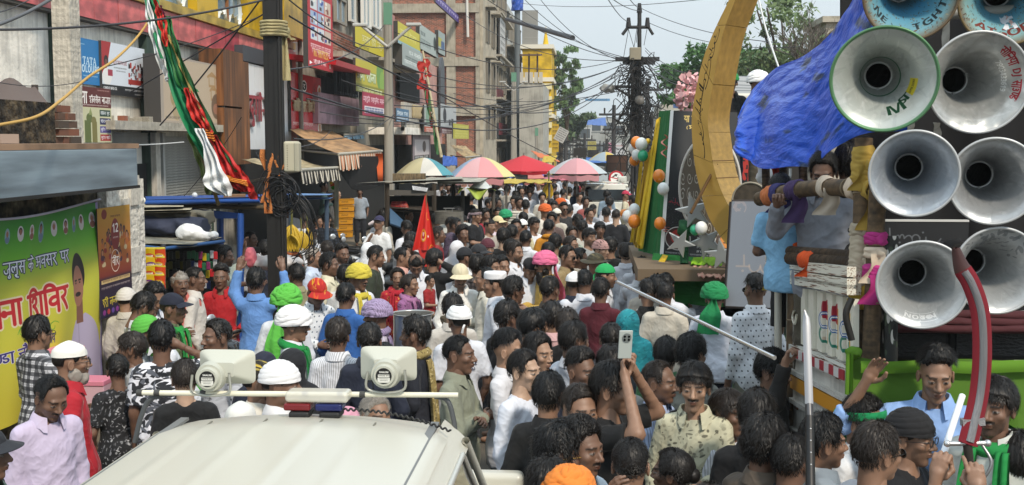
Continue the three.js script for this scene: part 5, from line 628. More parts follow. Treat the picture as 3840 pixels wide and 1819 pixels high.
const rusty=(a,b)=>(c,w,h,q)=>{const gr=c.createLinearGradient(0,0,0,h);gr.addColorStop(0,'#6a5a46');gr.addColorStop(.12,b);gr.addColorStop(.6,a);gr.addColorStop(1,'#5f6a68');c.fillStyle=gr;c.fillRect(0,0,w,h);for(let i=0;i<900;i++){c.fillStyle=['#5c4029','#78553a','#8f8a72','#3f5a5c','#4b3322'][Math.floor(q()*5)];c.globalAlpha=.3+q()*.6;const y=Math.pow(q(),1.6)*h*.8;c.beginPath();c.ellipse(q()*w,y,2+q()*12,1+q()*5,q()*3,0,7);c.fill();}c.globalAlpha=1;};
horn('blue rusty horn with dark hand-painted letters on its lower lip, topmost beside the tarp',3417,-24,3370,-45,172,5.75,{c:'#4f93b5',rim:'#6a5a45',metal:.05,rough:.6,draw:(c,w,h,q)=>{rusty('#4b93b8','#6a98a4')(c,w,h,q);arcText(c,w,h,'NEALTGHT',-.16,.2,.8,62,'#1d2a2e',0);arcText(c,w,h,'NE',.84,.885,.8,62,'#1d2a2e',0);}});
horn('blue rusty horn with brown letters and torn white paper stuck on it',3778,-5,3735,-25,172,5.72,{c:'#5b98b0',rim:'#7a6a4a',metal:.05,rough:.6,draw:(c,w,h,q)=>{rusty('#5a9ab4','#7da3a4')(c,w,h,q);arcText(c,w,h,'ATSOF',-.1,.1,.8,74,'#6e2a20',0);arcText(c,w,h,'AT',.9,.95,.8,74,'#6e2a20',0);for(let i=0;i<16;i++){c.save();c.translate(w*(.0+q()*.07),h*(.28+q()*.34));c.rotate(q()*3);c.fillStyle=q()>.2?'#dfe0e6':'#d6a9a0';c.fillRect(-24,-14,48,28);c.restore();}}});
horn('large grey horn with a green painted rim and ring and green M S T letters',3316,297,3292,282,194,5.7,{c:'#aab0ac',rim:'#4f7a55',dent:.001,draw:(c,w,h,q)=>{c.fillStyle='#5f8a68';c.fillRect(0,h*.0,w,h*.03);c.fillStyle='#2f6a4a';c.fillRect(0,h*.69,w,h*.035);arcText(c,w,h,'M',.07,.07,.7,92,'#15402a',0);arcText(c,w,h,'ST',.118,.145,.62,74,'#15402a',0);c.save();c.translate(w*.2,h*.38);c.fillStyle='#c9b92e';c.fillRect(-52,-30,130,62);c.fillStyle='#2c2c22';c.font='bold 24px sans-serif';c.scale(1,-1);c.fillText('SUPER SOUND',-46,8,116);c.restore();}});
horn('large crumpled silver horn with red Hindi sound company lettering on its rim',3671,309,3570,300,188,5.75,{c:'#a8aaa8',metal:.45,rough:.36,dent:.009,draw:(c,w,h,q)=>{c.save();c.translate(w*.405,h*.07);c.scale(-1,1);dev(c,'सोनिया',0,14,44,'#96202c',17);c.font='bold 56px sans-serif';c.fillStyle='#96202c';c.fillText('DJ',150,52);dev(c,'साउण्ड',226,14,44,'#96202c',17);c.restore();c.save();c.translate(w*.365,h*.3);c.scale(-1,1);c.font='bold 46px sans-serif';c.fillText('7903433619',0,32,280);c.restore();}});
horn('plain blue-grey horn in the middle row beside the bamboo rail end',3428,651,3406,624,160,5.7,{c:'#9aa2ab',metal:.4});
horn('silver horn in the middle row at the picture edge, dented at its foot'.replace('at the picture edge','under the crumpled one'),3728,680,3667,652,161,5.72,{c:'#a3a6a8',metal:.45,rough:.33,dent:.004});
horn('silver horn of the lowest row behind the scabbard tip, with flaking grey paint',3742,1015,3637,977,161,5.8,{c:'#a4a7a8',metal:.35,draw:(c,w,h,q)=>{for(let i=0;i<60;i++){c.fillStyle='#6c7072';c.globalAlpha=.7;c.beginPath();c.ellipse(w*(.3+q()*.35),h*q()*.5,8+q()*26,4+q()*10,q()*3,0,7);c.fill();}c.globalAlpha=1;}});
horn('silver horn of the lowest row with an embossed name at its foot',3460,1069,3417,1017,164,5.6,{c:'#a9acad',metal:.4,rough:.34,draw:(c,w,h,q)=>{c.strokeStyle='#d9dbdb';c.lineWidth=3;c.strokeRect(w*.0,h*.1,w*.07,h*.14);c.strokeRect(w*.93,h*.1,w*.07,h*.14);arcText(c,w,h,'RTHON',.0,.055,.83,38,'#d9dbdb',0);arcText(c,w,h,'NO',.945,.98,.83,38,'#d9dbdb',0);}});
for(const[i,a,b]of[[0,[3555,40],[3545,200]],[1,[3512,460],[3520,520]],[2,[3420,440],[3414,490]]]){const g=thing('white_strap',['white strap hanging between the two blue rusty horns','white strap under the crumpled horn','white rag under the green rimmed horn'][i],'strap',at(a[0],a[1],6));const e=at(b[0],b[1],6).sub(at(a[0],a[1],6));mesh('band',sheet(3,12,(u,v)=>V((u-.5)*.035+e.x*v,e.y*v,.01*Math.sin(v*9+u*3)),.004),M('#c6c1b6'),g);}
{const g=thing('steel_pipe','grey pipe between the top horns','pipe',at(3560,55,6.1));mesh('tube',cyl(V(-.1,0,0),V(.55,.02,.1),.032),M('#8f8d86',.5),g);}
for(let i=0;i<7;i++)tag(mesh('cable',tube([at(3240+i*30,1010-i*14,6.9),at(3330+i*25,960+20*(i%3),6.7),at(3420+i*20,930+i*18,6.6),at(3600+i*30,900+i*22,6.9)],.008,24,5),M('#0c0c0d',.5)),'thin black audio cable sagging behind the horns','cable','audio cables behind the horns');
{
const g=thing('lime_cloth','lime green cloth tied across the truck tailgate','cloth',V(0,0,0)),A=at(3196,1352,5.92),knot=at(3204,1322,5.93);
mesh('drape',sheet(60,22,(u,v)=>{const t=at(lerp(3202,3990,u),lerp(1336,1352,Math.min(1,u*6))+6*Math.sin(u*9),5.95),b=at(lerp(3168,3990,u),2010,5.8);const p=t.lerp(b,v);const uu=smoothstep(u,.02,.2);p.z+=.03*uu*Math.sin(u*22+v*3+2*Math.sin(u*9))*v+.012*Math.sin(u*47+v*5)*v-.06*v*v;return p;},.004),M('#44690f',.85,{bumpMap:foldT,bumpScale:.006}),g);mesh('top_fold',sheet(50,5,(u,v)=>{const p=at(lerp(3225,3990,u),1352+v*44+3*Math.sin(u*14),5.9);p.z+=.008*Math.sin(v*PI)+.012;return p;},.003),M('#547f14',.85),g);mesh('knot',[surfNet((x,y,z)=>Math.hypot(x/1.3,y,z)-.035+.012*noise(x*40,y*40,z*40),[-.07,-.06,-.06,.07,.06,.06],.009).translate(...knot.toArray()),sheet(5,8,(u,v)=>V(knot.x-.03+(u-.5)*.035,knot.y-v*.22,knot.z+.03+.012*Math.sin(u*8)),.004)],M('#547f14',.8),g);
}
{
const g=thing('blue_tarp','bright blue creased plastic tarp draped over the truck frame','tarpaulin',V(0,0,0));const cr=(a)=>new THREE.CatmullRomCurve3(a.map((q)=>at(...q)));
const T=cr([[2765,440,8.7],[2811,351,8.7],[2895,270,8.4],[3018,208,7.7],[3100,142,7.2],[3185,20,6.8],[3245,-90,6.5],[3330,-200,6.3]]),B=cr([[2772,560,8.5],[2815,604,8.2],[2880,622,7.9],[2964,632,7.5],[3047,622,7.2],[3150,556,6.95],[3280,506,6.7],[3420,478,6.45]]);
mesh('sheet',sheet(110,60,(u,v)=>{const a=T.getPoint(u),b=B.getPoint(u),p=a.lerp(b,v),bulge=Math.sin(v*PI)*.12;const cz=1-3*Math.abs(noise(u*9+v*2,v*7-u*4,12)),f=-.014*(cz>0?cz:0)+.13*Math.pow(Math.abs(Math.sin(u*9.5+v*.9+Math.sin(u*5))),1.3)*smoothstep(v,-.1,.6)+.02*Math.sin(u*23-v*2)*v+.012*noise(u*14,v*9,3)+.008*Math.abs(noise(u*26+v*14,v*18,8))+.03*noise(u*4,v*4,1);p.x-=f*.6;p.z+=bulge*.4+f;p.y+=.015*Math.sin(u*17)*v;return p;},.004),new THREE.MeshPhysicalMaterial({color:hex('#1a56cc'),roughness:.42,side:THREE.DoubleSide,bumpMap:(()=>{const t=creaseT.clone();t.repeat.set(3.2,2.2);t.needsUpdate=true;return t;})(),bumpScale:.005,map:noiseTex(256,(u,v)=>{const s=smoothstep(fbm(u*7,v*5,21,5),.16,.34),k=1;return[lerp(k,1,s),lerp(k,.72,s),lerp(k,.5,s)];},true),clearcoat:.25,clearcoatRoughness:.35}),g);
for(const[a,b]of[[[2964,632,7.45],[2945,690,7.4]],[[3047,622,7.15],[3080,690,7.0]]])mesh('tie_cord',tube([at(...a),at((a[0]+b[0])/2+8,(a[1]+b[1])/2,a[2]),at(...b)],.01,10,6),M('#c9c9c4'),g);
}
{const g=thing('grey_board','leaning grey back of a framed poster with ghostly calligraphy showing through','board',V(0,0,0));const q=[[2744,757,10.75],[2990,757,10.6],[2720,1148,10.6],[2990,1160,10.45]].map((a)=>at(...a)),P=(u,v)=>q[0].clone().lerp(q[1],u).lerp(q[2].clone().lerp(q[3],u),v);
const T=tex(512,800,(c,w,h)=>{fill(c,w,h,'#70767f');c.globalAlpha=.3;arabic(c,w*.3,h*.62,w*.6,h*.14,'#c9a98c',3,.12);c.fillStyle='#a54a5c';c.fillRect(w*.6,h*.42,w*.3,h*.07);c.strokeStyle='#c9a99a';c.lineWidth=8;for(let i=0;i<3;i++){c.beginPath();c.moveTo(w*.55,h*(.48+i*.04));c.lineTo(w*.86,h*(.56+i*.03));c.stroke();}for(let i=0;i<5;i++){c.beginPath();c.arc(w*.12,h*.06,14+i*10,i,i+3);c.stroke();}});
T.repeat.set(1,-1);T.offset.set(0,1);mesh('panel',sheet(4,6,P,.02),new THREE.MeshStandardMaterial({map:T,roughness:.35,side:THREE.DoubleSide}),g);for(const[i,j]of[[0,1],[1,3],[3,2],[2,0]])mesh('frame_bar',cyl(q[i],q[j],.022,.022,4),M('#2a2320',.7),g);}
{const c=at(2824,752,11.15),g=thing('big_drum','round brown drum skin edge on the truck behind the grey board','drum',c);mesh('skin',new THREE.CylinderGeometry(.18,.18,.2,40).rotateX(PI/2).rotateY(-.4),withMap('#4a4136',blotchT,1,1),g);mesh('hoop',new THREE.TorusGeometry(.182,.01,6,40).rotateY(-.4).translate(-.04,0,.09),M('#8d8676',.6),g);}
{const g=thing('white_cap_bag','white plastic bag caught on the truck poles by the red lettering','bag',at(2867,655,8.3));mesh('bag',surfNet((x,y,z)=>Math.hypot(x,y*.8,z)-.06+.03*noise(x*22,y*22,z*22),[-.1,-.12,-.1,.1,.12,.1],.012),M('#d9dbdc',.5),g);}
{const g=thing('green_sticker','pale green poster scrap with a drawn round mark seen under the tarp','poster',at(3200,640,7.2));mesh('paper',sheet(3,3,(u,v)=>V((u-.5)*.16,.13-v*.26,0),.003),new THREE.MeshStandardMaterial({color:hex('#8fc4ae'),map:lineT(),side:THREE.DoubleSide}),g);}
const gold=new THREE.MeshPhysicalMaterial({color:hex('#b48f46'),roughness:.36,metalness:.35,side:THREE.DoubleSide,map:noiseTex(128,(u,v)=>{const k=.9+.2*fbm(u*6,v*6,2);return[k,k,k];},true)});
{
const d=11.5,O=at(2600,447,d),g=thing('golden_crescent','tall golden crescent moon of folded card with black Urdu calligraphy','crescent',O),th=R(38),U=V(Math.cos(th),0,Math.sin(th)),D=V(Math.sin(th),0,-Math.cos(th)),depth=.42;
const toP=(sx,sy)=>{const n=D,r=ray(sx,sy),t=O.clone().sub(camera.position).dot(n)/r.dot(n),p=r.multiplyScalar(t).add(camera.position).sub(O);return new THREE.Vector2(p.dot(U),p.y);};
const out=[[2860,-330],[2790,-150],[2733,0],[2673,127],[2636,224],[2603,373],[2594,446],[2603,600],[2625,710],[2658,814],[2735,930],[2860,1040]],inn=[[2880,-300],[2815,-150],[2757,0],[2711,127],[2677,298],[2655,448],[2664,541],[2676,622],[2705,715],[2738,780],[2790,850],[2880,1020]];
const A=new THREE.CatmullRomCurve3(out.map((q)=>{const p=toP(...q);return V(p.x,p.y,0);})),B=new THREE.CatmullRomCurve3(inn.map((q)=>{const p=toP(...q);return V(p.x,p.y,0);})),W3=(p,k)=>U.clone().multiplyScalar(p.x).addScaledVector(UPV,p.y).addScaledVector(D,k);
const cal=tex(256,2048,(c,w,h)=>{fill(c,w,h,'#ffffff');c.save();c.translate(w*.46,h*.56);c.rotate(-PI/2);arabic(c,0,0,h*.3,w*.42,'#120f0a',6,.085);arabic(c,h*.01,-10,h*.28,w*.3,'#120f0a',13,.07);c.restore();});const gm=gold.clone();gm.map=cal;cal.repeat.set(1,-1);cal.offset.set(0,1);
const nseg=8;for(let s=0;s<nseg;s++){const a=s/nseg,b=(s+1)/nseg-.0012;mesh('front_panel',quadGrid(6,16,(u,v)=>{const t=lerp(a,b,v);return W3(A.getPoint(t).lerp(B.getPoint(t),u),.004*noise(t*20,u*3,1));}),gm,g);mesh('inner_panel',quadGrid(4,16,(u,v)=>W3(B.getPoint(lerp(a,b,v)),u*depth)),gold,g);mesh('outer_panel',quadGrid(4,16,(u,v)=>W3(A.getPoint(lerp(a,b,v)),u*depth)),gold,g);mesh('back_panel',quadGrid(4,16,(u,v)=>{const t=lerp(a,b,v);return W3(A.getPoint(t).lerp(B.getPoint(t),u),depth);}),gold,g);}
g.children.filter((o)=>o.name.startsWith('front_panel')).forEach((o,s)=>{const uv=o.geometry.attributes.uv;for(let i=0;i<uv.count;i++)uv.setY(i,(s+uv.getY(i))/nseg);});
for(const t of[.68,.615])mesh('seam',cyl(W3(B.getPoint(t),-.004),W3(B.getPoint(t),depth),.006,.006,5),M('#6e4f1c',.5),g);mesh('stay_rod',cyl(at(2688,615,11.45).sub(O),at(2590,800,11.3).sub(O),.016),withMap('#8a6a3a',woodT,1,1),g);
}
const quadP=(q,d0)=>{const p=q.map((a)=>at(...a));return(u,v)=>p[0].clone().lerp(p[1],u).lerp(p[2].clone().lerp(p[3],u),v);};
{
const g=thing('festival_float','green and yellow draped festival float with a tall black poster board','float',V(0,0,0));
const Pp=quadP([[2524,418,12.6],[2760,424,12.9],[2484,958,12.3],[2790,985,12.6]]),T=tex(768,1536,(c,w,h)=>{fill(c,w,h,'#131416');const r=rng(4);dev(c,'या हुसैन',w*.16,h*.035,62,'#cdb264',15);c.fillStyle='#cdb264';devFit(c,'(अ.स.)',w*.2,h*.1,44,w*.28,'#cdb264',14);for(let i=0;i<500;i++){c.fillStyle=`rgba(${60 + r() * 60 | 0},${60 + r() * 50 | 0},${70 + r() * 50 | 0},.5)`;c.fillRect(r()*w,h*(.6+.2*r()),2+r()*8,2+r()*10);}arabic(c,w*.04,h*.64,w*.3,60,'#8c2030',3,.12);for(const[x,a,b]of[[.16,'#9a241e','#3b1410'],[.78,'#c07a2c','#3a2412']]){c.fillStyle='#b9b9b4';c.beginPath();c.arc(w*x,h*.88,w*.16,0,7);c.fill();c.fillStyle=b;c.beginPath();c.arc(w*x,h*.88,w*.148,0,7);c.fill();c.fillStyle=a;c.beginPath();c.ellipse(w*x,h*.87,w*.09,w*.1,0,0,7);c.fill();c.fillStyle='#241410';c.fillRect(w*(x-.05),h*.88,w*.1,12);}for(let i=0;i<5;i++)scribble(c,w*.4,h*(.83+i*.03),w*.24,24,'#d9d9d4',i+3);scribble(c,w*.02,h*.975,w*.9,20,'#aaa',9);});
T.repeat.set(1,-1);T.offset.set(0,1);mesh('poster_board',sheet(8,12,Pp,.03),new THREE.MeshStandardMaterial({map:T,roughness:.5,side:THREE.DoubleSide}),g);mesh('white_edge',sheet(2,12,quadP([[2514,416,12.58],[2525,417,12.58],[2474,956,12.28],[2486,958,12.28]]),.03),M('#dcdcd9',.6),g);
const gr=(q,f,am,c,n=40)=>mesh(f,sheet(n,20,((P)=>(u,v)=>{const p=P(u,v);p.z+=am*Math.sin(u*20+v*2)*(.3+v);p.x+=am*.5*Math.sin(u*33+v);return p;})(quadP(q)),.005),c,g);
const green=M('#12602c',.8,{bumpMap:foldT,bumpScale:.015}),yellow=M('#d2ac18',.7,{bumpMap:foldT,bumpScale:.012});
gr([[2474,418,13.4],[2516,413,12.65],[2392,940,13.2],[2478,960,12.3]],'green_drape',.02,green);gr([[2472,416,13.4],[2660,412,13.4],[2472,470,13.6],[2660,470,13.6]],'top_cloth',.02,green);
gr([[2462,450,13.2],[2474,440,13.2],[2389,930,12.9],[2408,934,12.9]],'yellow_drape',.02,yellow,16);gr([[2442,560,13.15],[2470,470,13.15],[2385,905,12.85],[2408,930,12.8]],'yellow_drape',.025,yellow,20);gr([[2418,600,13.4],[2440,560,13.3],[2374,905,13.2],[2386,930,13.2]],'yellow_drape',.02,M('#b08a1c',.8),14);gr([[2400,610,13.5],[2412,600,13.5],[2362,908,13.4],[2376,910,13.4]],'yellow_drape',.01,yellow,8);
gr([[2450,950,12.3],[2800,985,11.9],[2410,1130,11.9],[2820,1160,11.5]],'green_skirt',.03,M('#2c7a34',.9,{bumpMap:foldT,bumpScale:.02}));gr([[2486,955,12.2],[2506,960,12.1],[2440,1030,11.85],[2462,1034,11.8]],'yellow_trim',.0,yellow,6);gr([[2540,985,12.05],[2562,990,12],[2500,1062,11.7],[2520,1066,11.65]],'yellow_trim',.0,yellow,6);
mesh('deck',box(2.4,.12,2.6,at(2680,980,12.4).x+.3,at(2600,972,12.4).y-.05,at(2600,972,12.4).z-.2),M('#6a5a46'),g);mesh('base_frame',box(2.2,.9,2.4,at(2680,980,12.4).x+.35,.55,at(2600,972,12.4).z-.3),M('#1c3a22'),g);
for(const[x,z]of[[-.7,-1],[.9,-1],[-.7,.8],[.9,.8]])mesh('wheel',new THREE.TorusGeometry(.22,.06,8,20).rotateY(PI/2).translate(at(2680,980,12.4).x+.35+x,.28,at(2600,972,12.4).z-.3+z),M('#161616',.9),g);
mesh('green_post',tube([at(2572,850,11.9),at(2568,880,11.9),at(2566,990,11.8)],.045,12,10),M('#0f4a28',.85,{bumpMap:foldT,bumpScale:.02}),g);mesh('post_bow',surfNet((x,y,z)=>Math.hypot(x,y*.8,z)-.085+.03*noise(x*16,y*16,z*16),[-.14,-.15,-.14,.14,.15,.14],.02).translate(...at(2570,858,11.85).toArray()),M('#0f4a28',.85),g);
mesh('cloth_heap',sheet(14,6,((P)=>(u,v)=>{const p=P(u,v);p.y+=.05*noise(u*7,v*5,2);return p;})(quadP([[2600,968,12],[2700,966,12],[2590,995,11.6],[2710,1000,11.6]])),.01),M('#86b81e',.7),g);mesh('carpet_heap',sheet(12,5,((P)=>(u,v)=>{const p=P(u,v);p.y+=.06*noise(u*9,v*5,7);return p;})(quadP([[2600,1000,11.6],[2720,1000,11.6],[2620,1040,11.2],[2730,1045,11.2]])),.01),withMap('#ffffff',PAT.print(['#b08a78','#a33a3a','#c9b79a']),2,2),g);
}
{
const c=at(2662,700,12.15),g=thing('oval_medallion','tall oval silver medallion with vine tracery behind the crescent','ornament',c),rx=112/(F/12.15),ry=186/(F/12.15),T=tex(512,768,(x,w,h)=>{fill(x,w,h,'#5d5347');x.strokeStyle='#b3aca0';x.lineWidth=6;for(let j=0;j<9;j++)for(let i=0;i<6;i++){const a=40+i*86,b=40+j*86;x.beginPath();for(let t=0;t<9;t+=.3){const r=4+t*3.6,an=t*(i%2?1:-1)+j;x.lineTo(a+Math.cos(an)*r,b+Math.sin(an)*r);}x.stroke();}});
mesh('plate',new THREE.CylinderGeometry(1,1,.05,56).rotateX(PI/2).scale(rx,ry,1),[M('#8d8981'),new THREE.MeshStandardMaterial({map:T,roughness:.5,bumpMap:T,bumpScale:.01}),M('#8d8981')],g);mesh('pale_rim',new THREE.TorusGeometry(1,.05,8,64).scale(rx,ry,.8),M('#b9b5ae',.5),g);g.rotation.y=-.12;
}
const starG=(()=>{const s=new THREE.Shape();for(let i=0;i<10;i++){const r=i%2?.07:.19,a=i*PI/5+PI/2;i?s.lineTo(Math.cos(a)*r,Math.sin(a)*r):s.moveTo(Math.cos(a)*r,Math.sin(a)*r);}return new THREE.ExtrudeGeometry(s,{depth:.02,bevelEnabled:true,bevelSize:.008,bevelThickness:.012,bevelSegments:1});})();
[[2603,790,11.7,1.0,.3,'silver card star at the foot of the stay rod'],[2552,910,11.6,.8,-.4,'silver card star beside the green post'],[2650,905,11.6,1.0,.5,'silver card star in front of the lion medallion'.replace('lion ','')],[2708,955,11.4,.9,.2,'silver card star lowest by the grey board']].forEach(([x,y,d,s,r,l])=>{const g=thing('silver_star',l,'star',at(x,y,d));g.rotation.set(.2,-.3,r);g.scale.setScalar(s);mesh('star',starG,M('#a9adac',.35,{metalness:.4}),g);});
const balG=merge([new THREE.SphereGeometry(1,24,18).scale(1,1.12,1),new THREE.ConeGeometry(.1,.16,8).translate(0,-1.18,0)]),balM={o:new THREE.MeshPhysicalMaterial({color:hex('#e0801c'),roughness:.3,clearcoat:.4}),w:new THREE.MeshPhysicalMaterial({color:hex('#dfe2df'),roughness:.3,clearcoat:.4}),g:new THREE.MeshPhysicalMaterial({color:hex('#2fa678'),roughness:.3,clearcoat:.4}),y:new THREE.MeshPhysicalMaterial({color:hex('#d2ac18'),roughness:.3})};
[[2386,534,21,'o',13.2,'orange balloon topmost of the upper bunch'],[2405,541,23,'w',13.0,'big white balloon topmost of the upper bunch'],[2376,557,19,'w',13.3,'half hidden white balloon on the street side of the upper bunch'],[2388,581,20,'w',13.2,'white balloon low in the upper bunch'],[2411,584,20,'g',13.0,'green balloon of the upper bunch'],[2379,602,19,'o',13.3,'orange balloon lowest of the upper bunch'],[2430,530,10,'y',13.3,'small yellow balloon behind the upper bunch'],[2471,660,23,'o',12.4,'single orange balloon high on the green drape'],[2487,708,22,'w',12.3,'single white balloon on the green drape edge'],[2379,786,21,'w',12.7,'white balloon topmost of the lower bunch'],[2354,811,21,'w',12.7,'white balloon on the crowd side of the lower bunch'],[2379,830,24,'o',12.6,'orange balloon lowest of the lower bunch'],[2340,800,15,'o',12.9,'orange balloon half hidden in the lower bunch'],[2475,838,22,'o',12.2,'single orange balloon low on the green drape'],[2630,855,23,'w',11.5,'white balloon in front of the oval medallion'],[2606,862,19,'g',11.7,'green balloon in front of the oval medallion']].forEach(([x,y,r,c,d,l])=>{const g=thing('balloon',l,'balloon',at(x,y,d));g.scale.setScalar(r/(F/d));mesh('skin',balG,balM[c],g);});
[[2492,505,12.5,'pink curled ribbon hanging high on the green drape'],[2500,850,12.2,'red curled ribbon beside the low orange balloon']].forEach(([x,y,d,l],i)=>{const g=thing('paper_ribbon',l,'ribbon',at(x,y,d));mesh('ribbon',sheet(2,30,(u,v)=>V((u-.5)*.02+.03*Math.sin(v*14),i?-.06*v:.0-v*.26,.03*Math.cos(v*14)),.002),M('#c9786a',.5),g);});
{const g=thing('festival_truck','second festival truck behind the crescent with black banners in white and red Hindi letters','truck',V(0,0,0)),q=fz(15,[2725,385,2960,700]);
mesh('banner_panel',new THREE.BoxGeometry(q.w,q.h,.06).translate(q.cx,q.cy,q.z),[blackM,blackM,blackM,blackM,new THREE.MeshStandardMaterial({map:tex(512,640,(c,w,h)=>{fill(c,w,h,'#161618');dev(c,'मुहमद',w*.1,h*.08,70,'#dedede',13);c.fillStyle='#c9cbcd';c.fillRect(0,h*.3,w,h*.3);dev(c,'युवा',w*.02,h*.37,110,'#17181c',16);dev(c,'हुसैन',w*.04,h*.72,130,'#b3342c',22);}),roughness:.6}),blackM],g);
mesh('truck_body',box(q.w*1.1,q.yB+.4,4,q.cx+.2,(q.yB+.4)/2+.3,q.z-2.2),M('#2d2a28'),g);mesh('roof_cloth',rbox(q.w*1.2,.14,1.2,.05,q.cx,q.yT+.05,q.z-.5),M('#c9c4b8'),g);
for(const s of[-1,1])mesh('wheel',new THREE.TorusGeometry(.35,.12,8,20).rotateY(PI/2).translate(q.cx+s,.45,q.z-1),M('#161616'),g);}
signZ('pale_sheet','pale striped plastic sheet banner behind the two men above the truck',18,[2700,285,2960,420],.03,(g,w,h)=>{fill(g,w,h,'#b9bec2');g.strokeStyle='#7d838a';g.lineWidth=3;for(let i=0;i<14;i++){g.beginPath();g.moveTo(0,i*14);g.quadraticCurveTo(w/2,i*14+12*Math.sin(i),w,i*15+8);g.stroke();}g.fillStyle='#4a6aa0';g.fillText('HELP',w*.7,24);},{cat:'banner'});
{const g=thing('pink_bouquet','pale pink paper flower bunch beside the crescent','bouquet',at(2585,365,13));const r=rng(5),P=[];for(let i=0;i<260;i++){const a=r()*7,b=Math.acos(2*r()-1),q=.12+r()*.09,s=.02+r()*.03;P.push(new THREE.CircleGeometry(s,5).rotateX(r()*6).rotateY(r()*6).translate(Math.sin(b)*Math.cos(a)*q*.8,Math.cos(b)*q*1.5+.0,Math.sin(b)*Math.sin(a)*q));}mesh('petal',P,M('#dcb0b2',.8),g);mesh('stalk',cyl(V(0,-1.6,0),V(0,0,0),.02),M('#3a5a34'),g);}
const curve=(a)=>a.map((q)=>at(...q));
{const g=thing('curved_scabbard','curved red velvet sword scabbard with a silver band and brown tip, held upright','scabbard',V(0,0,0));const C=new THREE.CatmullRomCurve3(curve([[3583,930,4.0],[3606,1005,4.0],[3636,1055,4.0],[3672,1160,4.0],[3682,1319,4.0],[3671,1468,4.0],[3648,1580,3.98],[3628,1665,3.96]]));
const blade=(t0,t1,w0,w1,th,off=0)=>{const n=40,gs=[];return sheet(6,n,(u,v)=>{const t=lerp(t0,t1,v),p=C.getPoint(t),tn=C.getTangent(t),s=V(0,0,1).cross(tn).normalize(),w=lerp(w0,w1,v)*(1-.0*t);return p.addScaledVector(s,(u-.5)*w).add(V(0,0,off+th*Math.sqrt(Math.max(0,1-(2*u-1)**2))));},.006);};
mesh('velvet',[blade(.16,1,.056,.065,.013),blade(.16,1,.056,.065,-.013)],new THREE.MeshPhysicalMaterial({color:hex('#6c0d1c'),roughness:.92,sheen:.5,sheenColor:hex('#b03048'),side:THREE.DoubleSide}),g);mesh('silver_band',blade(.17,.98,.016,.02,.005,.0145),M('#77777a',.5,{metalness:.4,bumpMap:bumpT,bumpScale:.003}),g);mesh('tip_cap',[blade(0,.17,.018,.056,.013),blade(0,.17,.018,.056,-.013)],M('#3a1d1c',.5),g);const p=C.getPoint(.86);mesh('cross_band',box(.078,.026,.034,p.x,p.y,p.z,0,0,.1),M('#9a9a9c',.4,{metalness:.6,bumpMap:bumpT,bumpScale:.004}),g);
const h=C.getPoint(1);mesh('guard',[cyl(V(h.x-.065,h.y,h.z),V(h.x+.065,h.y+.004,h.z),.009),new THREE.SphereGeometry(.013,10,8).translate(h.x-.07,h.y,h.z),new THREE.SphereGeometry(.013,10,8).translate(h.x+.07,h.y+.004,h.z)],M('#c9c9c9',.25,{metalness:.8}),g);mesh('hilt',cyl(h,V(h.x+.02,h.y-.15,h.z),.016),M('#2a2420',.6),g);mesh('hand_guard',tube([V(h.x+.05,h.y,h.z),V(h.x+.075,h.y-.06,h.z+.03),V(h.x+.03,h.y-.14,h.z+.03),V(h.x,h.y-.17,h.z+.01)],.006,16,6),M('#8d8d8c',.3,{metalness:.7}),g);}
{const g=thing('white_pipe','white plastic pipe slanting in front of the light blue shirt','pipe',V(0,0,0));mesh('tube',cyl(at(3609,1484,4.3),at(3490,1850,4.0),.0125,.0125,14),M('#d9dde2',.45),g);}
{const g=thing('long_sword','straight steel sword blade with a black riveted grip, held up','sword',V(0,0,0)),a=at(3022,1163,4.5),b=at(3034,1515,4.4),c=at(3036,1560,4.38),e=at(3040,1860,4.25);mesh('blade',sheet(4,12,(u,v)=>{const p=a.clone().lerp(b,v);p.x+=(u-.5)*.03*Math.min(1,.25+v*6)+(v<.08?(u<.5?0:(.08-v)*-.1):0);p.z+=.003*(1-(2*u-1)**2);return p;},.004),M('#8f9093',.35,{metalness:.75}),g);mesh('ferrule',cyl(b,c,.016,.016,4),M('#5a5a5c',.4,{metalness:.6}),g);mesh('grip',cyl(c,e,.0165,.019,8),M('#0d0d0e',.5),g);mesh('rivets',[.15,.3,.45,.6].map((t)=>new THREE.SphereGeometry(.004,8,6).translate(...c.clone().lerp(e,t).add(V(0,0,.017)).toArray())),M('#bbb',.3,{metalness:.8}),g);}
{const g=thing('steel_rod','long shiny steel rod held slanting over the crowd','rod',V(0,0,0));mesh('rod',cyl(at(2316,1058,7.4),at(2905,1342,5.55),.0115,.0115,14),M('#c9ccd0',.22,{metalness:.85}),g);mesh('end_cap',new THREE.SphereGeometry(.012,10,8).translate(...at(2316,1058,7.4).toArray()),M('#8a8a8c',.3,{metalness:.8}),g);}
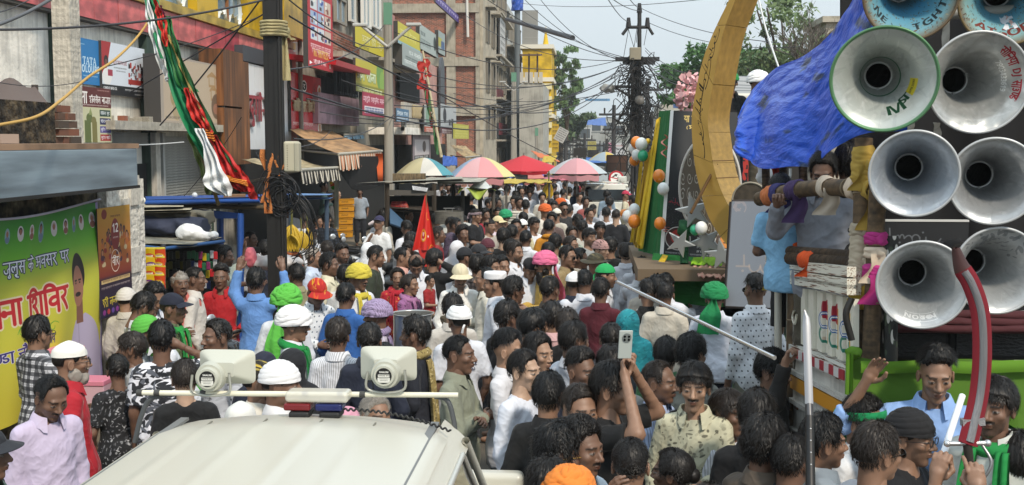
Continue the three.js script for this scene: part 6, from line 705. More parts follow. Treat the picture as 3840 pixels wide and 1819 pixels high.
{
const hR=1.86,A=gp(671,1552,hR),B=gp(1668,1573,hR),zF=(A.z+B.z)/2,xl=A.x,xr=B.x+.05,g=thing('white_car','white car whose roof carries a light bar and two horn speakers, nearest to us','car',[(xl+xr)/2,0,zF]),hw=(xr-xl)/2,L=3.9;
const paint=new THREE.MeshPhysicalMaterial({color:hex('#bcbaae'),roughness:.38,clearcoat:.5,clearcoatRoughness:.25,bumpMap:bumpT,bumpScale:.0006,side:THREE.DoubleSide}),grey=M('#6a6c6c',.5),gl=new THREE.MeshPhysicalMaterial({color:hex('#0d1012'),roughness:.04,clearcoat:1,side:THREE.DoubleSide});
const prof=(u)=>{const x=(u-.5)*2,s=Math.sign(x)*Math.pow(Math.abs(x),1);return[s*(hw-.01),hR+.045*(1-x*x)-(Math.abs(x)>.93?(Math.abs(x)-.93)*.35:0)];};
mesh('roof',sheet(60,40,(u,v)=>{const[x,y]=prof(u),z=v*3.1-.0,f=v<.12?-.35*Math.pow(.12-v,1.35)*2.2:0;let rib=0;for(const c of[-.62,-.24,.14,.5]){const d=Math.abs((u-.5)*2-c);rib=Math.max(rib,smoothstep(.05-d,0,.03));}return V(x+(v<.1?-x*(.1-v)*.5:0),y+f+(v>.08?rib*.0035:0),z);},.01),paint,g);
for(const s of[-1,1]){mesh('drip_gutter',box(.034,.012,3.0,s*(hw-.075),hR+.012,1.62),grey,g);mesh('roof_side',sheet(6,20,(u,v)=>{const a=u*1.25;return V(s*(hw-.055+.06*Math.sin(a)+.05*u),hR-.005-.1*u,.02+v*3.0-(v<.1?0:0));},.01),paint,g);}
for(const c of[-.62,-.24,.14,.5])mesh('roof_seam',box(.007,.004,2.85,c*hw,hR+.045*(1-c*c)+.0045,1.66),M('#6f6d62',.7),g);
for(const s of[-1,1]){
const X=(y)=>s*(hw+.05+.1*smoothstep(hR-y,0,.75));const P=(y,z)=>V(X(y),y,z);
mesh('side_window',sheet(12,6,(u,v)=>P(lerp(hR-.1,hR-.62,v),lerp(lerp(.28,-.32,v),1.35,u)),.012),gl,g);mesh('side_window',sheet(12,6,(u,v)=>P(lerp(hR-.1,hR-.62,v),lerp(1.45,2.6,u)),.012),gl,g);
mesh('front_pillar',tube([P(hR-.06,.12),P(hR-.35,-.2),P(hR-.66,-.52)],.018,12,8),paint,g);mesh('window_trim',[tube([P(hR-.085,.25),P(hR-.35,-.04),P(hR-.63,-.36)],.014,10,6),tube([P(hR-.085,.25),P(hR-.08,1.3),P(hR-.08,2.7)],.013,10,6)],M('#c9c9c2',.4,{metalness:.5}),g);mesh('door_pillar',tube([P(hR-.09,1.4),P(hR-.64,1.4)],.03,6,8),M('#15161a',.4),g);
for(const[a,b,dn]of[[-.42,1.38,'front'],[1.42,2.7,'rear']]){const dr=mesh('door',sheet(14,12,(u,v)=>V(s*(hw+.15+.03*Math.sin(v*PI)),lerp(hR-.64,.45,v),lerp(a,b,u)),.03),paint,g);mesh('handle',rbox(.03,.03,.16,.01,s*(hw+.2),hR-.82,b-.25),grey,dr);}
mesh('fender',sheet(10,8,(u,v)=>V(s*(hw+.14),lerp(hR-.78,.5,v),lerp(-1.5,-.42,u)),.03),paint,g);mesh('wing_mirror',rbox(.12,.14,.2,.04,s*(hw+.26),hR-.6,-.38),M('#1a1a1c',.4),g);
for(const z of[-1.0,2.3]){const w=mesh('wheel',new THREE.TorusGeometry(.28,.1,10,26).rotateY(PI/2).translate(s*(hw+.14),.38,z),M('#151515',.9),g);mesh('rim',new THREE.CylinderGeometry(.2,.2,.12,18).rotateZ(PI/2).translate(s*(hw+.14),.38,z),M('#8f9090',.4),w);}
}
mesh('windscreen',sheet(20,8,(u,v)=>V((u-.5)*2*(hw-.02+.12*v),hR-.07-.55*v,.02-.52*v-.07*Math.sin(u*PI)),.01),gl,g);mesh('bonnet',sheet(20,10,(u,v)=>V((u-.5)*2*(hw+.16),hR-.66-.14*v*v+.03*Math.sin(u*PI),-.5-v*1.1),.03),paint,g);mesh('front_panel',rbox(2*hw+.4,.6,.12,.04,0,.85,-1.6),paint,g);mesh('floor_pan',box(2*hw+.3,.1,4.2,0,.42,.6),M('#1a1a1a'),g);mesh('rear_panel',rbox(2*hw+.4,1.2,.08,.03,0,.95,2.72),paint,g);mesh('rear_window',box(2*hw,.5,.02,0,hR-.36,2.76),gl,g);
const d=4.75,L0=at(524,1473,d),L1=at(1718,1482,d),loc=(p)=>p.clone().sub(g.position);
mesh('light_bar_tube',cyl(loc(L0),loc(L1),.0115,.0115,12),M('#d3d0bd',.35),g);mesh('bar_clamp',[.0,.055,.2,.52,.63,.7].map((t)=>{const p=loc(L0).lerp(loc(L1),t);return cyl(p.clone().add(V(-.012,0,0)),p.clone().add(V(.012,0,0)),.0145,.0145,10);}),M('#3a3a38',.6),g);
for(const[a,b,c,e]of[[[620,1478],[560,1500],[530,1560],[505,1660]],[[1630,1486],[1675,1500],[1700,1570],[1710,1660]]])mesh('bent_bar',tube([a,b,c,e].map((q)=>loc(at(q[0],q[1],d+.02))),.011,20,8),M('#55585a',.45,{metalness:.4}),g);
{const c=loc(at(1195,1484,d-.03));mesh('beacon_housing',rbox(.27,.046,.1,.016,c.x,c.y+.002,c.z),new THREE.MeshPhysicalMaterial({color:hex('#e8e6dc'),roughness:.15,transmission:.5,thickness:0,side:THREE.DoubleSide}),g);mesh('red_lens',rbox(.115,.032,.09,.01,c.x-.085,c.y-.042,c.z),M('#6a1018',.15),g);mesh('blue_lens',rbox(.115,.032,.09,.01,c.x+.05,c.y-.042,c.z),M('#101a52',.15),g);for(const s of[-.075,.055])mesh('beacon_foot',rbox(.09,.03,.1,.012,c.x+s,c.y-.075,c.z),M('#151515',.6),g);}
for(const[cx,cy]of[[840,1392],[1450,1380]]){
const c=loc(at(cx,cy,d)),h=mesh('horn_speaker',(()=>{const o=.122,i=.05;const b=quadGrid(64,6,(u,v)=>{const a=u*2*PI+PI/4,q=Math.max(Math.abs(Math.cos(a)),Math.abs(Math.sin(a))),e=lerp(i,o,Math.pow(v,1.2));const rx=Math.cos(a)/Math.pow(Math.pow(Math.abs(Math.cos(a)),9)+Math.pow(Math.abs(Math.sin(a)),9),1/9),ry=Math.sin(a)/Math.pow(Math.pow(Math.abs(Math.cos(a)),9)+Math.pow(Math.abs(Math.sin(a)),9),1/9);return V(c.x+rx*e,c.y+.01+ry*e*.61,c.z+.02-v*.07);});return[b,quadGrid(64,1,(u,v)=>{const a=u*2*PI+PI/4,k=Math.pow(Math.pow(Math.abs(Math.cos(a)),9)+Math.pow(Math.abs(Math.sin(a)),9),1/9),e=i*(1-v);return V(c.x+Math.cos(a)/k*e,c.y+.01+Math.sin(a)/k*e*.61,c.z+.02);})];})(),M('#b3b4a8',.5),g);const dx=cx<1000?-.05:-.0;
mesh('driver_case',[new THREE.CylinderGeometry(.058,.066,.04,28).rotateX(PI/2).translate(c.x+dx,c.y-.02,c.z+.03),new THREE.CylinderGeometry(.043,.052,.03,28).rotateX(PI/2).translate(c.x+dx,c.y-.02,c.z+.055)],M('#adaea2',.5),h);mesh('label_plate',new THREE.CircleGeometry(.034,28).translate(c.x+dx,c.y-.02,c.z+.0715),new THREE.MeshStandardMaterial({map:tex(128,128,(q,w)=>{fill(q,w,w,'#1b1b1b');q.fillStyle='#c9c9c2';q.fillRect(18,52,92,22);q.fillRect(14,78,100,40);q.fillStyle='#e8e8e2';q.font='bold 20px sans-serif';q.fillText('SHALIM',28,40);scribble(q,24,57,80,12,'#1b1b1b',3);scribble(q,28,84,72,8,'#333',4);scribble(q,34,98,60,7,'#333',5);})}),h);mesh('bracket',tube([V(c.x+dx-.075,c.y-.01,c.z+.04),V(c.x+dx-.078,c.y-.085,c.z+.03),V(c.x+dx+.078,c.y-.085,c.z+.03),V(c.x+dx+.085,c.y-.0,c.z+.04)],.006,24,6),M('#a7a8a0',.4,{metalness:.4}),h);
}
const pts=[];for(let i=0;i<=90;i++){const t=i/90,p=loc(at(lerp(1290,1692,t),lerp(1536,1618,t*t),lerp(4.7,4.55,t)));pts.push(p.add(V(0,.005*Math.sin(i*1.35),0)));}mesh('coiled_cable',tube(pts,.0045,260,5),M('#161616',.5),g);mesh('speaker_wire',tube([at(1370,1475,d),at(1372,1440,d+.02),at(1395,1430,d),at(1400,1470,d)].map(loc),.003,16,5),M('#222',.5),g);
}
{const p=at(1042,900,12.3),g=thing('black_post','black painted steel rail post with cable coils and orange and cream rags','post',[p.x,0,p.z]);const T=withMap('#161412',rustT,.8,.8,.6),w=68/(F/12.3);
mesh('rail',[box(w,8.2,.03,0,4.1,.06),box(.05,8.2,.14,0,4.1,0),box(w*.8,8.2,.03,0,4.1,-.06),cyl(V(w*.36,0,.075),V(w*.36,8.2,.075),.018)],T,g);
const y=(sy)=>at(1042,sy,12.3).y,lp=(sx,sy,dz=.1)=>{const q=at(sx,sy,12.3-dz);return q.sub(g.position);};
mesh('cream_rag',[0,1,2,3,4].map((i)=>new THREE.TorusGeometry(.13,.024,7,22).scale(1,1,.8).rotateX(PI/2+.12*noise(i,3,1)).rotateZ(.08*noise(i,1,2)).translate(0,y(92)-i*.034,.0)).concat([sheet(6,20,(u,v)=>lp(lerp(1064,1072,v)+(u-.5)*(14+26*v),112+v*190,.16+.02*Math.sin(u*9+v*3)),.004),sheet(4,12,(u,v)=>lp(1070+v*30+(u-.5)*20,110+v*50+10*Math.sin(v*5),.17),.004),surfNet((a,b,c)=>Math.hypot(a,b*.9,c)-.055+.018*noise(a*24,b*24,c*24),[-.09,-.09,-.09,.09,.09,.09],.013).translate(...lp(1070,118,.15).toArray())]),M('#a79c74',.9,{bumpMap:foldT,bumpScale:.01}),g);
mesh('orange_rag',[[1000,560,1010,640,46],[1070,575,1052,660,40],[1020,600,1050,628,40],[1010,640,992,760,26],[1000,680,1006,800,24]].map(([a,b,c,e,w],i)=>sheet(6,14,(u,v)=>lp(lerp(a,c,v)+(u-.5)*w*(1+.3*Math.sin(v*4+i)),lerp(b,e,v),.13+.03*Math.sin(u*8+v*4+i)),.004)),M('#b5703a',.9,{bumpMap:foldT,bumpScale:.01}),g);
const P=[];for(let i=0;i<14;i++){const c=lp(1050+rr(-18,26),715+rr(-26,34),.12+rnd()*.05),a=rr(.1,.24);const q=[];for(let k=0;k<12;k++)q.push(V(c.x+Math.cos(k*PI/6)*a*rr(.9,1.1),c.y+Math.sin(k*PI/6)*a*rr(.85,1.15)-.03,c.z+rr(-.03,.03)));P.push(tube(q,.006,48,5,true));}mesh('cable_coil',P,M('#17171a',.45),g);const Q=[];for(let i=0;i<12;i++){const c=lp(1070+rr(0,50),700+rr(0,40),.1);Q.push(tube([c,c.clone().add(V(.1+rnd()*.12,-.18,.02)),c.clone().add(V(.12+rnd()*.16,-.5-rnd()*.2,.02)),c.clone().add(V(rr(-.05,.2),-.75,.0))],.005,20,5));}mesh('loose_cables',Q,M('#1b1b1e',.45),g);
{const c=lp(1095,588,.1),w2=.16,h=.34;const m=mesh('meter_box',rbox(w2,h,.16,.03,c.x+.0,c.y,c.z),M('#b3ad96',.6),g);mesh('screws',Array.from({length:11},(_,i)=>new THREE.SphereGeometry(.005,6,5).translate(c.x-.03,c.y+.12-i*.025,c.z+.081)),M('#4d4a40'),m);mesh('side_lid',rbox(.06,h*.96,.12,.02,c.x+.07,c.y-.004,c.z+.03),M('#a39f8c',.6),m);}
}
{
const g=thing('flag_bundle','long green, red, white and gold festival flags drooping from one leaning pole','flag',V(0,0,0));const d=12.6,a=at(545,-60,13),b=at(820,770,d);
mesh('pole',cyl(a,b,.018,.022),withMap('#9c8b5a',woodT,1,2),g);
const strip=(name,q,col,am,n=12)=>{const L=new THREE.CatmullRomCurve3(q.map((p)=>at(p[0],p[2],d+(p[3]||0)))),Rr=new THREE.CatmullRomCurve3(q.map((p)=>at(p[1],p[2]+(p[4]||0),d+(p[3]||0)-.05)));return mesh(name,sheet(n,60,(u,v)=>{const p=L.getPoint(v).lerp(Rr.getPoint(v),u);p.z+=am*Math.sin(u*15+v*2)+.02*Math.sin(v*23+u*4);return p;},.004),M(col,.62,{bumpMap:foldT,bumpScale:.01}),g);};
strip('white_flag',[[538,552,-40],[550,575,60],[566,598,140],[600,625,260,.05]],'#d8dcdc',.02);strip('green_flag',[[540,580,-40,.05],[565,622,90],[585,640,150],[630,690,300],[700,765,480],[790,842,640,.05],[845,870,720,.1]],'#0f7a4c',.035,16);strip('white_flag',[[602,612,220,-.05],[618,632,290,-.05],[625,628,308,-.05]],'#dcdfdf',.01,4);
strip('red_flag',[[578,584,0,-.05],[590,620,70,-.06],[618,628,175,-.06]],'#c9281a',.02,8);strip('dark_green_flag',[[600,640,60,-.02],[630,670,180,-.06],[672,720,320,-.06],[700,745,345,-.02]],'#17642a',.03);strip('red_flag',[[692,712,330,-.1],[715,770,430,-.1],[775,800,500,-.1]],'#b8241a',.03);strip('orange_trim',[[772,800,486,-.13,10],[776,806,520,-.13,10]],'#d9822a',.01,6);strip('gold_edge',[[628,634,130,-.12],[700,707,310,-.12],[785,795,490,-.12]],'#cdb469',.004,3);strip('green_edge',[[640,648,130,-.13],[712,724,310,-.13],[800,812,490,-.13],[880,892,645,-.12]],'#155a2c',.006,3);
strip('red_flag',[[780,812,505,-.1],[815,868,590,-.1],[842,925,670,-.08],[905,945,720,-.06]],'#b51f1c',.035,14);strip('orange_trim',[[838,925,655,-.13,22],[846,930,676,-.13,22]],'#d9822a',.008,10);strip('red_flag',[[888,896,620,-.1],[918,945,690,-.08],[938,968,748,-.05]],'#d0322c',.01,6);strip('white_flag',[[732,762,482,-.12],[765,800,560,-.14],[772,840,650,-.14],[766,862,690,-.14],[842,866,735,-.1]],'#d9dcdd',.04,14);strip('camo_flag',[[700,730,500,.25],[735,770,590,.25],[765,790,680,.2],[775,790,730,.2]],'#5d6a2c',.03,8);strip('pink_streamer',[[600,606,20,-.1],[620,624,70,-.1]],'#b03a72',.004,2);
}
{
const g=thing('flag_pole','thin leaning pole wound with red and green festival cloth near the balcony','flag',V(0,0,0)),d=33,a=at(1585,190,d),b=at(1655,590,d);mesh('pole',cyl(b,a,.05,.03),M('#b3aa8c'),g);const Ln=(q,c,w)=>mesh('cloth',sheet(4,30,(u,v)=>{const p=new THREE.CatmullRomCurve3(q.map((k)=>at(k[0],k[1],d))).getPoint(v);p.x+=(u-.5)*w*(.6+.4*Math.sin(v*9));p.z+=.05*Math.sin(u*7+v*20);return p;},.01),M(c,.7),g);Ln([[1580,230],[1582,280],[1580,335]],'#b5342c',.28);Ln([[1597,220],[1603,260],[1606,290]],'#b5342c',.22);Ln([[1592,300],[1606,380],[1616,440],[1626,480]],'#8c2c2c',.16);Ln([[1600,340],[1616,430],[1632,510],[1648,580]],'#3a6a3c',.18);Ln([[1622,420],[1632,470]],'#c9c6b4',.12);
const f=thing('red_pennant','triangular red pennant flag with gold lotus wheel and a white star','flag',at(1602,930,15.5)),k=F/15.5,loc=(sx,sy)=>at(sx,sy,15.5).sub(at(1602,930,15.5)),T=tex(512,640,(c,w,h)=>{fill(c,w,h,'#c22118');c.strokeStyle='#d69a26';c.lineWidth=16;c.beginPath();c.arc(w*.42,h*.72,62,0,7);c.stroke();for(let i=0;i<24;i++){const a=i*PI/12;c.fillStyle='#d69a26';c.beginPath();c.arc(w*.42+Math.cos(a)*72,h*.72+Math.sin(a)*72,9,0,7);c.fill();}c.strokeStyle='#efe6dc';c.lineWidth=9;c.beginPath();c.arc(w*.42,h*.76,30,.2,3);c.stroke();for(let i=-1;i<2;i++){c.beginPath();c.ellipse(w*.42+i*12,h*.7,7,24,i*.5,0,7);c.stroke();}c.fillStyle='#efe0dc';c.beginPath();for(let i=0;i<10;i++){const r=i%2?9:24,a=i*PI/5-PI/2;c.lineTo(w*.66+Math.cos(a)*r,h*.74+Math.sin(a)*r);}c.fill();c.strokeStyle='#d69a26';c.lineWidth=10;c.beginPath();c.arc(w*.72,h*.36,46,1,4.2);c.stroke();c.beginPath();c.arc(w*.8,h*1.0,60,3,6);c.stroke();});T.repeat.set(1,-1);T.offset.set(0,1);
mesh('cloth',sheet(16,24,(u,v)=>{const t=Math.pow(v,.95),l=loc(lerp(1594,1548,t),lerp(732,938,t)),r=loc(lerp(1598,1638,t),lerp(732,938,t));const p=l.lerp(r,u);p.z+=.04*Math.sin(u*12+v*2)*v;return p;},.005),new THREE.MeshStandardMaterial({map:T,roughness:.65,side:THREE.DoubleSide}),f);mesh('lower_fold',sheet(6,8,(u,v)=>loc(lerp(1585,1600,v)+(u-.5)*40*(1-v*.6),lerp(930,1000,v)),.005),M('#b51f18',.7),f);mesh('stick',cyl(loc(1598,725),loc(1604,1010),.012),M('#6a4a32'),f);}
function lampPole(label,sx,syT,d,w,arms){const p=at(sx,700,d),g=thing('lamp_pole',label,'lamp pole',[p.x,0,p.z]),top=at(sx,syT,d).y;mesh('shaft',new THREE.CylinderGeometry(w*.8,w*1.15,top,4).rotateY(PI/4).translate(0,top/2,0),withMap('#96938c',grimeT,.5,.3),g);mesh('green_cap',box(w*1.25,.5,w*1.25,0,top-.24,0),M('#5d8a72',.7),g);if(arms)for(const s of[-1,1]){const a=mesh('lamp_arm',cyl(V(0,top-1.0,.1),V(s*.55,top-.55,.15),.035),M('#a9a9a4',.5),g);mesh('lamp_head',rbox(.34,.07,.14,.02,s*.62,top-.5,.15).rotateZ(0),M('#b3b5b2',.4),a);}return g;}
lampPole('concrete lamp pole with two pale lamp arms in front of the pink house',1461,20,26,.14,1);lampPole('concrete lamp pole with two arms near the yellow house',1927,275,62,.22,1);
lampPole('thin far concrete pole behind the yellow house',2012,480,70,.16,0);
{
const d=38,p=at(2403,700,d),g=thing('power_pole','tall black power pole with cross arm, transformer box and a mass of tangled wires','power pole',[p.x,0,p.z]),L=(sx,sy,dz=0)=>at(sx,sy,d+dz).sub(g.position),bk=M('#1c1b1b',.6);
mesh('rail_mast',[cyl(L(2398,1010),L(2398,30),.075,.07,8),cyl(L(2385,1010),L(2388,180),.07,.07,8),cyl(L(2372,1010),L(2372,215),.07,.06,8)],bk,g);mesh('cross_arm',[cyl(L(2355,102),L(2432,102),.06,.06,6),cyl(L(2355,102),L(2334,130),.055,.055,6),cyl(L(2432,102),L(2449,130),.055,.055,6)],bk,g);for(const x of[2357,2398,2428])mesh('insulator',new THREE.CylinderGeometry(.06,.1,.32,10).translate(...L(x,x===2398?30:84).toArray()),M('#1a1514',.4),g);mesh('junction_box',rbox(.38,.42,.3,.03,...L(2382,202,-.2).toArray()),M('#8d8674',.7),g);mesh('lower_arm',[box(1.5,.14,.14,...L(2390,222).toArray()),box(1.1,.12,.12,...L(2396,236).toArray()),cyl(L(2420,310),L(2442,310),.05),cyl(L(2292,325),L(2372,325),.05),cyl(L(2310,330),L(2372,368),.04)],bk,g);
mesh('lamp_cluster',surfNet((x,y,z)=>Math.hypot(x/1.6,y,z)-.16+.1*noise(x*9,y*9,z*9),[-.5,-.3,-.3,.5,.3,.3],.05).translate(...L(2280,332).toArray()),M('#8a8a86',.5),g);mesh('dish',new THREE.SphereGeometry(.2,16,8,0,7,0,1).rotateX(1.2).translate(...L(2398,380,-.3).toArray()),M('#5d5a55',.5),g);
const T=[];for(let i=0;i<170;i++){const sy=225+Math.pow(rnd(),1.2)*330,sx=2392+rr(-28,30),q=L(sx,sy,rr(-.35,.2)),s=[q];let c=q.clone();const n=3+Math.floor(rnd()*3);for(let k=0;k<n;k++){c=c.clone().add(V(rr(-.35,.35),rr(-.7,.35),rr(-.15,.15)));s.push(c);}T.push(tube(s,rr(.01,.02),n*4,4));}tag(mesh('wire_tangle',T,M('#201e1d',.6),g),null,null,null,'stuff');
}
const wireM=M('#2c2c30',.6);let wn=0;
function wire(a,b,sag,r,label,m=wireM,n=20){const A=at(...a),B=at(...b),pts=[];for(let i=0;i<=n;i++){const t=i/n,p=A.clone().lerp(B,t);p.y-=sag*4*t*(1-t);pts.push(p);}return tag(mesh('wire',tube(pts,r*.72,n*2,5),m),label||'overhead black wire crossing the street towards the tangled power pole','wire',label?null:'overhead wires of the power pole');}
wire([-30,112,9],[1200,-60,12],.12,.016,'thick black cable crossing the pink building from low at its near end');wire([-30,100,8],[215,-20,9],.02,.02,'grey thick cable slanting over the near wall',M('#55575a',.5));wire([-30,52,10],[120,-8,11],.02,.008,'thin wire at the top over the near wall');
{const g=tag(mesh('jute_cable',tube([[-20,472,8],[130,440,8.6],[230,375,9.5],[330,290,10.5],[440,215,11.5],[540,105,12.5],[590,10,13]].map((q)=>at(...q)),.013,60,6),M('#b38f4c',.8)),'tan cable sweeping up from the brick stub to the flags','cable');}
wire([395,250,12],[975,60,14],.05,.008,'thin wire in front of the candle board');wire([490,345,14],[1010,40,12.4],.0,.012,'black wire running up to the black post past the peach billboard');wire([600,470,14],[1018,-60,12.4],.05,.014,'doubled black wire from the ledge to the black post top');wire([690,735,13.5],[905,440,12.5],.05,.006,'thin wire over the grey shutter');wire([450,545,14],[690,533,14],.01,.012,'pale pipe wire under the ledge',M('#b9bcbc',.5));wire([0,470-160,11],[330,300,12],.05,.006,'thin wire across the stained white wall');wire([1010,625,12.3],[960,570,13],.05,.006,'wire loop over the white shop sign');wire([1080,555,12.4],[1240,490,28],.1,.012,'wire from the black post to the tan awning');
for(const[a,b,s]of[[[1085,60,12.5],[2370,230,38],1.4],[[1085,0,12.5],[1460,175,26],.2],[[1085,260,12.5],[1440,95,26],.2],[[1090,330,12.5],[2360,240,38],1.2],[[1200,420,24],[2360,238,38],.9],[[1480,240,26],[2360,228,38],.7],[[1480,300,26],[2362,232,38],.5],[[1100,520,14],[1478,430,26],.2],[[1480,345,26],[2365,240,38],.8],[[1480,250,26],[2378,700,60],.4],[[1280,300,24],[2363,250,38],1.0],[[1300,460,26],[2360,262,38],.6],[[1700,420,45],[2370,300,38],.5],[[1700,350,45],[2370,330,38],.4],[[1480,395,26],[1960,370,60],.2],[[1150,370,20],[1960,395,60],.6],[[1750,60,50],[2350,225,38],.6],[[1950,-20,40],[2350,222,38],.4],[[1800,-20,30],[2352,225,38],.3],[[2020,-10,40],[2355,235,38],.4],[[1950,30,60],[2340,215,38],.3],[[1480,120,26],[2340,218,38],.6]])wire(a,b,s,.011*Math.sqrt(Math.max(a[2],b[2])/18));
for(const[a,b,s]of[[[2420,180,38],[2760,300,22],.3],[[2420,190,38],[2800,420,26],.3],[[2425,222,38],[2620,260,30],.2],[[2425,230,38],[2600,330,24],.2],[[2425,236,38],[2640,300,28],.3],[[2410,250,38],[2600,400,26],.3],[[2410,262,38],[2620,350,30],.2],[[2400,300,38],[2600,380,30],.2],[[2405,340,38],[2600,440,26],.2],[[2430,84,38],[3000,175,30],.3],[[2400,40,38],[2250,-40,20],.1],[[2357,82,38],[2270,-20,22],.1],[[1950,12,50],[2700,-10,30],.2],[[2398,30,38],[2350,-20,22],.05],[[2398,28,38],[2920,160,26],.2]])wire(a,b,s,.014,'overhead wire on the float side of the tangled power pole').userData.group='wires on the float side of the power pole';
for(const[x,y,x2,y2]of[[2357,110,2335,235],[2357,110,2390,220],[2395,60,2370,230],[2428,100,2415,170],[2395,60,2386,160]])wire([x,y,38],[x2,y2,38],0,.014,'short drop wire down the power pole mast').userData.group='drop wires of the power pole';
{const g=thing('dark_pipe','dark pipe arm slanting out from the grey house roof','pipe',V(0,0,0));mesh('pipe',cyl(at(1900,72,60),at(2148,142,50),.1,.12),M('#2b2b2d',.5),g);}
{const g=thing('wrapped_post','post on the grey house wrapped with bright blue plastic','post',V(0,0,0));const a=at(1940,42,95),b=at(1940,-40,95);mesh('blue_wrap',surfNet((x,y,z)=>Math.hypot(x,z)-.5+.12*noise(x*4,y*3,z*4),[-.8,0,-.8,.8,1.9,.8],.1).translate(a.x,a.y,a.z),M('#1d4aa8',.4),g);mesh('post',cyl(V(a.x,0,a.z),V(a.x,a.y+.2,a.z),.25),M('#5d6468',.6),g);}
for(const[i,sx,syT,d,l]of[[0,2120,505,75,'far dark pole with crossed arms beside the white diamond board'],[1,2152,520,90,'far pale square pole up the street'],[2,2192,500,80,'far thin pole behind the blue rooftop banner'],[3,2275,520,80,'far thin pole carrying a long cross bar'],[4,2300,395,60,'thin pole just before the tangled power pole'],[5,2424,300,55,'thin dark pole directly past the power pole'],[6,2440,420,90,'far pole beside the float drape'],[7,2170,560,110,'farthest thin pole at the street end']]){const p=at(sx,700,d),top=at(sx,syT,d).y,g=thing('street_pole',l,'pole',[p.x,0,p.z]);mesh('shaft',cyl(V(0,0,0),V(0,top,0),.13,.1,8),M(i===1?'#8f908d':'#38383a',.7),g);mesh('cross_bar',[box(i===3?4.4:1.6,.12,.12,i===3?-1.6:0,top-.5,0),box(1.2,.1,.1,0,top-1.3,0)],M('#333335',.6),g);mesh('insulator_stub',[-.5,0,.5].map((x)=>box(.09,.3,.09,x,top-.3,0)),M('#26221f'),g);const T=[];for(let k=0;k<18;k++){const q=V(rr(-.4,.4),top-rr(.2,3),rr(-.2,.2));T.push(tube([q,q.clone().add(V(rr(-.5,.5),rr(-.6,.2),0)),q.clone().add(V(rr(-.6,.6),rr(-1,.2),0))],.02,6,4));}tag(mesh('wire_tangle',T,M('#2b2a2a'),g),null,null,null,'stuff');}
signZ('rooftop_banner','long blue banner stretched high across the far street',120,[2195,370,2287,379],.1,'#5f8fb8',{cat:'banner'});signZ('diamond_board','white notice board hanging tilted as a diamond over the umbrellas',55,[2085,480,2125,532],.06,'#a9aca9',{tilt:-28});
signZ('yellow_board','narrow yellow upright board by the diamond notice',70,[2070,465,2095,570],.1,'#b8951e',{tw:64});signZ('coaching_board','pink and white coaching notice board far up the street',90,[2275,535,2296,572],.1,(g,w,h)=>{fill(g,w,h,'#c98aa4');for(let i=0;i<5;i++)scribble(g,w*.15,h*(.1+i*.17),w*.7,22,'#6a2040',i+1);},{tw:96});signZ('coaching_board','white coaching board lettered PHYSICS far up the street',88,[2304,536,2342,582],.1,(g,w,h)=>{fill(g,w,h,'#b9bcc0');g.fillStyle='#2b2b35';g.font=`bold ${h * .2}px sans-serif`;g.fillText('PHYSICS',w*.06,h*.58,w*.9);scribble(g,w*.1,h*.2,w*.8,18,'#a03a4a',2);scribble(g,w*.1,h*.75,w*.8,16,'#444',3);},{tw:128});signZ('yellow_board','pale yellow board with dark letters over the far shops',95,[2204,530,2236,562],.1,'#a8a05a',{tw:96});signZ('blue_board','blue board with white print on the far roof beside the float',60,[2525,385,2592,405],.1,'#4a68a0');signZ('dark_board','dark sign board back facing us above the striped umbrella',60,[2150,555,2200,590],.15,'#2a2624',{});signZ('dark_board','small dark board back next to the first above the umbrella',62,[2205,562,2245,596],.15,'#3a3836',{});
signZ('wooden_board','rusty brown plank board above the traffic sign',40,[2278,585,2350,640],.06,(g,w,h)=>{fill(g,w,h,'#4a3428');g.fillStyle='#5d4030';g.fillRect(0,0,w,h*.46);g.fillStyle='#2c1f18';g.fillRect(0,h*.47,w,6);},{frame:'#2a2422'});
{const d=36,c=at(2311,668,d),r=28/(F/d),g=thing('traffic_sign','round red-rimmed no overtaking traffic sign with crossed black arrows','road sign',c);mesh('disc',new THREE.CylinderGeometry(r,r,.03,36).rotateX(PI/2),[M('#8a8a88'),new THREE.MeshStandardMaterial({map:tex(256,256,(x,w)=>{fill(x,w,w,'#b3202c');x.fillStyle='#e4e2de';x.beginPath();x.arc(128,128,98,0,7);x.fill();x.strokeStyle='#18181a';x.lineWidth=22;x.beginPath();x.arc(120,150,66,-1.6,.3);x.stroke();x.beginPath();x.moveTo(110,192);x.lineTo(78,140);x.stroke();x.fillStyle='#18181a';x.beginPath();x.moveTo(56,160);x.lineTo(62,104);x.lineTo(108,128);x.fill();x.beginPath();x.moveTo(128,54);x.lineTo(84,82);x.lineTo(126,116);x.fill();x.strokeStyle='#b3202c';x.lineWidth=16;x.beginPath();x.moveTo(160,30);x.lineTo(112,226);x.stroke();}),roughness:.4}),M('#8a8a88')],g);g.children[0].geometry.rotateZ(0);mesh('post',cyl(V(0,-c.y,-.05),V(0,r,-.05),.04),M('#8a8a86',.5),g);}
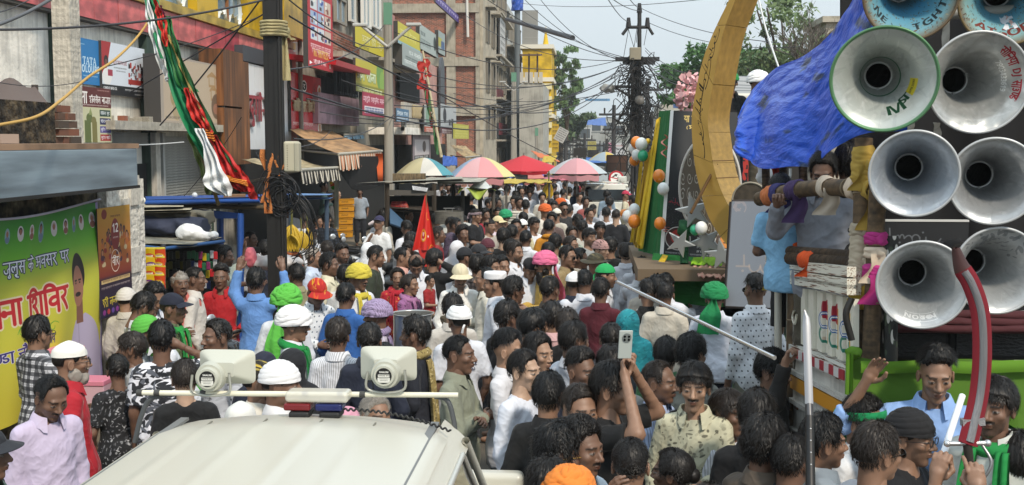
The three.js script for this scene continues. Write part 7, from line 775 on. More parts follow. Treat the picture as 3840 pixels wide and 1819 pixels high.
function awning(label,q,col,val,d2,stripes){
const p=q.map((a)=>at(...a)),g=thing('awning',label,'awning',V(0,0,0));mesh('canvas',sheet(20,10,(u,v)=>{const a=p[0].clone().lerp(p[1],u),b=p[2].clone().lerp(p[3],u),r=a.lerp(b,v);r.y-=.06*Math.sin(v*PI)+.015*Math.sin(u*24);return r;},.01),withMap(col,blotchT,1.4,1.4,.8),g);mesh('front_bar',cyl(p[2],p[3],.03),M('#a9a496',.5),g);
const n=stripes,hgt=val;for(let i=0;i<n;i++){const a=p[2].clone().lerp(p[3],i/n),b=p[2].clone().lerp(p[3],(i+.86)/n);mesh('valance_strip',sheet(2,3,(u,v)=>{const r=a.clone().lerp(b,u);r.y-=v*hgt*(1+.06*((i*7)%3))+.02;r.x+=.02*Math.sin(i*1.7)*v+.03*v;return r;},.006),M(i%2?d2[0]:d2[1],.8),g);}
for(const k of[2,3])mesh('support_arm',cyl(p[k],p[k-2].clone().add(V(0,-.5,0)),.025),M('#55534e',.5),g);return g;}
awning('tan canvas awning with an orange striped valance above the black cloth',[[1085,484,27.5],[1235,489,34],[1268,578,22.5],[1432,566,27]],'#b08a62',.3,['#c98a68','#d9c9b4'],34);awning('cream canvas awning with a black and white striped valance',[[905,597,23],[1126,600,26],[1128,638,19.4],[1274,628,22.8]],'#b3a688',.22,['#26211e','#d6cdbb'],28);
awning('far tan awning over the shop below the brick building',[[1690,545,54],[1745,548,62],[1745,590,46],[1800,585,52]],'#a8916c',.15,['#a8916c','#998263'],6);awning('grey tin awning with a pale blue Hindi valance board',[[1240,480,36],[1330,482,40],[1290,505,33],[1362,503,36]],'#a39a8a',.12,['#7ea2b8','#8fb0c2'],10);
tag(mesh('black_sheet',sheet(24,16,(u,v)=>at(lerp(1268,1436,u),lerp(586,690+24*Math.sin(u*PI)-(u<.3?(.3-u)*180:0),v),23.5+2*u),.01),M('#101011',.95)),'black cloth hanging under the tan awning','cloth');tag(mesh('orange_sheet',sheet(6,14,(u,v)=>at(lerp(1408,1436,u)+10*v*(1-u),lerp(576,680,v),25.2+.1*Math.sin(v*6)),.01),M('#b8501c',.8)),'orange cloth edge at the end of the tan awning','cloth');
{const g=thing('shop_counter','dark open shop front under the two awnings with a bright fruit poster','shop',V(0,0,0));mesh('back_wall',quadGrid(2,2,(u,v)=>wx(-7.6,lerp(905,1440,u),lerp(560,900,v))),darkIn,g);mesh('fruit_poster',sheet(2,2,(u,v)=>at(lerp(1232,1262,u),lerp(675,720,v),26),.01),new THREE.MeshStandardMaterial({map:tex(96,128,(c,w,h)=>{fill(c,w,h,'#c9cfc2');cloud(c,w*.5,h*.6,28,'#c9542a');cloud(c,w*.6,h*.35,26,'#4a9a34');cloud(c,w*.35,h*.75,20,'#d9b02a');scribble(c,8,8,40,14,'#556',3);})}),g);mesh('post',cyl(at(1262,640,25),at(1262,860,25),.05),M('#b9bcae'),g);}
{
const d=14.2,g=thing('snack_kiosk','little wooden snack kiosk with a worn plywood roof and hanging goods','kiosk',V(0,0,0)),Rf=quadP([[500,888,15],[838,902,16],[498,928,13.2],[600,936,13.2]]);
mesh('roof',sheet(14,8,quadP([[500,880,15.6],[835,898,15.2],[500,922,13.3],[722,926,13.5]]),.03),withMap('#8f8a7c',blotchT,.8,.8),g);mesh('blue_edge',[cyl(at(498,922,13.3),at(600,934,13.25),.03,.03,4),cyl(at(600,934,13.25),at(840,905,14.2),.026,.026,4)],M('#1f4a7c',.6),g);mesh('back_panel',quadGrid(2,2,quadP([[500,915,14.8],[840,915,15],[500,1250,14.8],[840,1250,15]])),darkIn,g);for(const[a,b]of[[512,13.4],[612,13.3],[832,14.3]])mesh('post',cyl(at(a,915,b),at(a,1420,b),.03),M('#3a3f48'),g);mesh('counter',sheet(4,3,quadP([[505,1130,14],[840,1130,14.4],[500,1150,13.2],[840,1150,13.5]]),.05),M('#4a4238'),g);
mesh('rafter_sheet',[sheet(8,3,quadP([[498,770,16.4],[690,775,16.4],[498,790,14.8],[688,786,14.8]]),.04),sheet(8,3,quadP([[510,790,16],[725,783,16],[510,800,14.6],[716,795,14.6]]),.03)],withMap('#b9b09a',blotchT,1,1),g);
mesh('tarp_roll',surfNet((x,y,z)=>Math.max(Math.abs(x)-.62,Math.hypot(y,z/1.6)-.13+.05*noise(x*5,y*9,z*6)),[-.7,-.25,-.35,.7,.25,.35],.03).translate(...at(600,850,14.8).toArray()),M('#2a3044',.8),g);mesh('sacking',surfNet((x,y,z)=>Math.max(Math.abs(x)-.7,Math.hypot(y,z/1.8)-.1+.06*noise(x*6,y*10,z*6)),[-.75,-.22,-.35,.75,.22,.35],.03).translate(...at(600,815,15).toArray()),M('#6f6a5c',.9),g);
const tones=['#b8272f','#2a3a6c','#b9a41e','#b9bcc0','#2a2a2c','#7a2a5a','#2f6a4a'];for(let i=0;i<58;i++){const sx=612+(i%15)*14+rr(-3,3),sy=960+Math.floor(i/15)*34+rr(-6,6);mesh('packet',rbox(.05,.1,.02,.008,...at(sx,sy,14.1+rr(-.1,.1)).toArray()),M(sx<700?pick(['#1c1c1e','#5d5a1e','#2c2f2c']):pick(tones),.35),g);}
}
{
const pk=surfNet((x,y,z)=>{const e=Math.abs(y)>.088?.004:.026;return Math.max(Math.abs(x)-.068-.004*noise(x*30,y*30,1),Math.abs(y)-.1,Math.abs(z)-e*Math.sqrt(Math.max(0,1-(x/.075)**2))-.003+.003*noise(x*40,y*40,4));},[-.09,-.12,-.05,.09,.12,.05],.009);clothUV(pk);const uv=pk.attributes.uv,pp=pk.attributes.position;for(let i=0;i<uv.count;i++)uv.setXY(i,pp.getX(i)/.14+.5,pp.getY(i)/.2+.5);
const pm=[['#c9a812','#5d2a72'],['#c9a812','#b83a1c'],['#c9481c','#c9a030']].map(([a,b],k)=>new THREE.MeshPhysicalMaterial({map:tex(96,128,(c,w,h)=>{fill(c,w,h,a);c.fillStyle=b;c.beginPath();c.ellipse(w/2,h*.55,w*.44,h*.2,0,0,7);c.fill();c.fillStyle='#e9dfc9';c.fillRect(w*.2,h*.45,w*.6,h*.1);scribble(c,w*.24,h*.46,w*.5,9,'#40231c',k+2);cloud(c,w*.65,h*.75,10,'#d9a24a');c.fillStyle='#b8a81e';c.fillRect(0,0,w,h*.12);}),roughness:.25,clearcoat:.5}));
const cols=[[525,0],[563,1],[597,2]];const nm=['purple and yellow','red and yellow','orange'];const pos=['first','second','third','fourth','fifth','sixth','seventh'];
for(const[c,k]of cols)for(let j=0;j<7;j++){const o=mesh('crisp_packet',pk,pm[k===1&&j%2?0:k]);o.position.copy(at(c+rr(-3,3),958+j*33,13.1));o.rotation.set(rr(-.1,.1),rr(-.3,.3),rr(-.08,.08));tag(o,nm[k]+' crisp packet, '+pos[j]+' from the top of its hanging strip','snack packet','crisp packets hung on the kiosk');}
}
{const g=thing('white_sack','crumpled white plastic sack lying on the kiosk roof','sack',at(728,872,14.3));mesh('sack',surfNet((x,y,z)=>field([[1,-.07,0,0,.17,.115,.15,.03],[0,.02,-.02,0,.09,.2,-.05,.02,.05,.05],[0,.2,-.05,.02,.04,.26,-.03,.02,.06,.03]],x,y,z)+.018*noise(x*11,y*11,z*11)+.014*Math.abs(noise(x*24,y*24,z*24)),[-.32,-.2,-.25,.4,.2,.25],.012),M('#d5d7d8',.5),g);}
{
const B=M('#1a4a94',.55),a=thing('blue_stall','bright blue painted stall roof frame with clutter on top, behind the kiosk','stall',V(0,0,0));mesh('top_board',sheet(6,3,quadP([[545,748,18],[1120,738,18],[550,762,15.6],[960,752,15.2]]),.05),B,a);mesh('front_rail',cyl(at(545,760,15.6),at(975,752,15.2),.035,.035,4),B,a);mesh('gable_board',sheet(6,3,quadP([[700,778,16],[905,800,15.5],[705,818,16],[905,820,15.5]]),.05),B,a);for(const[x,dd]of[[901,15.4],[826,16.2]])mesh('leg',cyl(at(x,800,dd),at(x,1300,dd),.05,.05,4),B,a);mesh('bamboo_eave',cyl(at(560,770,15.8),at(1010,778,15.4),.035),withMap('#8f8574',woodT,1,3),a);mesh('cardboard',box(.3,.1,.2,...at(880,742,15.6).toArray(),.3),M('#7a5a3c'),a);mesh('red_sheet',sheet(4,3,quadP([[770,748,16],[850,744,16],[775,757,15.4],[850,752,15.4]]),.01),M('#a83a40',.5),a);mesh('bulb',[new THREE.SphereGeometry(.045,12,10).translate(...at(533,751,15).toArray()),new THREE.SphereGeometry(.04,12,10).translate(...at(730,732,16).toArray())],M('#e4e4de',.3),a);
const b=thing('blue_table','blue edged stall top behind the black post with bananas hung below','stall',V(0,0,0));mesh('top_board',sheet(5,2,quadP([[1080,738,19],[1250,740,19],[1080,748,17],[1235,746,17]]),.06),M('#5d86b8',.5),b);for(const x of[1090,1225])mesh('leg',cyl(at(x,748,17.2),at(x,1000,17.2),.035),M('#3a4a5c'),b);
}
const banG=(()=>{const P=[];for(let i=0;i<11;i++){const a=(i/11-.5)*2.6,tier=i%2;P.push(tube([V(0,.1,0),V(Math.sin(a)*.07,.05-tier*.02,Math.cos(a)*.05),V(Math.sin(a)*.12,-.05-tier*.03,Math.cos(a)*.08),V(Math.sin(a)*.1,-.13-tier*.03,Math.cos(a)*.07)],.0145,8,7));}return P;})();
[[1095,880,15.6,1.3,'large banana bunch hung beside the black post'],[1130,895,15.8,1,'banana bunch hung next to the large one'],[1152,880,16,.9,'banana bunch furthest from the black post'],[1072+20,905,15.2,.9,'lowest banana bunch near the man with the orange scarf'],[2058,708,30,1.6,'banana bunch hanging under the far striped umbrellas']].forEach(([x,y,d,s,l],i)=>{const g=thing('banana_bunch',l,'bananas',at(x,y,d));mesh('banana',i?[...banG.map((q)=>q.clone())]:[...banG.map((q)=>q.clone())],M('#b39318',.6),g);mesh('stem',cyl(V(0,.08,0),V(0,.3,0),.012),M('#5a5a2c'),g);g.scale.setScalar(s);g.rotation.y=i;});
{const d=32,cr=['topmost of the yellow crate stack','second from the top of the yellow crate stack','third from the top of the yellow crate stack','fourth from the top of the yellow crate stack','fifth from the top of the yellow crate stack','lowest of the yellow crate stack'];const Y=M('#c48a12',.5),w=66/(F/d),h=23.5/(F/d);
cr.forEach((l,i)=>{const c=at(1288-(i>2?6:0),756+i*24.5,d-(i>2?.1:0)),g=thing('milk_crate','yellow plastic milk crate, '+l,'crate',c,.42+(i>2?.05:0),'stacked yellow crates');mesh('body',[box(w,h*.8,.03,0,0,w*.34),box(w,h*.8,.03,0,0,-w*.34),box(.03,h*.8,w*.68,w/2,0,0),box(.03,h*.8,w*.68,-w/2,0,0),box(w,.02,w*.68,0,-h*.4,0)],Y,g);mesh('rim',[box(w*1.04,h*.12,.05,0,h*.42,w*.35),box(.05,h*.12,w*.74,w/2,h*.42,0),box(.05,h*.12,w*.74,-w/2,h*.42,0)],Y,g);for(let k=0;k<5;k++)mesh('rib',box(.02,h*.7,.02,w/2+.02,0,(k-2)*w*.13),Y,g);mesh('print',new THREE.PlaneGeometry(w*.6,h*.5).translate(0,0,w*.34+.018),new THREE.MeshStandardMaterial({map:tex(96,40,(q,ww,hh)=>{fill(q,ww,hh,'#c48a12');q.fillStyle='#3a2a10';q.font='bold 26px sans-serif';if(i%2){q.scale(-1,1);q.translate(-ww,0);}q.fillText('Amul',16,28,62);}),roughness:.5}),g);});}
function parasol(label,sx,syT,sxL,sxR,syB,d,cols,flat){const top=at(sx,syT,d),e0=at(sxL,syB,d),e1=at(sxR,syB,d),r=(e1.x-e0.x)/2,cx=(e1.x+e0.x)/2,h=top.y-e0.y,g=thing('parasol',label,'parasol',[cx,0,top.z]);const n=cols.length;for(let i=0;i<n;i++){const a0=i/n*2*PI,a1=(i+1)/n*2*PI;mesh('canopy_panel',sheet(8,12,(u,v)=>{const a=lerp(a0,a1,u),sagE=1-.06*Math.sin(u*PI)*v,q=v*r*sagE;return V(Math.sin(a)*q,top.y-h*(flat?v:(1-Math.cos(v*PI/2*.96))*.92+.06*v)-(v>.95?.0:0),Math.cos(a)*q);},.008),M(cols[i],.7),g);mesh('frill',sheet(6,3,(u,v)=>{const a=lerp(a0,a1,u),q=r*(1-.06*Math.sin(u*PI))+.01;return V(Math.sin(a)*q,top.y-h-v*.16*(flat?.5:1)-.02*Math.sin(u*9+i),Math.cos(a)*q-v*.04*Math.cos(a));},.006),M(cols[i],.8),g);}for(let i=0;i<n;i++){const a=i/n*2*PI;mesh('rib',cyl(V(0,top.y-.1,0),V(Math.sin(a)*r*.98,top.y-h-.01,Math.cos(a)*r*.98),.008),M('#6a6a6a',.4),g);}mesh('pole',cyl(V(0,0,0),V(0,top.y+.08,0),.025),M('#8a8a86',.4,{metalness:.5}),g);return g;}
const P8=['#c98f8c','#a9b4b8','#bdb98a','#b8c2b0','#4d8fa0','#b6a44a','#c0b0b6','#b98888'];parasol('faded pink, grey and teal patched parasol over the fruit carts',1600,592,1478,1702,662,30,['#b8b08a','#b0a67e','#cfcdc6','#a3b0b6','#bf7f7a','#c79a92','#4a8c98','#c4c2ba'].reverse());parasol('large blue, pink, cream and aqua striped parasol next to the patched one',1806,590,1677,1932,668,31,['#c8898c','#c0bb84','#80b2bc','#b9bfa0','#a9b7c8','#bfb98a','#8ea9c6','#c9a0a4'].map((c)=>c));parasol('wide flat bright red square parasol',1972,583,1800,2128,640,34,['#b8202c','#b8202c','#b8202c','#b8202c'],1);parasol('pale grey and pink striped parasol by the distant white car',2168,594,2048,2278,655,33,['#c78f94','#aab4b8','#c98a8c','#a9b3ae','#bfc2b4','#a9b59a','#b5b8bc','#b88a90']);parasol('blue and salmon parasol under the red one',1950,620,1880,2060,672,37,['#b8706a','#5a68b4','#c07a72','#5a68b4','#b8b070','#5a68b4']);parasol('far yellow and grey parasol near the power pole',2240,570,2200,2340,608,48,['#b8a050','#8a98a0','#b8a050','#8a98a0','#b8a050','#8a98a0']);
for(const[l,q,c,d]of[['far blue tarp roof beside the yellow parasol',[[2200,592,50],[2310,592,50],[2190,612,46],[2310,612,46]],'#2a5ca0'],['far orange tarp roof past the red parasol',[[1990,565,56],[2060,585,56],[2020,590,50],[2100,608,50]],'#c0622c'],['far yellow cloth bundle on stall roofs',[[2040,588,46],[2090,585,46],[2030,612,44],[2075,610,44]],'#b39a2a'],['far blue tarp across the upper street',[[2205,452,110],[2270,440,110],[2200,468,108],[2275,472,108]],'#4a6aa8'],['blue tarp behind the patched parasol',[[1660,585,40],[1715,590,40],[1660,625,38],[1715,620,38]],'#2450a0'],['pinkish tarp under the red parasol',[[2040,660,34],[2130,668,34],[2040,672,32],[2130,678,32]],'#b86a78'],['yellow tarp edge over the banana stall',[[1890,676,31],[2060,676,31],[1890,690,29],[2070,686,29]],'#b39c3a']]){const g=thing('tarp_roof',l,'tarpaulin',V(0,0,0));mesh('sheet',sheet(14,8,((P)=>(u,v)=>{const p=P(u,v);p.y+=.08*noise(u*6,v*5,c.length+q[0][0]);return p;})(quadP(q)),.015),M(c,.7),g);const pts=quadP(q);for(const u of[.05,.95]){const p=pts(u,.9);if(p.y<6)mesh('post',cyl(V(p.x,0,p.z),p,.03),M('#5a5650'),g);}}
{
const g=thing('fruit_stall','fruit stall with a sagging tin sheet roof, red apples and a blue side board','stall',V(0,0,0)),tin=withMap('#a9a79c',blotchT,.6,.6,.6),wood=withMap('#5d544a',woodT,1,1);mesh('roof_sheet',sheet(10,4,quadP([[1330,694,24],[1730,668,26],[1445,690,21],[1740,678,22.5]]),.04),tin,g);mesh('roof_sheet',sheet(8,3,quadP([[1640,672,24],[1830,674,25],[1640,690,22],[1800,690,22.5]]),.04),tin,g);mesh('side_board',sheet(6,3,quadP([[1448,712,21.2],[1632,716,21.4],[1448,733,21.2],[1632,733,21.4]]),.04),M('#4a4640'),g);for(const[x,d]of[[1452,21.2],[1628,21.4],[1700,24],[1800,24]])mesh('post',cyl(at(x,690,d),at(x,1010,d),.05,.05,6),wood,g);mesh('blue_board',sheet(3,3,quadP([[1458,782,21.3],[1530,850,21.3],[1462,842,21],[1536,870,21]]),.03),M('#33506a',.7),g);mesh('counter',sheet(4,2,quadP([[1460,775,22.5],[1630,785,22.5],[1460,790,21.3],[1630,800,21.3]]),.05),wood,g);mesh('tray_back',sheet(2,2,quadP([[1460,735,23.4],[1760,735,24],[1460,900,23.4],[1760,900,24]]),.04),darkIn,g);
const ap=new THREE.SphereGeometry(.055,10,8);let k=0;for(let j=0;j<3;j++)for(let i=0;i<10-j;i++){const o=mesh('apple',ap,M(k++%3?'#7a1420':'#943a2a',.3),g);o.position.copy(at(1470+i*6+j*3,781-j*8,21.8+.1*j));}mesh('plank_end',box(.7,.2,.3,...at(1535,668,24).toArray(),.1),withMap('#a39884',woodT,.7,.7),g);mesh('notice',sheet(2,2,quadP([[1545,697,21.2],[1605,705,21.3],[1548,712,21.2],[1600,718,21.3]]),.01),new THREE.MeshStandardMaterial({color:hex('#c9ccd0'),map:lineT()}),g);
const b=thing('lime_tarp_roof','lime and white plastic sheet slung over the stall frame past the fruit cart','tarpaulin',V(0,0,0));mesh('lime_sheet',sheet(16,8,((P)=>(u,v)=>{const p=P(u,v);p.y+=.12*Math.sin(u*9)*v;return p;})(quadP([[1722,705,23],[1855,712,23.5],[1720,728,22],[1858,728,22]])),.012),M('#9aa83c',.6),b);mesh('white_sheet',sheet(14,6,((P)=>(u,v)=>{const p=P(u,v);p.y+=.1*Math.sin(u*6)*(1-v);return p;})(quadP([[1780,690,24],[1880,700,24.5],[1760,705,22.8],[1890,716,23]])),.012),M('#bfc2bd',.6),b);for(const x of[1735,1850])mesh('post',cyl(at(x,715,23),at(x,900,23),.04),M('#4a4640'),b);
}
{const c=at(1684,815,20),g=thing('tandoor_drum','grey sheet-metal drum rim standing above a pale domed cover','drum',c);mesh('drum',new THREE.CylinderGeometry(.26,.26,.22,36,1,true).translate(0,.0,0),withMap('#77756f',grimeT,1,1,.5,{metalness:.4}),g);mesh('lid_handle',[cyl(V(-.1,.16,.0),V(.1,.16,0),.01),cyl(V(-.06,.05,0),V(-.06,.16,0),.008),cyl(V(.06,.05,0),V(.06,.16,0),.008)],M('#6a6a68',.4),g);mesh('pale_dome',new THREE.SphereGeometry(.46,32,14,0,7,0,1.2).scale(1.1,.6,1).translate(.12,-.36,-.1),M('#aaa9a2',.6),g);mesh('cart_box',box(1.1,1.0,.9,.1,-1.25,-.15),withMap('#6a655c',woodT,1,1),g);}
{
const g=thing('black_box','black wire box standing under the blue and salmon parasol','box',at(1952,664,33));mesh('box',rbox(.42,.24,.3,.02),M('#232527',.6),g);mesh('grille',box(.36,.18,.01,0,0,.155),M('#3a3c3e',.4),g);
const c=at(1547,1230,10.9),p=thing('steel_pot','big shiny steel cooking pot with a broad rim in the crowd','pot',c),st=new THREE.MeshStandardMaterial({color:hex('#a9a9a6'),metalness:.8,roughness:.28,side:THREE.DoubleSide});const r=76/(F/10.9);mesh('pot',new THREE.LatheGeometry([[.02,-.36],[r*.9,-.36],[r*.94,-.3],[r*.94,.13],[r*1.06,.145],[r*1.07,.15],[r*1.0,.152],[r*.91,.14],[r*.91,-.28],[.02,-.3]].map((a)=>new THREE.Vector2(...a)),48),st,p);mesh('cart_table',box(.8,.06,.7,0,-.4,0),M('#6a4a34'),p);mesh('cart_legs',[[-.35,-.3],[.35,-.3],[-.35,.3],[.35,.3]].map(([x,z])=>box(.05,c.y-.43,.05,x,-.43-(c.y-.43)/2,z)),M('#5a4030'),p);}
{const g=thing('rail_lattice','short white slatted truck rail beyond the ragged yellow binding','rail',V(0,0,0));for(let j=0;j<5;j++)mesh('slat',box(.26,.03,.03,...at(2942,945+j*24,7.7).toArray()),M('#cfcbbd',.6),g);for(const x of[2918,2962])mesh('rail_post',cyl(at(x,935,7.72),at(x,1500,7.72),.025),M('#b9b5a8',.6),g);}
function motorbike(label,p,turn,col,o={}){const g=thing('motorbike',label,'motorbike',[p.x,0,p.z],turn,'motorbikes parked by the fruit stall'),bk=M('#131315',.5),pn2=new THREE.MeshPhysicalMaterial({color:hex(col),roughness:.25,clearcoat:.8}),ch=M('#a9abad',.25,{metalness:.8});
for(const z of[-.62,.62]){const w=mesh('wheel',new THREE.TorusGeometry(.25,.05,8,24).rotateY(PI/2).translate(0,.3,z),bk,g);mesh('rim',[new THREE.TorusGeometry(.2,.012,6,24).rotateY(PI/2).translate(0,.3,z),cyl(V(0,.3,z-.2),V(0,.3,z+.2),.01),cyl(V(0,.1,z),V(0,.5,z),.01)],ch,w);}
mesh('tank',surfNet((x,y,z)=>field([[1,0,.86,.14,.13,.11,.26,.04],[0,0,.78,.0,.08,0,.76,-.3,.06,.05]],x,y,z),[-.2,.6,-.45,.2,1.05,.5],.025),pn2,g);mesh('seat',surfNet((x,y,z)=>field([[0,0,.84,-.12,.1,0,.88,-.62,.085,.04]],x/1.25,y,z),[-.2,.66,-.8,.2,1.05,.1],.025),M('#1b1a1a',.6),g);mesh('side_cowl',surfNet((x,y,z)=>field([[1,0,.66,-.38,.11,.11,.28,.03],[1,0,.8,-.74,.08,.06,.14,.04]],x,y,z),[-.18,.45,-.95,.18,.95,.0],.025),pn2,g);mesh('engine',[rbox(.24,.26,.3,.04,0,.42,.08),rbox(.2,.16,.2,.03,0,.6,.12)],M('#4d4e50',.5),g);mesh('exhaust',tube([V(.12,.4,.2),V(.14,.25,.1),V(.15,.28,-.5),V(.15,.36,-.85)],.035,16,8),ch,g);mesh('fork',[cyl(V(-.09,.3,.64),V(-.09,.95,.42),.022),cyl(V(.09,.3,.64),V(.09,.95,.42),.022)],ch,g);mesh('headlamp_cowl',surfNet((x,y,z)=>field([[1,0,.9,.52,.13,.13,.1,.03]],x,y,z),[-.16,.7,.36,.16,1.1,.7],.022),o.cowl?M(o.cowl,.4):pn2,g);mesh('handlebar',tube([V(-.36,1.06,.3),V(-.2,1.08,.42),V(.2,1.08,.42),V(.36,1.06,.3)],.016,16,8),bk,g);for(const s of[-1,1]){const m=mesh('mirror',new THREE.SphereGeometry(.065,14,10).scale(1,.8,.35).translate(s*.34,1.28,.36),M('#c9cdd0',.12,{metalness:.6}),g);mesh('stalk',cyl(V(s*.26,1.07,.37),V(s*.33,1.24,.38),.008),bk,m);}mesh('mudguard',new THREE.TorusGeometry(.3,.05,6,16,1.7).rotateY(PI/2).rotateX(-.6).translate(0,.3,.62),pn2,g);g.rotation.z=.12;return g;}
[[1260,960,-2.2,'#26282c','dark motorbike nearest the yellow crates','#c9cac8'],[1320,975,-2.4,'#c9cbcb','white motorbike in front of the drinking man'],[1375,985,-2.0,'#1a1b1e','black motorbike under the white headscarf'],[1470,990,2.3,'#2a2c30','black motorbike below the fruit stall boards'],[1525,985,2.5,'#c4c6c6','pale scooter-like motorbike by the red pennant'],[1555,960,2.0,'#3a1418','dark red motorbike behind the pennant stick'],[1415,960,2.9,'#15161a','motorbike with its mirror by the apples'],[1235,930,-1.9,'#8f9192','grey motorbike behind the woman in green']].forEach(([x,y,t,c,l,cw])=>motorbike(l,gp(x,y,.9),t,c,{cowl:cw}));
{const p=at(-40,1640,6.6);const g=motorbike('motorbike at the near kerb, only its round mirror and bar in view',V(p.x-.15,0,p.z),.4,'#12545a');g.userData.group=undefined;const m=g.children.filter((o)=>o.name.startsWith('mirror'));}
{const p=gp(830,1260,.95),g=motorbike('motorbike that the man in the red shirt sits on, tan seat towards us',V(p.x,0,p.z),1.1,'#1d1f22');g.userData.group=undefined;mesh('seat_cover',surfNet((x,y,z)=>field([[0,0,.93,-.05,.12,0,.97,-.66,.1,.04]],x/1.3,y,z)+.01*noise(x*20,y*20,z*20),[-.25,.72,-.85,.25,1.15,.15],.02),M('#8d7a66',.8),g);}
{const d=33,k=F/d,c=at(2277,700,d),gy=0,g=thing('white_car','white car with roof speakers standing in the far crowd, its rear to us','car',[c.x,0,c.z]),pt=new THREE.MeshPhysicalMaterial({color:hex('#d6d4c8'),roughness:.35,clearcoat:.6,side:THREE.DoubleSide}),gl=new THREE.MeshPhysicalMaterial({color:hex('#1c2429'),roughness:.06,side:THREE.DoubleSide}),yT=at(2277,698,d).y,hw=86/k;
mesh('body',sheet(36,20,(u,v)=>{const a=u*2*PI,q=1/Math.pow(Math.pow(Math.abs(Math.cos(a)),6)+Math.pow(Math.abs(Math.sin(a)),6),1/6),y=lerp(.35,yT,v),tp=v>.55?1-(v-.55)*.28:1;return V(Math.cos(a)*q*hw*1.05*tp,y,Math.sin(a)*q*1.9*(v>.5?1-(v-.5)*.1:1)-1.9);},.02),pt,g);mesh('roof',rbox(hw*1.86,.1,3.4,.05,0,yT,-1.95),pt,g);const w=mesh('rear_window',sheet(8,4,(u,v)=>V((u-.5)*2*hw*.82,lerp(yT-.1,yT-.42,v),.02+v*.03),.015),gl,g);mesh('wiper',cyl(V(-.1,yT-.4,.08),V(.2,yT-.34,.07),.01),M('#222'),w);mesh('tail_gate',rbox(hw*1.8,.5,.06,.03,0,yT-.72,.06),pt,g);for(const s of[-1,1])mesh('tail_light',rbox(.1,.34,.06,.02,s*hw*.94,yT-.62,.06),M('#8a1c20',.3),g);mesh('bumper',rbox(hw*2,.2,.16,.05,0,.55,.08),M('#b9b8b0',.5),g);mesh('spare_wheel_cover',new THREE.CylinderGeometry(.26,.28,.14,24).rotateX(PI/2).translate(.05,yT-.8,.16),M('#c9c8bf',.4),g);mesh('roof_bar',cyl(V(-hw*.95,yT+.1,-.4),V(hw*.95,yT+.1,-.4),.02),M('#d0d0c8'),g);for(const s of[-.38,.42])mesh('horn_speaker',[rbox(.26,.16,.12,.03,s*hw*1.6,yT+.2,-.45),new THREE.CylinderGeometry(.06,.06,.1,14).rotateX(PI/2).translate(s*hw*1.6,yT+.18,-.34)],M('#cfd0c8',.5),g);for(const s of[-1,1])for(const z of[-.7,-3])mesh('wheel',new THREE.TorusGeometry(.26,.09,8,20).rotateY(PI/2).translate(s*hw,.33,z),M('#151515',.9),g);}
function tree(label,p,h,r,col,o={}){const g=thing('tree',label,'tree',[p.x,0,p.z]),R2=rng(o.seed||3),trunk=[cyl(V(0,0,0),V(.2,h*.5,0),r*.09,r*.06,8)],tips=[];const lv=o.leaf||.3;for(let i=0;i<12;i++){const a=R2()*7,e=V(Math.cos(a)*r*(.3+R2()*.45),h*(.55+R2()*.42),Math.sin(a)*r*(.3+R2()*.45));trunk.push(cyl(V(.1,h*(.3+R2()*.2),0),e,r*.035,r*.012,6));tips.push(e);}mesh('trunk',trunk,M('#4d4238',.95),g);
const P=[],I=[],C=[],base=hex(col);for(let c=0;c<(o.n||70);c++){const t=tips[c%tips.length],cc=V(t.x+(R2()-.5)*r*.7,t.y+(R2()-.5)*h*.22,t.z+(R2()-.5)*r*.7),cr=r*(.1+R2()*.16),k=.7+R2()*.6;for(let i=0;i<(o.m||120);i++){const q=V(R2()-.5,R2()-.5,R2()-.5).normalize().multiplyScalar(cr*(.4+.6*R2())).multiply(V(1.2,.75,1.2)).add(cc),a=V(R2()-.5,R2()-.5,R2()-.5).normalize(),b=V(R2()-.5,R2()-.5-(o.droop||0),R2()-.5).normalize(),s=lv*(.6+R2()*.7),n=P.length/3;const p0=q.clone().addScaledVector(b,s),p1=q.clone().addScaledVector(a,s*.4),p2=q.clone().addScaledVector(a,-s*.4),kk=k*(.8+R2()*.4);P.push(p0.x,p0.y,p0.z,p1.x,p1.y,p1.z,p2.x,p2.y,p2.z,q.x-b.x*s*.6,q.y-b.y*s*.6,q.z-b.z*s*.6);for(let z=0;z<4;z++)C.push(base.r*kk,base.g*kk,base.b*kk*.9);I.push(n,n+1,n+2,n+1,n+3,n+2);}}
const G=new THREE.BufferGeometry();G.setAttribute('position',new THREE.Float32BufferAttribute(P,3));G.setAttribute('color',new THREE.Float32BufferAttribute(C,3));G.setIndex(I);G.computeVertexNormals();mesh('crown',G,new THREE.MeshPhysicalMaterial({vertexColors:true,roughness:.8,side:THREE.DoubleSide,transmission:.25,thickness:0}),g);return g;}
tree('tall airy drooping tree past the yellow house',V(at(2122,300,104).x,0,at(2122,300,104).z),10.9,1.7,'#5f7d50',{seed:5,droop:.8,leaf:.24,n:70,m:90});tree('dark green bushy tree behind the crescent',V(at(2700,260,62).x,0,at(2700,260,62).z),7.9,3.6,'#3f6a30',{seed:9,leaf:.26,n:70});tree('green tree between the crescent and the blue tarp',V(at(2800,240,58).x,0,at(2800,240,58).z),8.2,3.6,'#447236',{seed:12,leaf:.26,n:70});tree('grey-green open tree rising behind the blue tarp',V(at(2960,200,50).x,0,at(2960,200,50).z),9.4,3.2,'#64784f',{seed:21,leaf:.2,n:44,m:90});tree('small far tree at the foot of the yellow house',V(at(2100,440,120).x,0,at(2100,440,120).z),6.5,3.5,'#4f6444',{seed:41,leaf:.4,n:30});
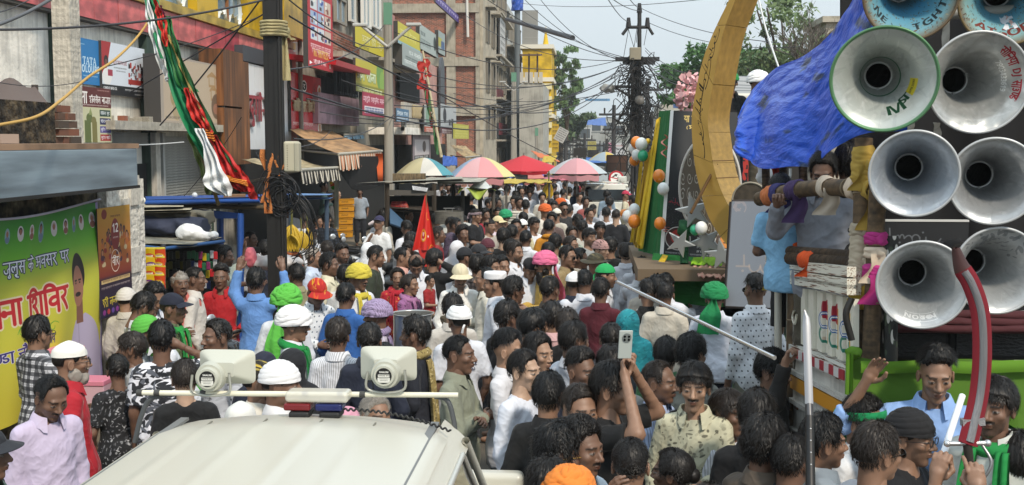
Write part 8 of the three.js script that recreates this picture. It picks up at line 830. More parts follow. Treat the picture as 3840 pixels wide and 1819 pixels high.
{const p=at(3060,200,46),g=thing('bare_tree','leafless tree with fine twigs above the blue tarp','tree',[p.x,0,p.z]),R2=rng(17),B=[];const br=(a,dir,l,r,n)=>{const b=a.clone().addScaledVector(dir,l);B.push(cyl(a,b,r,r*.65,5,false));if(n)for(let i=0;i<3;i++)br(a.clone().lerp(b,.55+.45*R2()),dir.clone().add(V((R2()-.5)*1.3,(R2()-.35)*.7,(R2()-.5)*1.3)).normalize(),l*(.62+R2()*.2),r*.6,n-1);};br(V(0,0,0),V(.02,1,0),5.2,.14,0);for(let i=0;i<5;i++)br(V(0,4+i*.25,0),V((R2()-.5)*1.4,.9,(R2()-.5)).normalize(),1.5,.07,4);mesh('branches',B,M('#5d564e',.9),g);}
{const q=fz(48,[3098,85,3200,260]),g=thing('roof_block','grey concrete roof tower edge behind the blue tarp','building',V(0,0,0));mesh('wall',ub(q.w,q.yT,4,q.cx,q.yT/2,q.z-2),concrete,g);mesh('cornice',ub(q.w+.4,.25,4.4,q.cx,q.yT+.13,q.z-2),concrete,g);}
{const g=thing('plastic_rope','white twisted plastic rope up from the blue tarp into the sky','rope',V(0,0,0));mesh('rope',tube([at(2921,255,8.6),at(2895,180,8.8),at(2870,100,9),at(2842,-20,9.3)],.008,24,5),M('#c9cbca',.5),g);}
const ZR={A:[0,1150,.5484],B:[560,900,.4919],C:[1150,850,.4919],D:[1700,780,.4098],E:[1700,1200,.5075],G:[2250,1200,.5075],H:[2200,780,.4263],I:[2800,1200,.5075],J:[3300,1200,.5075],K:[1700,620,.3115],L:[1050,650,.3115],M:[480,720,.3279],P:[0,909,.7459],S:[0,0,1]};
const placed=[];let pk=0;
const W_='#ced2da',B_='#121315',N_='#1c2233',G_='#8e9088';
const HK=['short','thick','messy','short','wavy','fade'];
function p(reg,x,y,f,o,label,group){
const[ox,oy,s]=ZR[reg],sx=ox+x*s,sy=oy+y*s,i=pk++,h=o.h||1.67+.02*((i*7)%3),crown=h*(o.ht?1.026:o.hr==='bald'||o.hr==='crop'?1.006:1.02);
const q=o.d?at(sx,sy,o.d):gp(sx,sy,crown),dep=o.d||q.clone().sub(camera.position).length();
const hat=o.ht,hair=o.hr||(hat?'under':o.v?'under':HK[i%HK.length]);
placed.push([q.x,q.z]);
const r=person(V(q.x,0,q.z),{f,h,y0:o.d?q.y-crown:0,lod:dep<8.2?0:dep<17.5?1:2,skin:o.k||'mdmlmp'[i%6],face:o.fc??(o.v?3:i%3),hair,hairc:o.hc||'bkbsbkb'[i%7],hseed:o.hs??i%2,hat,shirt:o.s||W_,sleeve:o.sl??1,hem:o.hem??.8,collar:o.c??(o.sl===undefined&&o.s!==B_?1:0),pants:o.p||['#22252e','#3a3d44','#1b2740','#4a4438'][i%4],la:o.la||(i%2?'stand':'loose'),ra:o.ra||(i%3?'loose':'front'),hl:o.hl,hr2:o.hh,hy:o.hy||0,hp:o.hp||0,hr:0,lean:o.ln||0,leanX:o.lx||0,wide:o.w||1,beard:o.b||0,mous:o.m||0,bd:o.bd,bdc:o.bc,specs:o.sp,scarf:o.sc,veil:o.v,tail:o.tl,tailLen:o.tn,sit:o.sit,seed:1,seed2:i%3,fat:o.fat,gaze:o.gz},label,group);
if(o.dy)r.position.y+=o.dy;return r;
}
p('A',250,72,125,{s:'!plaid:#c9cbd0,#1b1d22,#6a6d74',hr:'thick',k:'m',la:'front',sp:1},'man in a black and white checked shirt facing the yellow rally banner');
p('A',312,440,28,{s:'#b9aec6',hr:'receding',k:'d',h:1.66,hp:24,m:1,w:1.04,fc:2,lod0:1,la:'stand',ra:'stand'},'man in a lavender shirt looking down beside the car');
p('A',468,225,96,{s:'#a01826',ht:['kufi','#d9d7d0'],k:'m',sp:1,b:.8,bd:1,bdc:'g',bc:'g',hem:.62,fc:1,w:1.06},'man in a red kurta with a white skullcap and glasses');
p('A',905,178,-105,{s:'#8d8f90',sl:.5,h:1.56,hr:'fringe',k:'d',la:'stand'},'boy in a plain grey T-shirt with a fringe beside the zebra shirt');
p('A',800,330,195,{s:'!print:#17181b,#b5b7bb,#3a3c42,#8a8c92',h:1.46,hr:'short',k:'d',sl:.5},'boy in a black patterned shirt, back turned, by the pink boxes');
p('A',1102,105,172,{s:'zebra:#d9dce4,#23262c',sl:.5,hr:'thick',k:'d',ra:'head',fat:.022},'young man in a zebra patterned shirt with a hand on his head');
p('S',-70,1590,70,{s:'#6d7a6c',k:'d',ht:['ball','#23262c']},'man in a grey-green shirt cut by the frame beside the motorbike mirror');
p('P',690,248,105,{hp:22,hr:'thick',k:'d',hem:.7},'man in a white shirt bowing his head beside the film poster');
p('P',752,190,35,{hp:26,hr:'thick',k:'m'},'dark haired man looking down behind the bowed white shirt');
p('P',632,228,150,{ht:['wrap','#c9c6c0'],s:'#b9b5ac',d:11.6,h:1.65},'person under a pale cloth wrap next to the film poster');
p('P',862,250,72,{ht:['ball','#161b2c'],s:'print:#5d6a4a,#8a8f72,#3f4a34',k:'d',sc:['#1f8a3a','front']},'man in a navy cap with a green scarf at the neck');
p('P',905,312,-70,{ht:['wrap','#52a53e'],k:'d',ln:24,hp:16,sc:['#52a53e','back'],hem:.62,la:'front',ra:'front',d:9.7,h:1.68},'man in a bright green headscarf and white kurta bending forward');
p('B',230,246,18,{hr:'bald',hc:'g',s:'#b8635a',m:1,k:'d',fc:2,w:1.06},'old grey haired man in a coral shirt by the snack kiosk');
p('B',340,218,82,{hr:'crop',k:'d',s:'#c3bfb9',fc:1},'dark man in a white shirt shown in profile by the kiosk');
p('B',546,192,-12,{s:'#a5161f',hr:'fade',k:'d',fc:0,sit:1,d:12.5,h:1.7,la:'hip',ra:'stand'},'young man in a bright red shirt sitting on a motorbike');
const pale=p('B',572,48,68,{s:'#b9c2b4',sl:.5,b:.9,hr:'thick',k:'d',la:'up',ra:'reach'},'bearded man in a pale green T-shirt raising an arm');
p('B',518,604,-62,{s:'print:#b5b9c0,#8a8f98,#d5d7da',hr:'short',k:'d',fc:1},'smiling young man facing the banner behind the first roof horn');
p('B',268,915,178,{s:B_,hr:'short',h:1.6},'dark haired boy in black standing behind the first roof horn');
p('B',1030,366,158,{ht:['big','#55ab40'],tl:'#55ab40',hem:.6,k:'m',w:1.06,tn:.75},'man in a big bright green turban with a long tail');
p('B',1092,512,84,{ht:['turban','#dcdcdd'],sc:['#13803a','front'],k:'m',m:1,sp:1,fc:1},'man in a white turban and a green scarf facing the street');
p('B',1085,815,160,{v:['#131419',.35],h:1.58},'woman in a black veil seen from behind near the white turbans');
p('B',868,840,170,{v:['#171c2e',.6],h:1.56},'woman in a dark navy headscarf behind the embroidered cap');
p('B',836,905,86,{ht:['kufi','!print:#1c1912,#b39a3a,#c9b45a'],b:.8,k:'m',s:'#c9c4b8',fc:1},'bearded man in a black and gold embroidered cap');
p('B',988,918,78,{ht:['wrap','#d5d5d6'],k:'d',s:'#cfcfd0',v:undefined,m:1},'man in a loose white head cloth just above the light bar');
p('M',1392,460,62,{k:'d',hr:'crop',la:'phone',ra:'phone'},'man in white holding up a phone behind the green T-shirt');
p('M',1570,555,170,{s:N_,k:'d',sl:.5},'man in a navy T-shirt half hidden by the black post');
p('M',1460,880,165,{s:'#5d86c0',k:'d',la:'up',ra:'up'},'person in a light blue shirt carrying a bundle by the black post');
p('S',1112,990,200,{s:'#8a8468',k:'d'},'man behind the black post next to the carried bundle');
p('C',50,168,72,{hr:'crop',hc:'g',s:'#b9c6da',k:'m',w:1.06,fc:2},'grey haired man in a light blue shirt next to the black post');
p('C',166,204,72,{s:'#cfcbb4',k:'d',la:'mouth',hr:'thick'},'man in a cream shirt sipping from a pink cup');
p('C',270,134,28,{s:'!plaid:#b9b9bd,#4a4a52,#8a8a90',b:.9,k:'d',hr:'fade'},'bearded young man in a checked shirt by the motorbikes');
p('C',155,104,182,{hr:'receding',s:'#6a6a66'},'balding man seen from behind by the bananas');
p('C',58,366,22,{ht:['ball','!print:#a8201c,#c99a1e,#d8b23a,#c43a1c'],s:'dots:#d2d6da,#4a5a6a',k:'d',hp:26,la:'front',ra:'front'},'man in a red and yellow flowered cap and a dotted white shirt');
p('C',298,294,150,{hr:'thick',s:'#d2d2d0'},'dark haired person behind the yellow turban');
p('C',392,288,42,{ht:['turban','#bfb03e'],sc:['#bfb03e','both'],k:'d',m:1,fc:1,hem:.65},'man in a yellow turban and yellow shawl over white');
const stout=p('C',512,144,82,{s:'#2c3428',sl:.5,b:.5,k:'m',hr:'short',w:1.12,hp:8},'stout man in a dark green T-shirt with white print');
p('C',296,430,155,{s:'#2a5a9c',hr:'short',k:'d',w:1.05,hem:.7},'man in a deep blue shirt with his back to us');
p('C',690,310,4,{hr:'woman',s:'!print:#a3182a,#c9a24a,#8a1220',k:'m',fc:3,h:1.54,sc:['#a3182a','front'],hem:.5},'woman in a red and gold sari frowning at us');
p('C',782,360,62,{hr:'woman',s:'print:#8a5a86,#a87aa0,#6a4468',k:'m',fc:3,h:1.54,sc:['#9a6a92','both'],hem:.5,la:'front',ra:'front'},'woman in a mauve sari carrying a small child');
p('C',936,372,62,{hr:'short',s:'#8a1c1e',sl:.5,k:'m',fc:3,h:.86,d:12.3,sit:1,sp:0},'baby in a red T-shirt held by the woman in mauve');
p('C',730,154,84,{hr:'receding',s:'#c79a90',k:'m',w:1.08,fc:2},'balding man in a pink shirt in profile near the red pennant');
p('C',832,192,2,{hr:'bald',hp:36,k:'d',fc:2},'bald-topped man in white bowing his head');
p('C',970,170,150,{hr:'long',s:B_,la:'head',ra:'head',k:'m'},'long haired person in black holding the back of the head');
p('C',1166,268,8,{ht:['ball','#c9c0a4'],hp:16,b:.6,m:1,k:'m',s:'#dcdcd8'},'man in a beige cap and white shirt looking down');
p('C',540,566,-96,{ht:['turban','stripe:#9a8aac,#b9aec4'],v:undefined,sc:['stripe:#8a7a9c,#b0a4bc','both'],s:'#b5aebc',k:'d',h:1.6,hem:.5},'person in a lavender turban and shawl facing the banner side');
p('C',236,704,165,{s:'stripe:#d3d6dc,#b9bec6',hr:'thick',k:'d',hs:2,lod:0},'black haired man in a white ribbed shirt, back to us, beside the second roof horn');
p('C',476,735,175,{s:N_,hr:'short',k:'d'},'black haired man in dark clothes directly behind the second roof horn');
p('C',590,890,175,{s:B_,h:1.45,hr:'fringe'},'short child, only the black hair showing above the second roof horn');
p('C',832,694,-108,{s:'#191c26',hr:'wavy',k:'d',sc:['!print:#8a7a4a,#c9b98a,#4a3f22','back']},'man in navy with a gold patterned scarf in front of the steel pot');
const polo=p('C',1162,592,-158,{ht:['knotcap','#d9dadb'],s:'#cdd1da',sl:.5,k:'d',w:1.05},'man in a white polo shirt and white head wrap near the pot');
p('C',1150,850,72,{s:'#7c8070',hr:'crop',k:'d',la:'cross',ra:'cross',fc:1,d:7.6,h:1.7},'man in a grey-green sweatshirt with crossed arms beside the car');
p('C',1112,520,180,{s:'#b7b3ac',hr:'messy'},'dark haired person behind the white polo shirt');
p('S',1405,1490,30,{s:'#c9ced0',hr:'crop',sc:['plaid:#c9cbb8,#3f4a3a,#8a8f7a','front'],hc:'g',h:1.6,b:.5,bdc:'g'},'man with a chequered scarf under the second roof horn');
p('S',1300,1520,170,{v:['#c08a9c',.8],h:1.45},'person in a pink head cloth beyond the light bar');
p('S',900,1500,160,{s:'print:#a9b0bc,#7a8494,#c9ced6',h:1.55,ht:['kufi','#c9c9c4']},'person in a pale patterned shirt beyond the first roof horn');
p('D',220,430,150,{s:'plaid:#6a6260,#2c2626,#9a908c',hr:'messy'},'man in a dark checked shirt beside the beige cap');
p('D',384,568,-92,{ht:['flatcap','#dcdcde'],k:'m',fc:1,w:1.08},'man in white with a round white prayer cap in profile');
p('D',296,536,-82,{hr:'receding',s:'#cbc8bb',k:'m',fc:2},'older man in cream whose face touches the white prayer cap');
p('D',546,632,122,{hr:'messy',s:B_,k:'d',hs:2},'young man with a white clip in his black hair');
p('D',562,312,52,{b:1,hr:'thick',k:'m',s:'#d0d3da'},'bearded man in a crisp white shirt before the black cap');
p('D',690,428,22,{ht:['kufi','#17171a'],hp:24,k:'m',c:1},'man in a black cap and white kurta beside the pink turban');
p('D',846,402,-66,{ht:['turban','#d2688e'],tl:'#d2688e',tn:.62,bd:2,sp:'sun',s:'#b39446',k:'m',fc:1,la:'front',ra:'front',w:1.05,h:1.72},'bearded man in a pink turban and sunglasses with a gold waistcoat');
p('D',880,625,152,{hr:'short',s:'#3a342c',k:'d',hs:1},'black haired man standing in front of the pink turban');
p('D',1042,345,55,{s:'#8b7a58',m:1,sp:'sun',k:'m',hr:'short',c:1,w:1.1,h:1.74,fc:2},'moustached policeman in khaki with dark sunglasses');
p('D',1152,368,82,{s:'#cfc9bd',hr:'short',k:'d'},'man in cream in profile between khaki shirt and camouflage hat');
p('D',1302,398,62,{ht:['bush','!print:#3d3a2c,#6a6248,#22221c'],s:'#2a2c28',k:'m'},'man in a wide camouflage bush hat');
p('D',1390,506,84,{ht:['kerchief','#1f9a54'],b:.8,k:'m',s:W_},'man in a small bright green kerchief shown in profile');
p('D',1110,570,165,{ht:['kufi','#d9dadc'],s:N_},'man in a plain white cap behind the big white shirt');
p('D',1200,577,178,{w:1.26,hr:'crop',k:'d',s:'#cdd1da',h:1.72},'broad man in a white shirt, back to us, in the middle of the crowd');
p('D',1350,640,168,{s:'#4f1522',hr:'short',k:'d'},'man in a maroon jacket with a white shoulder line');
p('D',492,860,128,{s:'#17181b',hr:'wavy',k:'d'},'wavy haired man in a black ribbed shirt turned half away');
p('D',722,925,118,{hr:'long',s:'#2a2426',k:'m'},'long haired young man half turned, in front of the wavy heads');
p('D',905,868,178,{hr:'messy',s:'#c9a3a4'},'messy haired man with a pink collar seen from behind');
p('D',1042,932,172,{hr:'thick',s:B_},'thick haired young man in black before the broad white shirt');
p('D',1098,1050,128,{hr:'thick',s:'#cbcfd8',k:'d',hs:2},'young man with glossy black hair and a white shirt');
p('D',442,436,32,{hr:'short',s:'#3a3a3e',k:'m'},'man looking towards us between checked shirt and white shirt');
p('D',342,442,58,{hr:'messy',s:'#55504a'},'messy haired man behind the checked shirt');
p('D',455,192,178,{hr:'wavy',s:B_},'tall black haired man in black seen from behind in the centre');
p('D',662,206,160,{hr:'short',k:'d'},'man with a white collar seen from behind beside the tall black one');
p('D',100,352,118,{ht:['ball','#1d1f24'],s:'#c9cacb'},'man in a black peaked cap turned away above the beige cap');
p('D',232,322,58,{ht:['ball','#26282c'],s:'#3c3a38',k:'m'},'man in a dark cap beside the black peaked cap');
p('D',312,276,18,{ht:['wrap','stripe:#5a2a36,#b9a0a4'],s:'#4a3a3a',k:'m'},'person in a maroon and white striped head cloth');
p('D',92,160,62,{hr:'wavy',s:'#b9babd'},'wavy haired young man behind the white scarfed heads');
p('D',20,92,70,{hr:'short',s:'#7f7a88',k:'d'},'man with purple grey shoulder beyond the red pennant');
p('D',204,4,60,{ht:['band','print:#8a7a80,#d9d4d8,#40343c'],hr:'short',s:'#131418',sl:.5,h:1.25,d:15.5,k:'m',la:'front',ra:'front'},'boy in a black T-shirt and patterned bandana raised above the crowd');
p('D',290,6,40,{hr:'wavy',s:'#8a2030',k:'d'},'dark man in red just behind the bandana boy');
p('D',330,104,42,{hr:'bald',s:'#a9a39a',k:'m',fc:2},'bald man in front of the bandana boy');
p('D',408,68,62,{ht:['ball','#c9bd94'],s:'#c9b9c4',la:'phone',ra:'phone',k:'m'},'man in a sand coloured cap photographing with a phone');
p('D',474,18,10,{ht:['turban','#1f8a5c'],s:W_,k:'d'},'man in a small green and white turban behind the photographer');
p('D',575,102,8,{hr:'short',m:1,s:'#4a4038',k:'d'},'moustached man facing us near the sand coloured cap');
p('D',632,96,150,{ht:['kufi','#dcdedc'],s:'#c9c3a0'},'man in a white cap by the thin metal pole');
p('D',735,86,45,{hr:'fringe',s:'#d5d8dc',k:'m'},'neat haired man in white looking up the street');
p('D',872,106,178,{hr:'short',s:'#b87c1e',sc:['#b87c1e','both']},'man in an amber shawl seen from behind');
p('D',1082,166,28,{hr:'short',s:'#9aa598',k:'d'},'man in grey-green facing us near the amber shawl');
p('D',1072,256,60,{hr:'short',sp:1,s:'#b5b8ba',k:'m'},'man with glasses behind the khaki policeman');
p('D',1242,186,42,{hr:'fringe',b:.7,s:'#8f9496',sl:.5,k:'m'},'young man with a goatee in a grey T-shirt');
p('D',1342,126,10,{hr:'fringe',s:'#2a3a30',k:'d'},'boy with a fringe and dark shirt facing us');
p('D',1242,0,42,{hr:'short',s:W_,m:1,k:'m'},'man in white with side parting near the far white car');
p('D',1180,112,175,{hr:'short',s:'#c9c6bd',sl:0.5},'man in a cream vest seen from behind near the goatee man');
p('D',1345,290,60,{ht:['wrap','print:#b9908a,#c9b3ae,#8a5a58'],s:'#8f8a80'},'person in a pinkish patterned head cloth near the float');
p('D',1400,-8,178,{s:'#c6cad2',hr:'short'},'man in white seen from behind next to the far white car');
p('H',350,312,175,{hr:'messy',s:'#c6cad2'},'messy haired man in white nearest the yellow drape');
p('H',212,262,172,{hr:'wavy',s:B_},'curly haired man in black before the yellow drape');
p('H',470,362,165,{hr:'wavy',s:'#c9cdd4'},'curly head highest in front of the green skirt');
p('H',482,440,160,{hr:'thick',s:'#c9cdd4',la:'reach'},'curly head just below it, white sleeve towards the float');
p('H',556,545,175,{hr:'receding',s:'#b3aca0'},'balding man whose crown faces us before the float');
p('H',692,570,172,{hr:'receding',s:W_,la:'reach',ra:'reach',k:'d'},'balding man reaching a white sleeve towards the float');
p('H',900,462,172,{s:'!print:#c3cbdc,#4a5f9c,#e0e4ec',sc:['#1f8a4c','back'],hr:'wavy',w:1.1,hem:.65},'curly haired man in a blue and white brush pattern shirt');
p('H',1130,664,176,{ht:['turban','#157a46'],s:'#cdd1dc',tl:'#157a46',tn:.3,w:1.04,p:'#161c2c'},'man in a dark green turban and white shirt, back to us');
p('H',1488,594,-150,{s:'dots:#d2d5da,#33363d',hr:'fade',sp:'sun',k:'d',hem:.7,p:'#6a6a5c',d:9.9,h:1.77},'man in a white dotted shirt and sunglasses below the grey board');
p('H',1190,432,120,{hr:'thick',s:B_,sc:['#178a48','back'],ln:20},'person in black with a green scarf leaning at the float');
p('H',1110,470,150,{hr:'short',s:'#2a1c20',h:1.5},'dark haired boy between float and grey board');
p('H',692,662,176,{hr:'crop',s:'#c3bcae',k:'d'},'short cropped man in cream under the steel rod');
p('H',620,600,178,{hr:'messy',s:'#a9a59c'},'messy head between the balding men');
p('H',540,640,-168,{hr:'fade',s:'#101113',w:1.08,k:'m'},'man in a plain black shirt, back to us, under the steel rod');
p('H',362,880,178,{v:['!print:#1b828c,#12606c,#3aa0a6',.3],h:1.6,hr:'none'},'woman under a long teal patterned veil, back to us');
p('H',215,1015,178,{hr:'short',s:'#3a3c42',h:1.62,hs:1},'black haired boy below the teal veil');
p('E',396,82,74,{s:'#cacbd0',b:.8,hr:'fade',k:'l',fc:1,h:1.7},'bearded man in an open white shirt beside the crossed arms');
p('E',622,106,48,{s:'#17141a',hr:'thick',k:'l',fc:3,sl:1,c:0},'young man in dark maroon behind the boy in the white kurta');
p('E',516,224,58,{s:'#ccd1dc',hr:'short',k:'p',fc:3,h:1.62,c:0,d:6.85,hem:.45,la:'stand',ra:'stand'},'fair boy in a white band collar kurta looking up the street');
p('E',705,402,160,{s:'#0f1012',hr:'thick',hs:1,k:'m',w:1.04},'man in a black T-shirt with thick black hair, back to us');
p('E',940,222,46,{s:N_,hr:'fade',k:'d',la:'mouth',fc:0},'frowning young man with a hand held to his mouth');
p('E',930,482,26,{s:'#b5ae94',hr:'short',m:1,k:'m',fc:2},'middle aged moustached man with furrowed brow');
p('E',1160,326,76,{s:'#0d0e10',sl:.5,hr:'thick',k:'m',la:'film',ra:'film',hl:'grip',hh:'grip',fc:1,b:.4,c:0,d:5.95,h:1.7},'young man in black holding a phone up with both hands');
p('E',765,786,98,{s:'#c9d6da',hr:'wavy',sp:'gold',k:'d',fc:0,ra:'side'},'young man in gold rimmed glasses leaning near the car');
p('E',930,736,54,{s:'#cfdbe4',hr:'wavy',hs:1,m:1,k:'d',fc:2},'dark moustached man next to the gold rimmed glasses');
p('E',700,1048,172,{hr:'wavy',s:'#4a3a34',h:1.62},'wavy haired person beside the orange turban');
p('E',845,1106,160,{ht:['turban','#d0782c'],s:'#c9c9c4',h:1.6},'person in a plain orange turban at the bottom edge');
p('E',1172,196,172,{hr:'messy',s:'#8f8f8a',hs:2},'messy haired person behind the raised phone');
p('G',432,300,68,{s:'stripe:#aabbdc,#8fa4cc',hr:'receding',m:1,k:'d',fc:2},'moustached man in a light blue striped shirt in profile');
p('G',702,320,-4,{s:'print:#b9b79e,#a5a389,#c9c8b4',hr:'fringe',k:'l',fc:1,m:1,la:'front',d:6.3,h:1.7},'young man in a cream print shirt gaping towards us');
p('G',588,680,26,{s:B_,hr:'fringe',k:'d',fc:3,h:1.46},'boy with a smooth fringe in front of the cream print shirt');
p('G',228,906,176,{s:'#3c3a36',hr:'crop',k:'m',h:1.66,hs:1},'man with a close crew cut seen from behind at the bottom edge');
p('G',548,950,-105,{s:'#3a2a34',hr:'woman',k:'d',fc:3,h:1.5},'girl with a beaded hairband and earring looking down');
p('G',672,116,150,{s:'#74766f',hr:'wavy',hs:1,k:'m'},'curly haired man in a grey shirt behind the gaping one');
p('G',490,140,172,{s:'#3f6a44',hr:'messy',hs:1,h:1.6},'person with wild black hair below the black shirt');
p('G',942,522,56,{s:'stripe:#c9ccd4,#8a90a0',hr:'fringe',k:'d',h:1.6,hs:1},'boy with long fringe and a striped collar');
p('G',1160,530,168,{s:'#101114',hr:'thick',hs:2,k:'d'},'black haired man in black, back to us, below the rod holder');
p('I',190,232,66,{s:'#1a1816',hr:'wavy',hs:1,k:'m',fc:0,b:.8,la:'stand',ra:'up',hh:'grip'},'bearded curly haired man gripping the steel rod');
p('I',130,726,142,{s:'#544a40',hr:'wavy',hs:2,k:'d',fc:1},'wavy haired man in a brown-grey shirt near the sword grip');
p('I',335,852,152,{s:'plaid:#1f2430,#2f3a5a,#c9c9c9',hr:'short',k:'d',h:1.64},'man with flat black hair beside the sword grip');
p('I',560,708,112,{hr:'messy',hs:1,k:'m',hem:.6,la:'head',s:'#dcdcda'},'man in a white kurta behind the sword, hand wrapped in white cloth');
p('I',862,556,62,{ht:['band','#138a52'],hr:'wavy',sp:'sun',k:'m',fc:2,s:'#d5d7d9'},'curly haired man with a knotted green headband and sunglasses');
p('I',960,772,128,{hr:'thick',hs:1,sp:'sun',k:'m',s:'#cdd0d6',sl:.5},'man in a white T-shirt with thick hair and dark glasses');
p('I',1205,652,70,{ht:['wrap','#141417'],sp:1,s:'#101115',k:'m',fc:1,b:.4,c:0,h:1.7},'grinning man in a black head wrap and glasses');
p('J',410,190,4,{s:'#86a6d6',sl:.8,c:1,hr:'fade',k:'m',fc:1,la:'stand',ra:'wave',hh:'open',d:5.7,h:1.72,hp:12,hy:6,w:1.05,m:0},'young man in an open light blue shirt raising a hand at the truck');
p('J',858,430,-16,{s:'#b9bcb6',hr:'fringe',k:'d',b:.8,sc:['#17803c','both'],d:5.2,h:1.7,fc:0},'bearded man with a green scarf behind the red scabbard');
p('J',1035,838,182,{hr:'long',s:B_,h:1.66,hs:1},'long black haired person at the lower corner');
p('S',3425,1846,178,{hr:'short',s:'#d0d2d4',sl:.5,d:3.75,h:1.5,ra:'up',la:'stand',hh:'point',k:'m'},'person whose raised hand points a finger before the scabbard');
p('S',3745,1850,180,{hr:'short',s:'#3a3430',sl:.5,d:3.72,h:1.5,la:'up',ra:'up',hh:'grip',hl:'fist',k:'m'},'person whose fist holds the scabbard hilt');
p('S',2660,1830,170,{hr:'thick',s:B_,h:1.6},'dark haired person at the bottom edge under the girl with hairband');
p('S',3095,560,-8,{s:'#7f838c',hr:'short',k:'d',d:7.1,h:1.66,hem:.7,ra:'rail',hh:'grip',w:1.1,la:'stand',hp:20},'man in a grey kurta standing on the truck, gripping the bamboo rail');
p('S',2962,650,170,{s:'#7fb0d2',sl:.5,hr:'short',k:'d',d:7.35,h:1.42,lx:6,sit:1,la:'front',ra:'front',p:'#15161a'},'man in a sky blue T-shirt sitting on the truck side');
p('S',3185,545,178,{s:'#151517',hr:'wavy',d:7.1,h:1.6,k:'d'},'dark figure under the tarp beside the man in grey');
p('S',2741,266,12,{ht:['wrap','#1a7a3a'],s:'#131315',sp:'sun',b:.9,k:'d',d:14.3,h:1.7},'man in black with a green cap and sunglasses on the festival truck');
p('S',2842,268,75,{ht:['turban','#dfe0e0'],s:W_,k:'d',d:14,h:1.7,b:1},'man in a white turban looking over the blue tarp');
p('L',120,372,172,{s:W_,hr:'short'},'man in white seen from behind under the blue stall top');
p('L',300,470,150,{s:'#d9dce0',hr:'short'},'man in a white shirt stooping behind the banana bunches');
p('L',460,512,40,{hr:'woman',s:'#1f4030',sc:['#c09a9a','both'],h:1.55,fc:3},'woman in a green blouse and pink sari by the crates');
p('L',560,470,160,{s:'plaid:#3a4250,#8a94a4,#c9ced6',hr:'short'},'person in a blue checked shirt beside the yellow crates');
p('L',960,180,2,{hr:'bald',s:'#8f9aa6',sl:.5,k:'d',d:32.5,h:1.68},'bald man in a grey T-shirt standing by the yellow crates');
p('L',690,196,40,{s:B_,sp:1,hr:'short',d:32},'man in black with glasses behind the yellow crates');
p('L',525,98,80,{s:'#7a948a',hr:'short',d:30},'man in grey-green under the cream awning');
p('L',592,222,100,{s:'#9a8f84',hr:'bald',d:31},'bald man before the fruit poster');
p('L',130,700,40,{ht:['turban','#3a302c'],s:'#5d564a',sc:['#c0683a','front'],k:'d'},'man with a long orange scarf beside the black post');
p('L',378,650,20,{hr:'bald',bd:1,bc:'g',k:'d',s:W_},'bald bearded man in white below the bananas');
p('L',1600,335,175,{s:'#5f4c36',hr:'messy',w:1.15},'man in a brown jacket, back to us, at the fruit stall');
p('L',1700,350,178,{s:'#2a2622',hr:'short'},'dark figure beside the brown jacket at the fruit stall');
p('L',1425,252,10,{v:['#dcdde0',1.0],h:1.5,d:23.8},'woman in a white headscarf inside the fruit stall');
p('L',1060,822,150,{v:['#d5d9de',.9],h:1.56},'person in a white headscarf by the motorbikes');
p('L',1182,502,-30,{ht:['ball','#2c2a4a'],s:'#dfe2e4',sl:.5,k:'m',la:'stand',ra:'mouth',hp:-14},'man in a purple cap and white T-shirt drinking');
p('L',1900,640,80,{hr:'short',s:'#8a2a30',k:'d'},'dark man in profile just past the red pennant');
p('L',2060,540,70,{hr:'fade',b:.9,s:W_,k:'m'},'bearded man in white past the red pennant');
p('L',2060,705,140,{v:['print:#4a3f52,#8a7f8a,#2a3050',1.0],h:1.58},'person in a grey patterned head cloth past the pennant');
p('L',2130,800,150,{v:['#cacbd0',.95],h:1.58},'person in a white head cloth beside the black peaked cap');
p('L',2190,630,30,{hr:'wavy',s:'#5d5a58'},'wavy haired boy beside the patterned head cloth');
p('K',1100,470,40,{ht:['turban','#c9602a'],s:'#cfcac0'},'man in an orange head cloth among the far heads');
p('K',1290,400,60,{ht:['turban','#c25a24'],s:'#c9c4ba'},'man in a bright orange turban further up the street');
p('K',1245,510,170,{ht:['kufi','#cfccc0'],s:'#b5b0a4'},'man in a cream cap near the orange turbans');
p('K',1330,450,20,{sp:'sun',s:'#2a2a2c',k:'d'},'man in sunglasses near the orange turbans');
p('K',1535,245,20,{v:['#8a1c2c',.6],h:1.55},'woman in a dark red veil by the far white car');
p('K',1590,380,30,{s:'#8a4a48',k:'d'},'man in dull red beside the far white car');
p('K',2075,300,90,{ht:['ball','#b0304a'],s:'#c9c0a4',d:30.5,h:1.7},'man in a pink cap at the corner of the far white car');
p('K',1850,300,170,{s:'#7f93a4',hr:'wavy',d:30},'man in grey-blue at the rear of the far white car');
p('K',1880,385,172,{s:W_},'man in white behind the far white car, back to us');
p('K',1960,540,175,{s:'#1b1d22',hr:'crop',w:1.1},'man in a black T-shirt, back to us, by the lower balloons');
p('K',430,400,70,{s:W_,k:'m',hr:'short'},'man in white profile at the lime tarp stall');
p('K',525,390,60,{s:'plaid:#4a5058,#2a2e34,#6a727c',k:'d'},'man in a dark check at the lime tarp stall');
p('K',790,380,30,{s:'hstripe:#c9c5b9,#6a6a60',k:'d'},'dark man in a striped shirt at the banana stall');
p('K',870,420,178,{s:'#b5b7b5',hr:'messy'},'man with a pale backpack before the banana stall');
p('K',530,505,10,{hr:'bald',s:'#c9a43a',k:'m'},'bald man in yellow behind the sand coloured cap');
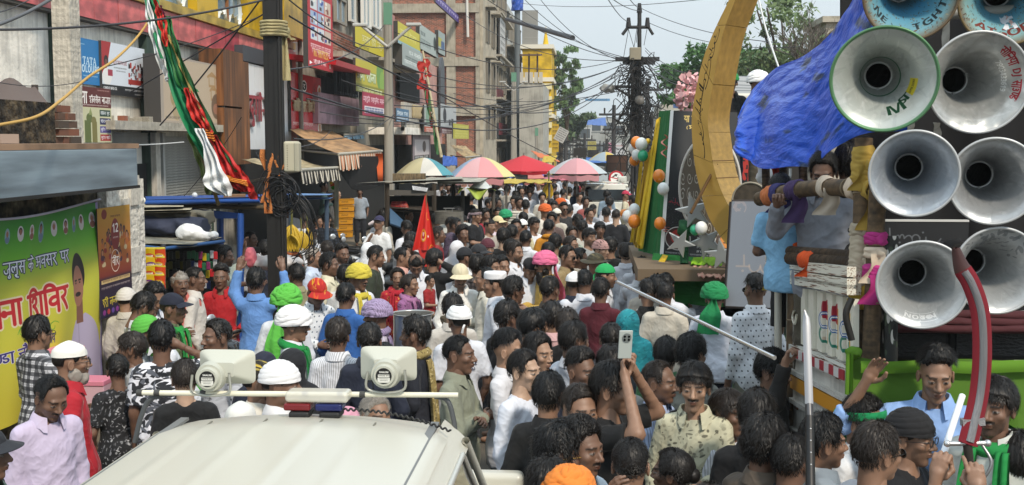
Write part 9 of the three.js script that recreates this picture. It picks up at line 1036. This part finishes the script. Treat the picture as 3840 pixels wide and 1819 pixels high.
function shirtPrint(r,T,x0,x1,yT,yB,back,col){const P=r.children.find((c)=>c.name==='shirt').geometry.attributes.position,s=back?-1:1;mesh('shirt_print',sheet(12,6,(u,v)=>{const x=lerp(x0,x1,back?1-u:u),y=lerp(yT,yB,v);let z=-9;for(let i=0;i<P.count;i++)if(Math.abs(P.getX(i)-x)<.025&&Math.abs(P.getY(i)-y)<.025)z=Math.max(z,P.getZ(i)*s);return V(x,y,s*(z+.004));},.0006),new THREE.MeshStandardMaterial({color:hex(col),alphaMap:T,alphaTest:.5,side:THREE.DoubleSide,roughness:.8}),r);}
const txt=(w,h,f)=>{const t=tex(w,h,(g)=>{fill(g,w,h,'#000');g.fillStyle=g.strokeStyle='#fff';f(g);},false);t.repeat.set(1,-1);t.offset.set(0,1);return t;};
shirtPrint(polo,txt(256,96,(g)=>{g.font='bold 44px sans-serif';g.fillText('KING STYLE',4,44,248);g.font='bold 30px sans-serif';g.fillText('SMART BAZAAR',10,84,236);}),-.13,.15,1.3,1.2,1,'#2a2440');shirtPrint(pale,txt(128,64,(g)=>{g.font='bold 26px serif';g.fillText('born',44,26);g.fillText('Believers',8,54);}),-.1,.06,1.28,1.2,0,'#22261f');shirtPrint(stout,txt(128,64,(g)=>{g.font='bold 60px sans-serif';g.fillText('NS',14,56);}),-.08,.12,1.22,1.1,0,'#c9cac4');
const fr=rng(91);let nf=0;
for(let t=0;t<4000&&nf<140;t++){
const z=-lerp(12.5,46,Math.pow(fr(),.85)),xl=-z<22?-2.0-(-z-13)*.24:-4.4+(-z>34?-.6:0),xr=-z<26?-.2+(-z-13.5)*.05:2.2,x=lerp(xl,xr,fr());if(-z>31&&-z<36.5&&x>.1)continue;
if(placed.some(([a,b])=>Math.hypot(a-x,(b-z)*.8)<.52))continue;
nf++;const i=nf,q=V(x,0,z),h=1.56+.16*fr(),c=[W_,'#c6cad2',B_,W_,'#b9b5aa','#8a8f98',W_,'#5a4a48','#a9b4c4',W_,'#c9c3b0','#30405a'][i%12];placed.push([x,z]);pk++;
const back=fr()>.34;
person(q,{f:(back?180:20)+(fr()-.5)*110,h,lod:2,skin:'mdmd'[i%4],face:i%3,hair:HK[i%6],hseed:0,shirt:c,sleeve:1,hem:.8,pants:'#2a2c32',la:['stand','loose'][i%2],ra:'loose',hy:0,hp:[0,12][i%2],hr:0,lean:0,leanX:0,wide:1,beard:0,mous:i%2,seed:1,seed2:0},`${back ? 'person seen from behind' : 'person facing us'} in ${['white', 'pale grey', 'black', 'crisp white', 'beige', 'grey', 'bright white', 'brown', 'light blue', 'plain white', 'cream', 'navy'][i % 12]}, deep in the crowd up the street`,'people deep in the crowd up the street');
}
{const g=thing('phone','white phone with a round camera ring held up above the black T-shirt','phone',at(2345,1292,5.75));g.rotation.set(.1,.25,-.05);mesh('case',rbox(.072,.15,.009,.004),M('#a9b0ac',.35),g);const r=mesh('camera_ring',new THREE.CylinderGeometry(.024,.024,.006,28).rotateX(PI/2).translate(.004,.038,.006),M('#8f9694',.3,{metalness:.5}),g);mesh('lens',[[-.008,.045],[.014,.045],[-.008,.028],[.014,.028]].map(([x,y])=>new THREE.CylinderGeometry(.006,.006,.003,14).rotateX(PI/2).translate(x,y,.0105)),M('#0b0c10',.08),r);}
{const g=thing('carried_bundle','purple and white plastic bundle carried beside the black post','bundle',at(1040,985,12.75));mesh('bundle',surfNet((x,y,z)=>field([[1,0,0,0,.3,.095,.2,.03]],x,y,z)+.02*noise(x*8,y*10,z*8)+.01*noise(x*22,y*22,z*22),[-.38,-.16,-.28,.38,.16,.28],.016),withMap('#ffffff',PAT.print(['#b9b4b2','#2c2458','#3a3070','#c9c6c4']),.25,.25,.5),g);mesh('pink_net',surfNet((x,y,z)=>field([[1,0,0,0,.07,.12,.06,.02]],x,y,z)+.012*noise(x*30,y*30,z*30),[-.1,-.16,-.1,.1,.16,.1],.014).translate(-.28,.07,.1),M('#c0626e',.7),g);}
{const g=thing('phone','dark phone raised by the man in white behind the green T-shirt','phone',at(952,938,13.0));mesh('case',rbox(.15,.075,.01,.004),M('#26282c',.3),g);mesh('screen',box(.14,.066,.002,0,0,-.007),M('#101216',.1),g);}
{const g=thing('steel_cup','white paper cup the man in the purple cap drinks from','cup',at(1392,838,20.3));mesh('cup',new THREE.LatheGeometry([[.0,-.05],[.028,-.05],[.038,.06],[.036,.06],[.026,-.045]].map((a)=>new THREE.Vector2(...a)),18).rotateZ(-1.1),M('#d9cfd2',.5),g);}
for(const[x,y,d,w,h,l]of[[240,1368,10.6,.3,.24,'pink paper carton on the bench under the rally banner'],[345,1475,10.4,.34,.2,'pink and white paper carton low on the bench by the wall']]){const g=thing('paper_carton',l,'carton',at(x,y,d));mesh('box',rbox(w,h,.25,.01),M('#c9a5b4',.8),g);mesh('lid',rbox(w*1.02,.05,.27,.01,0,h/2+.02,0),M('#cf7f98',.7),g);}
scene.traverse((o)=>{if(o.isMesh){o.castShadow=true;o.receiveShadow=true;}});
renderer.render(scene,camera);
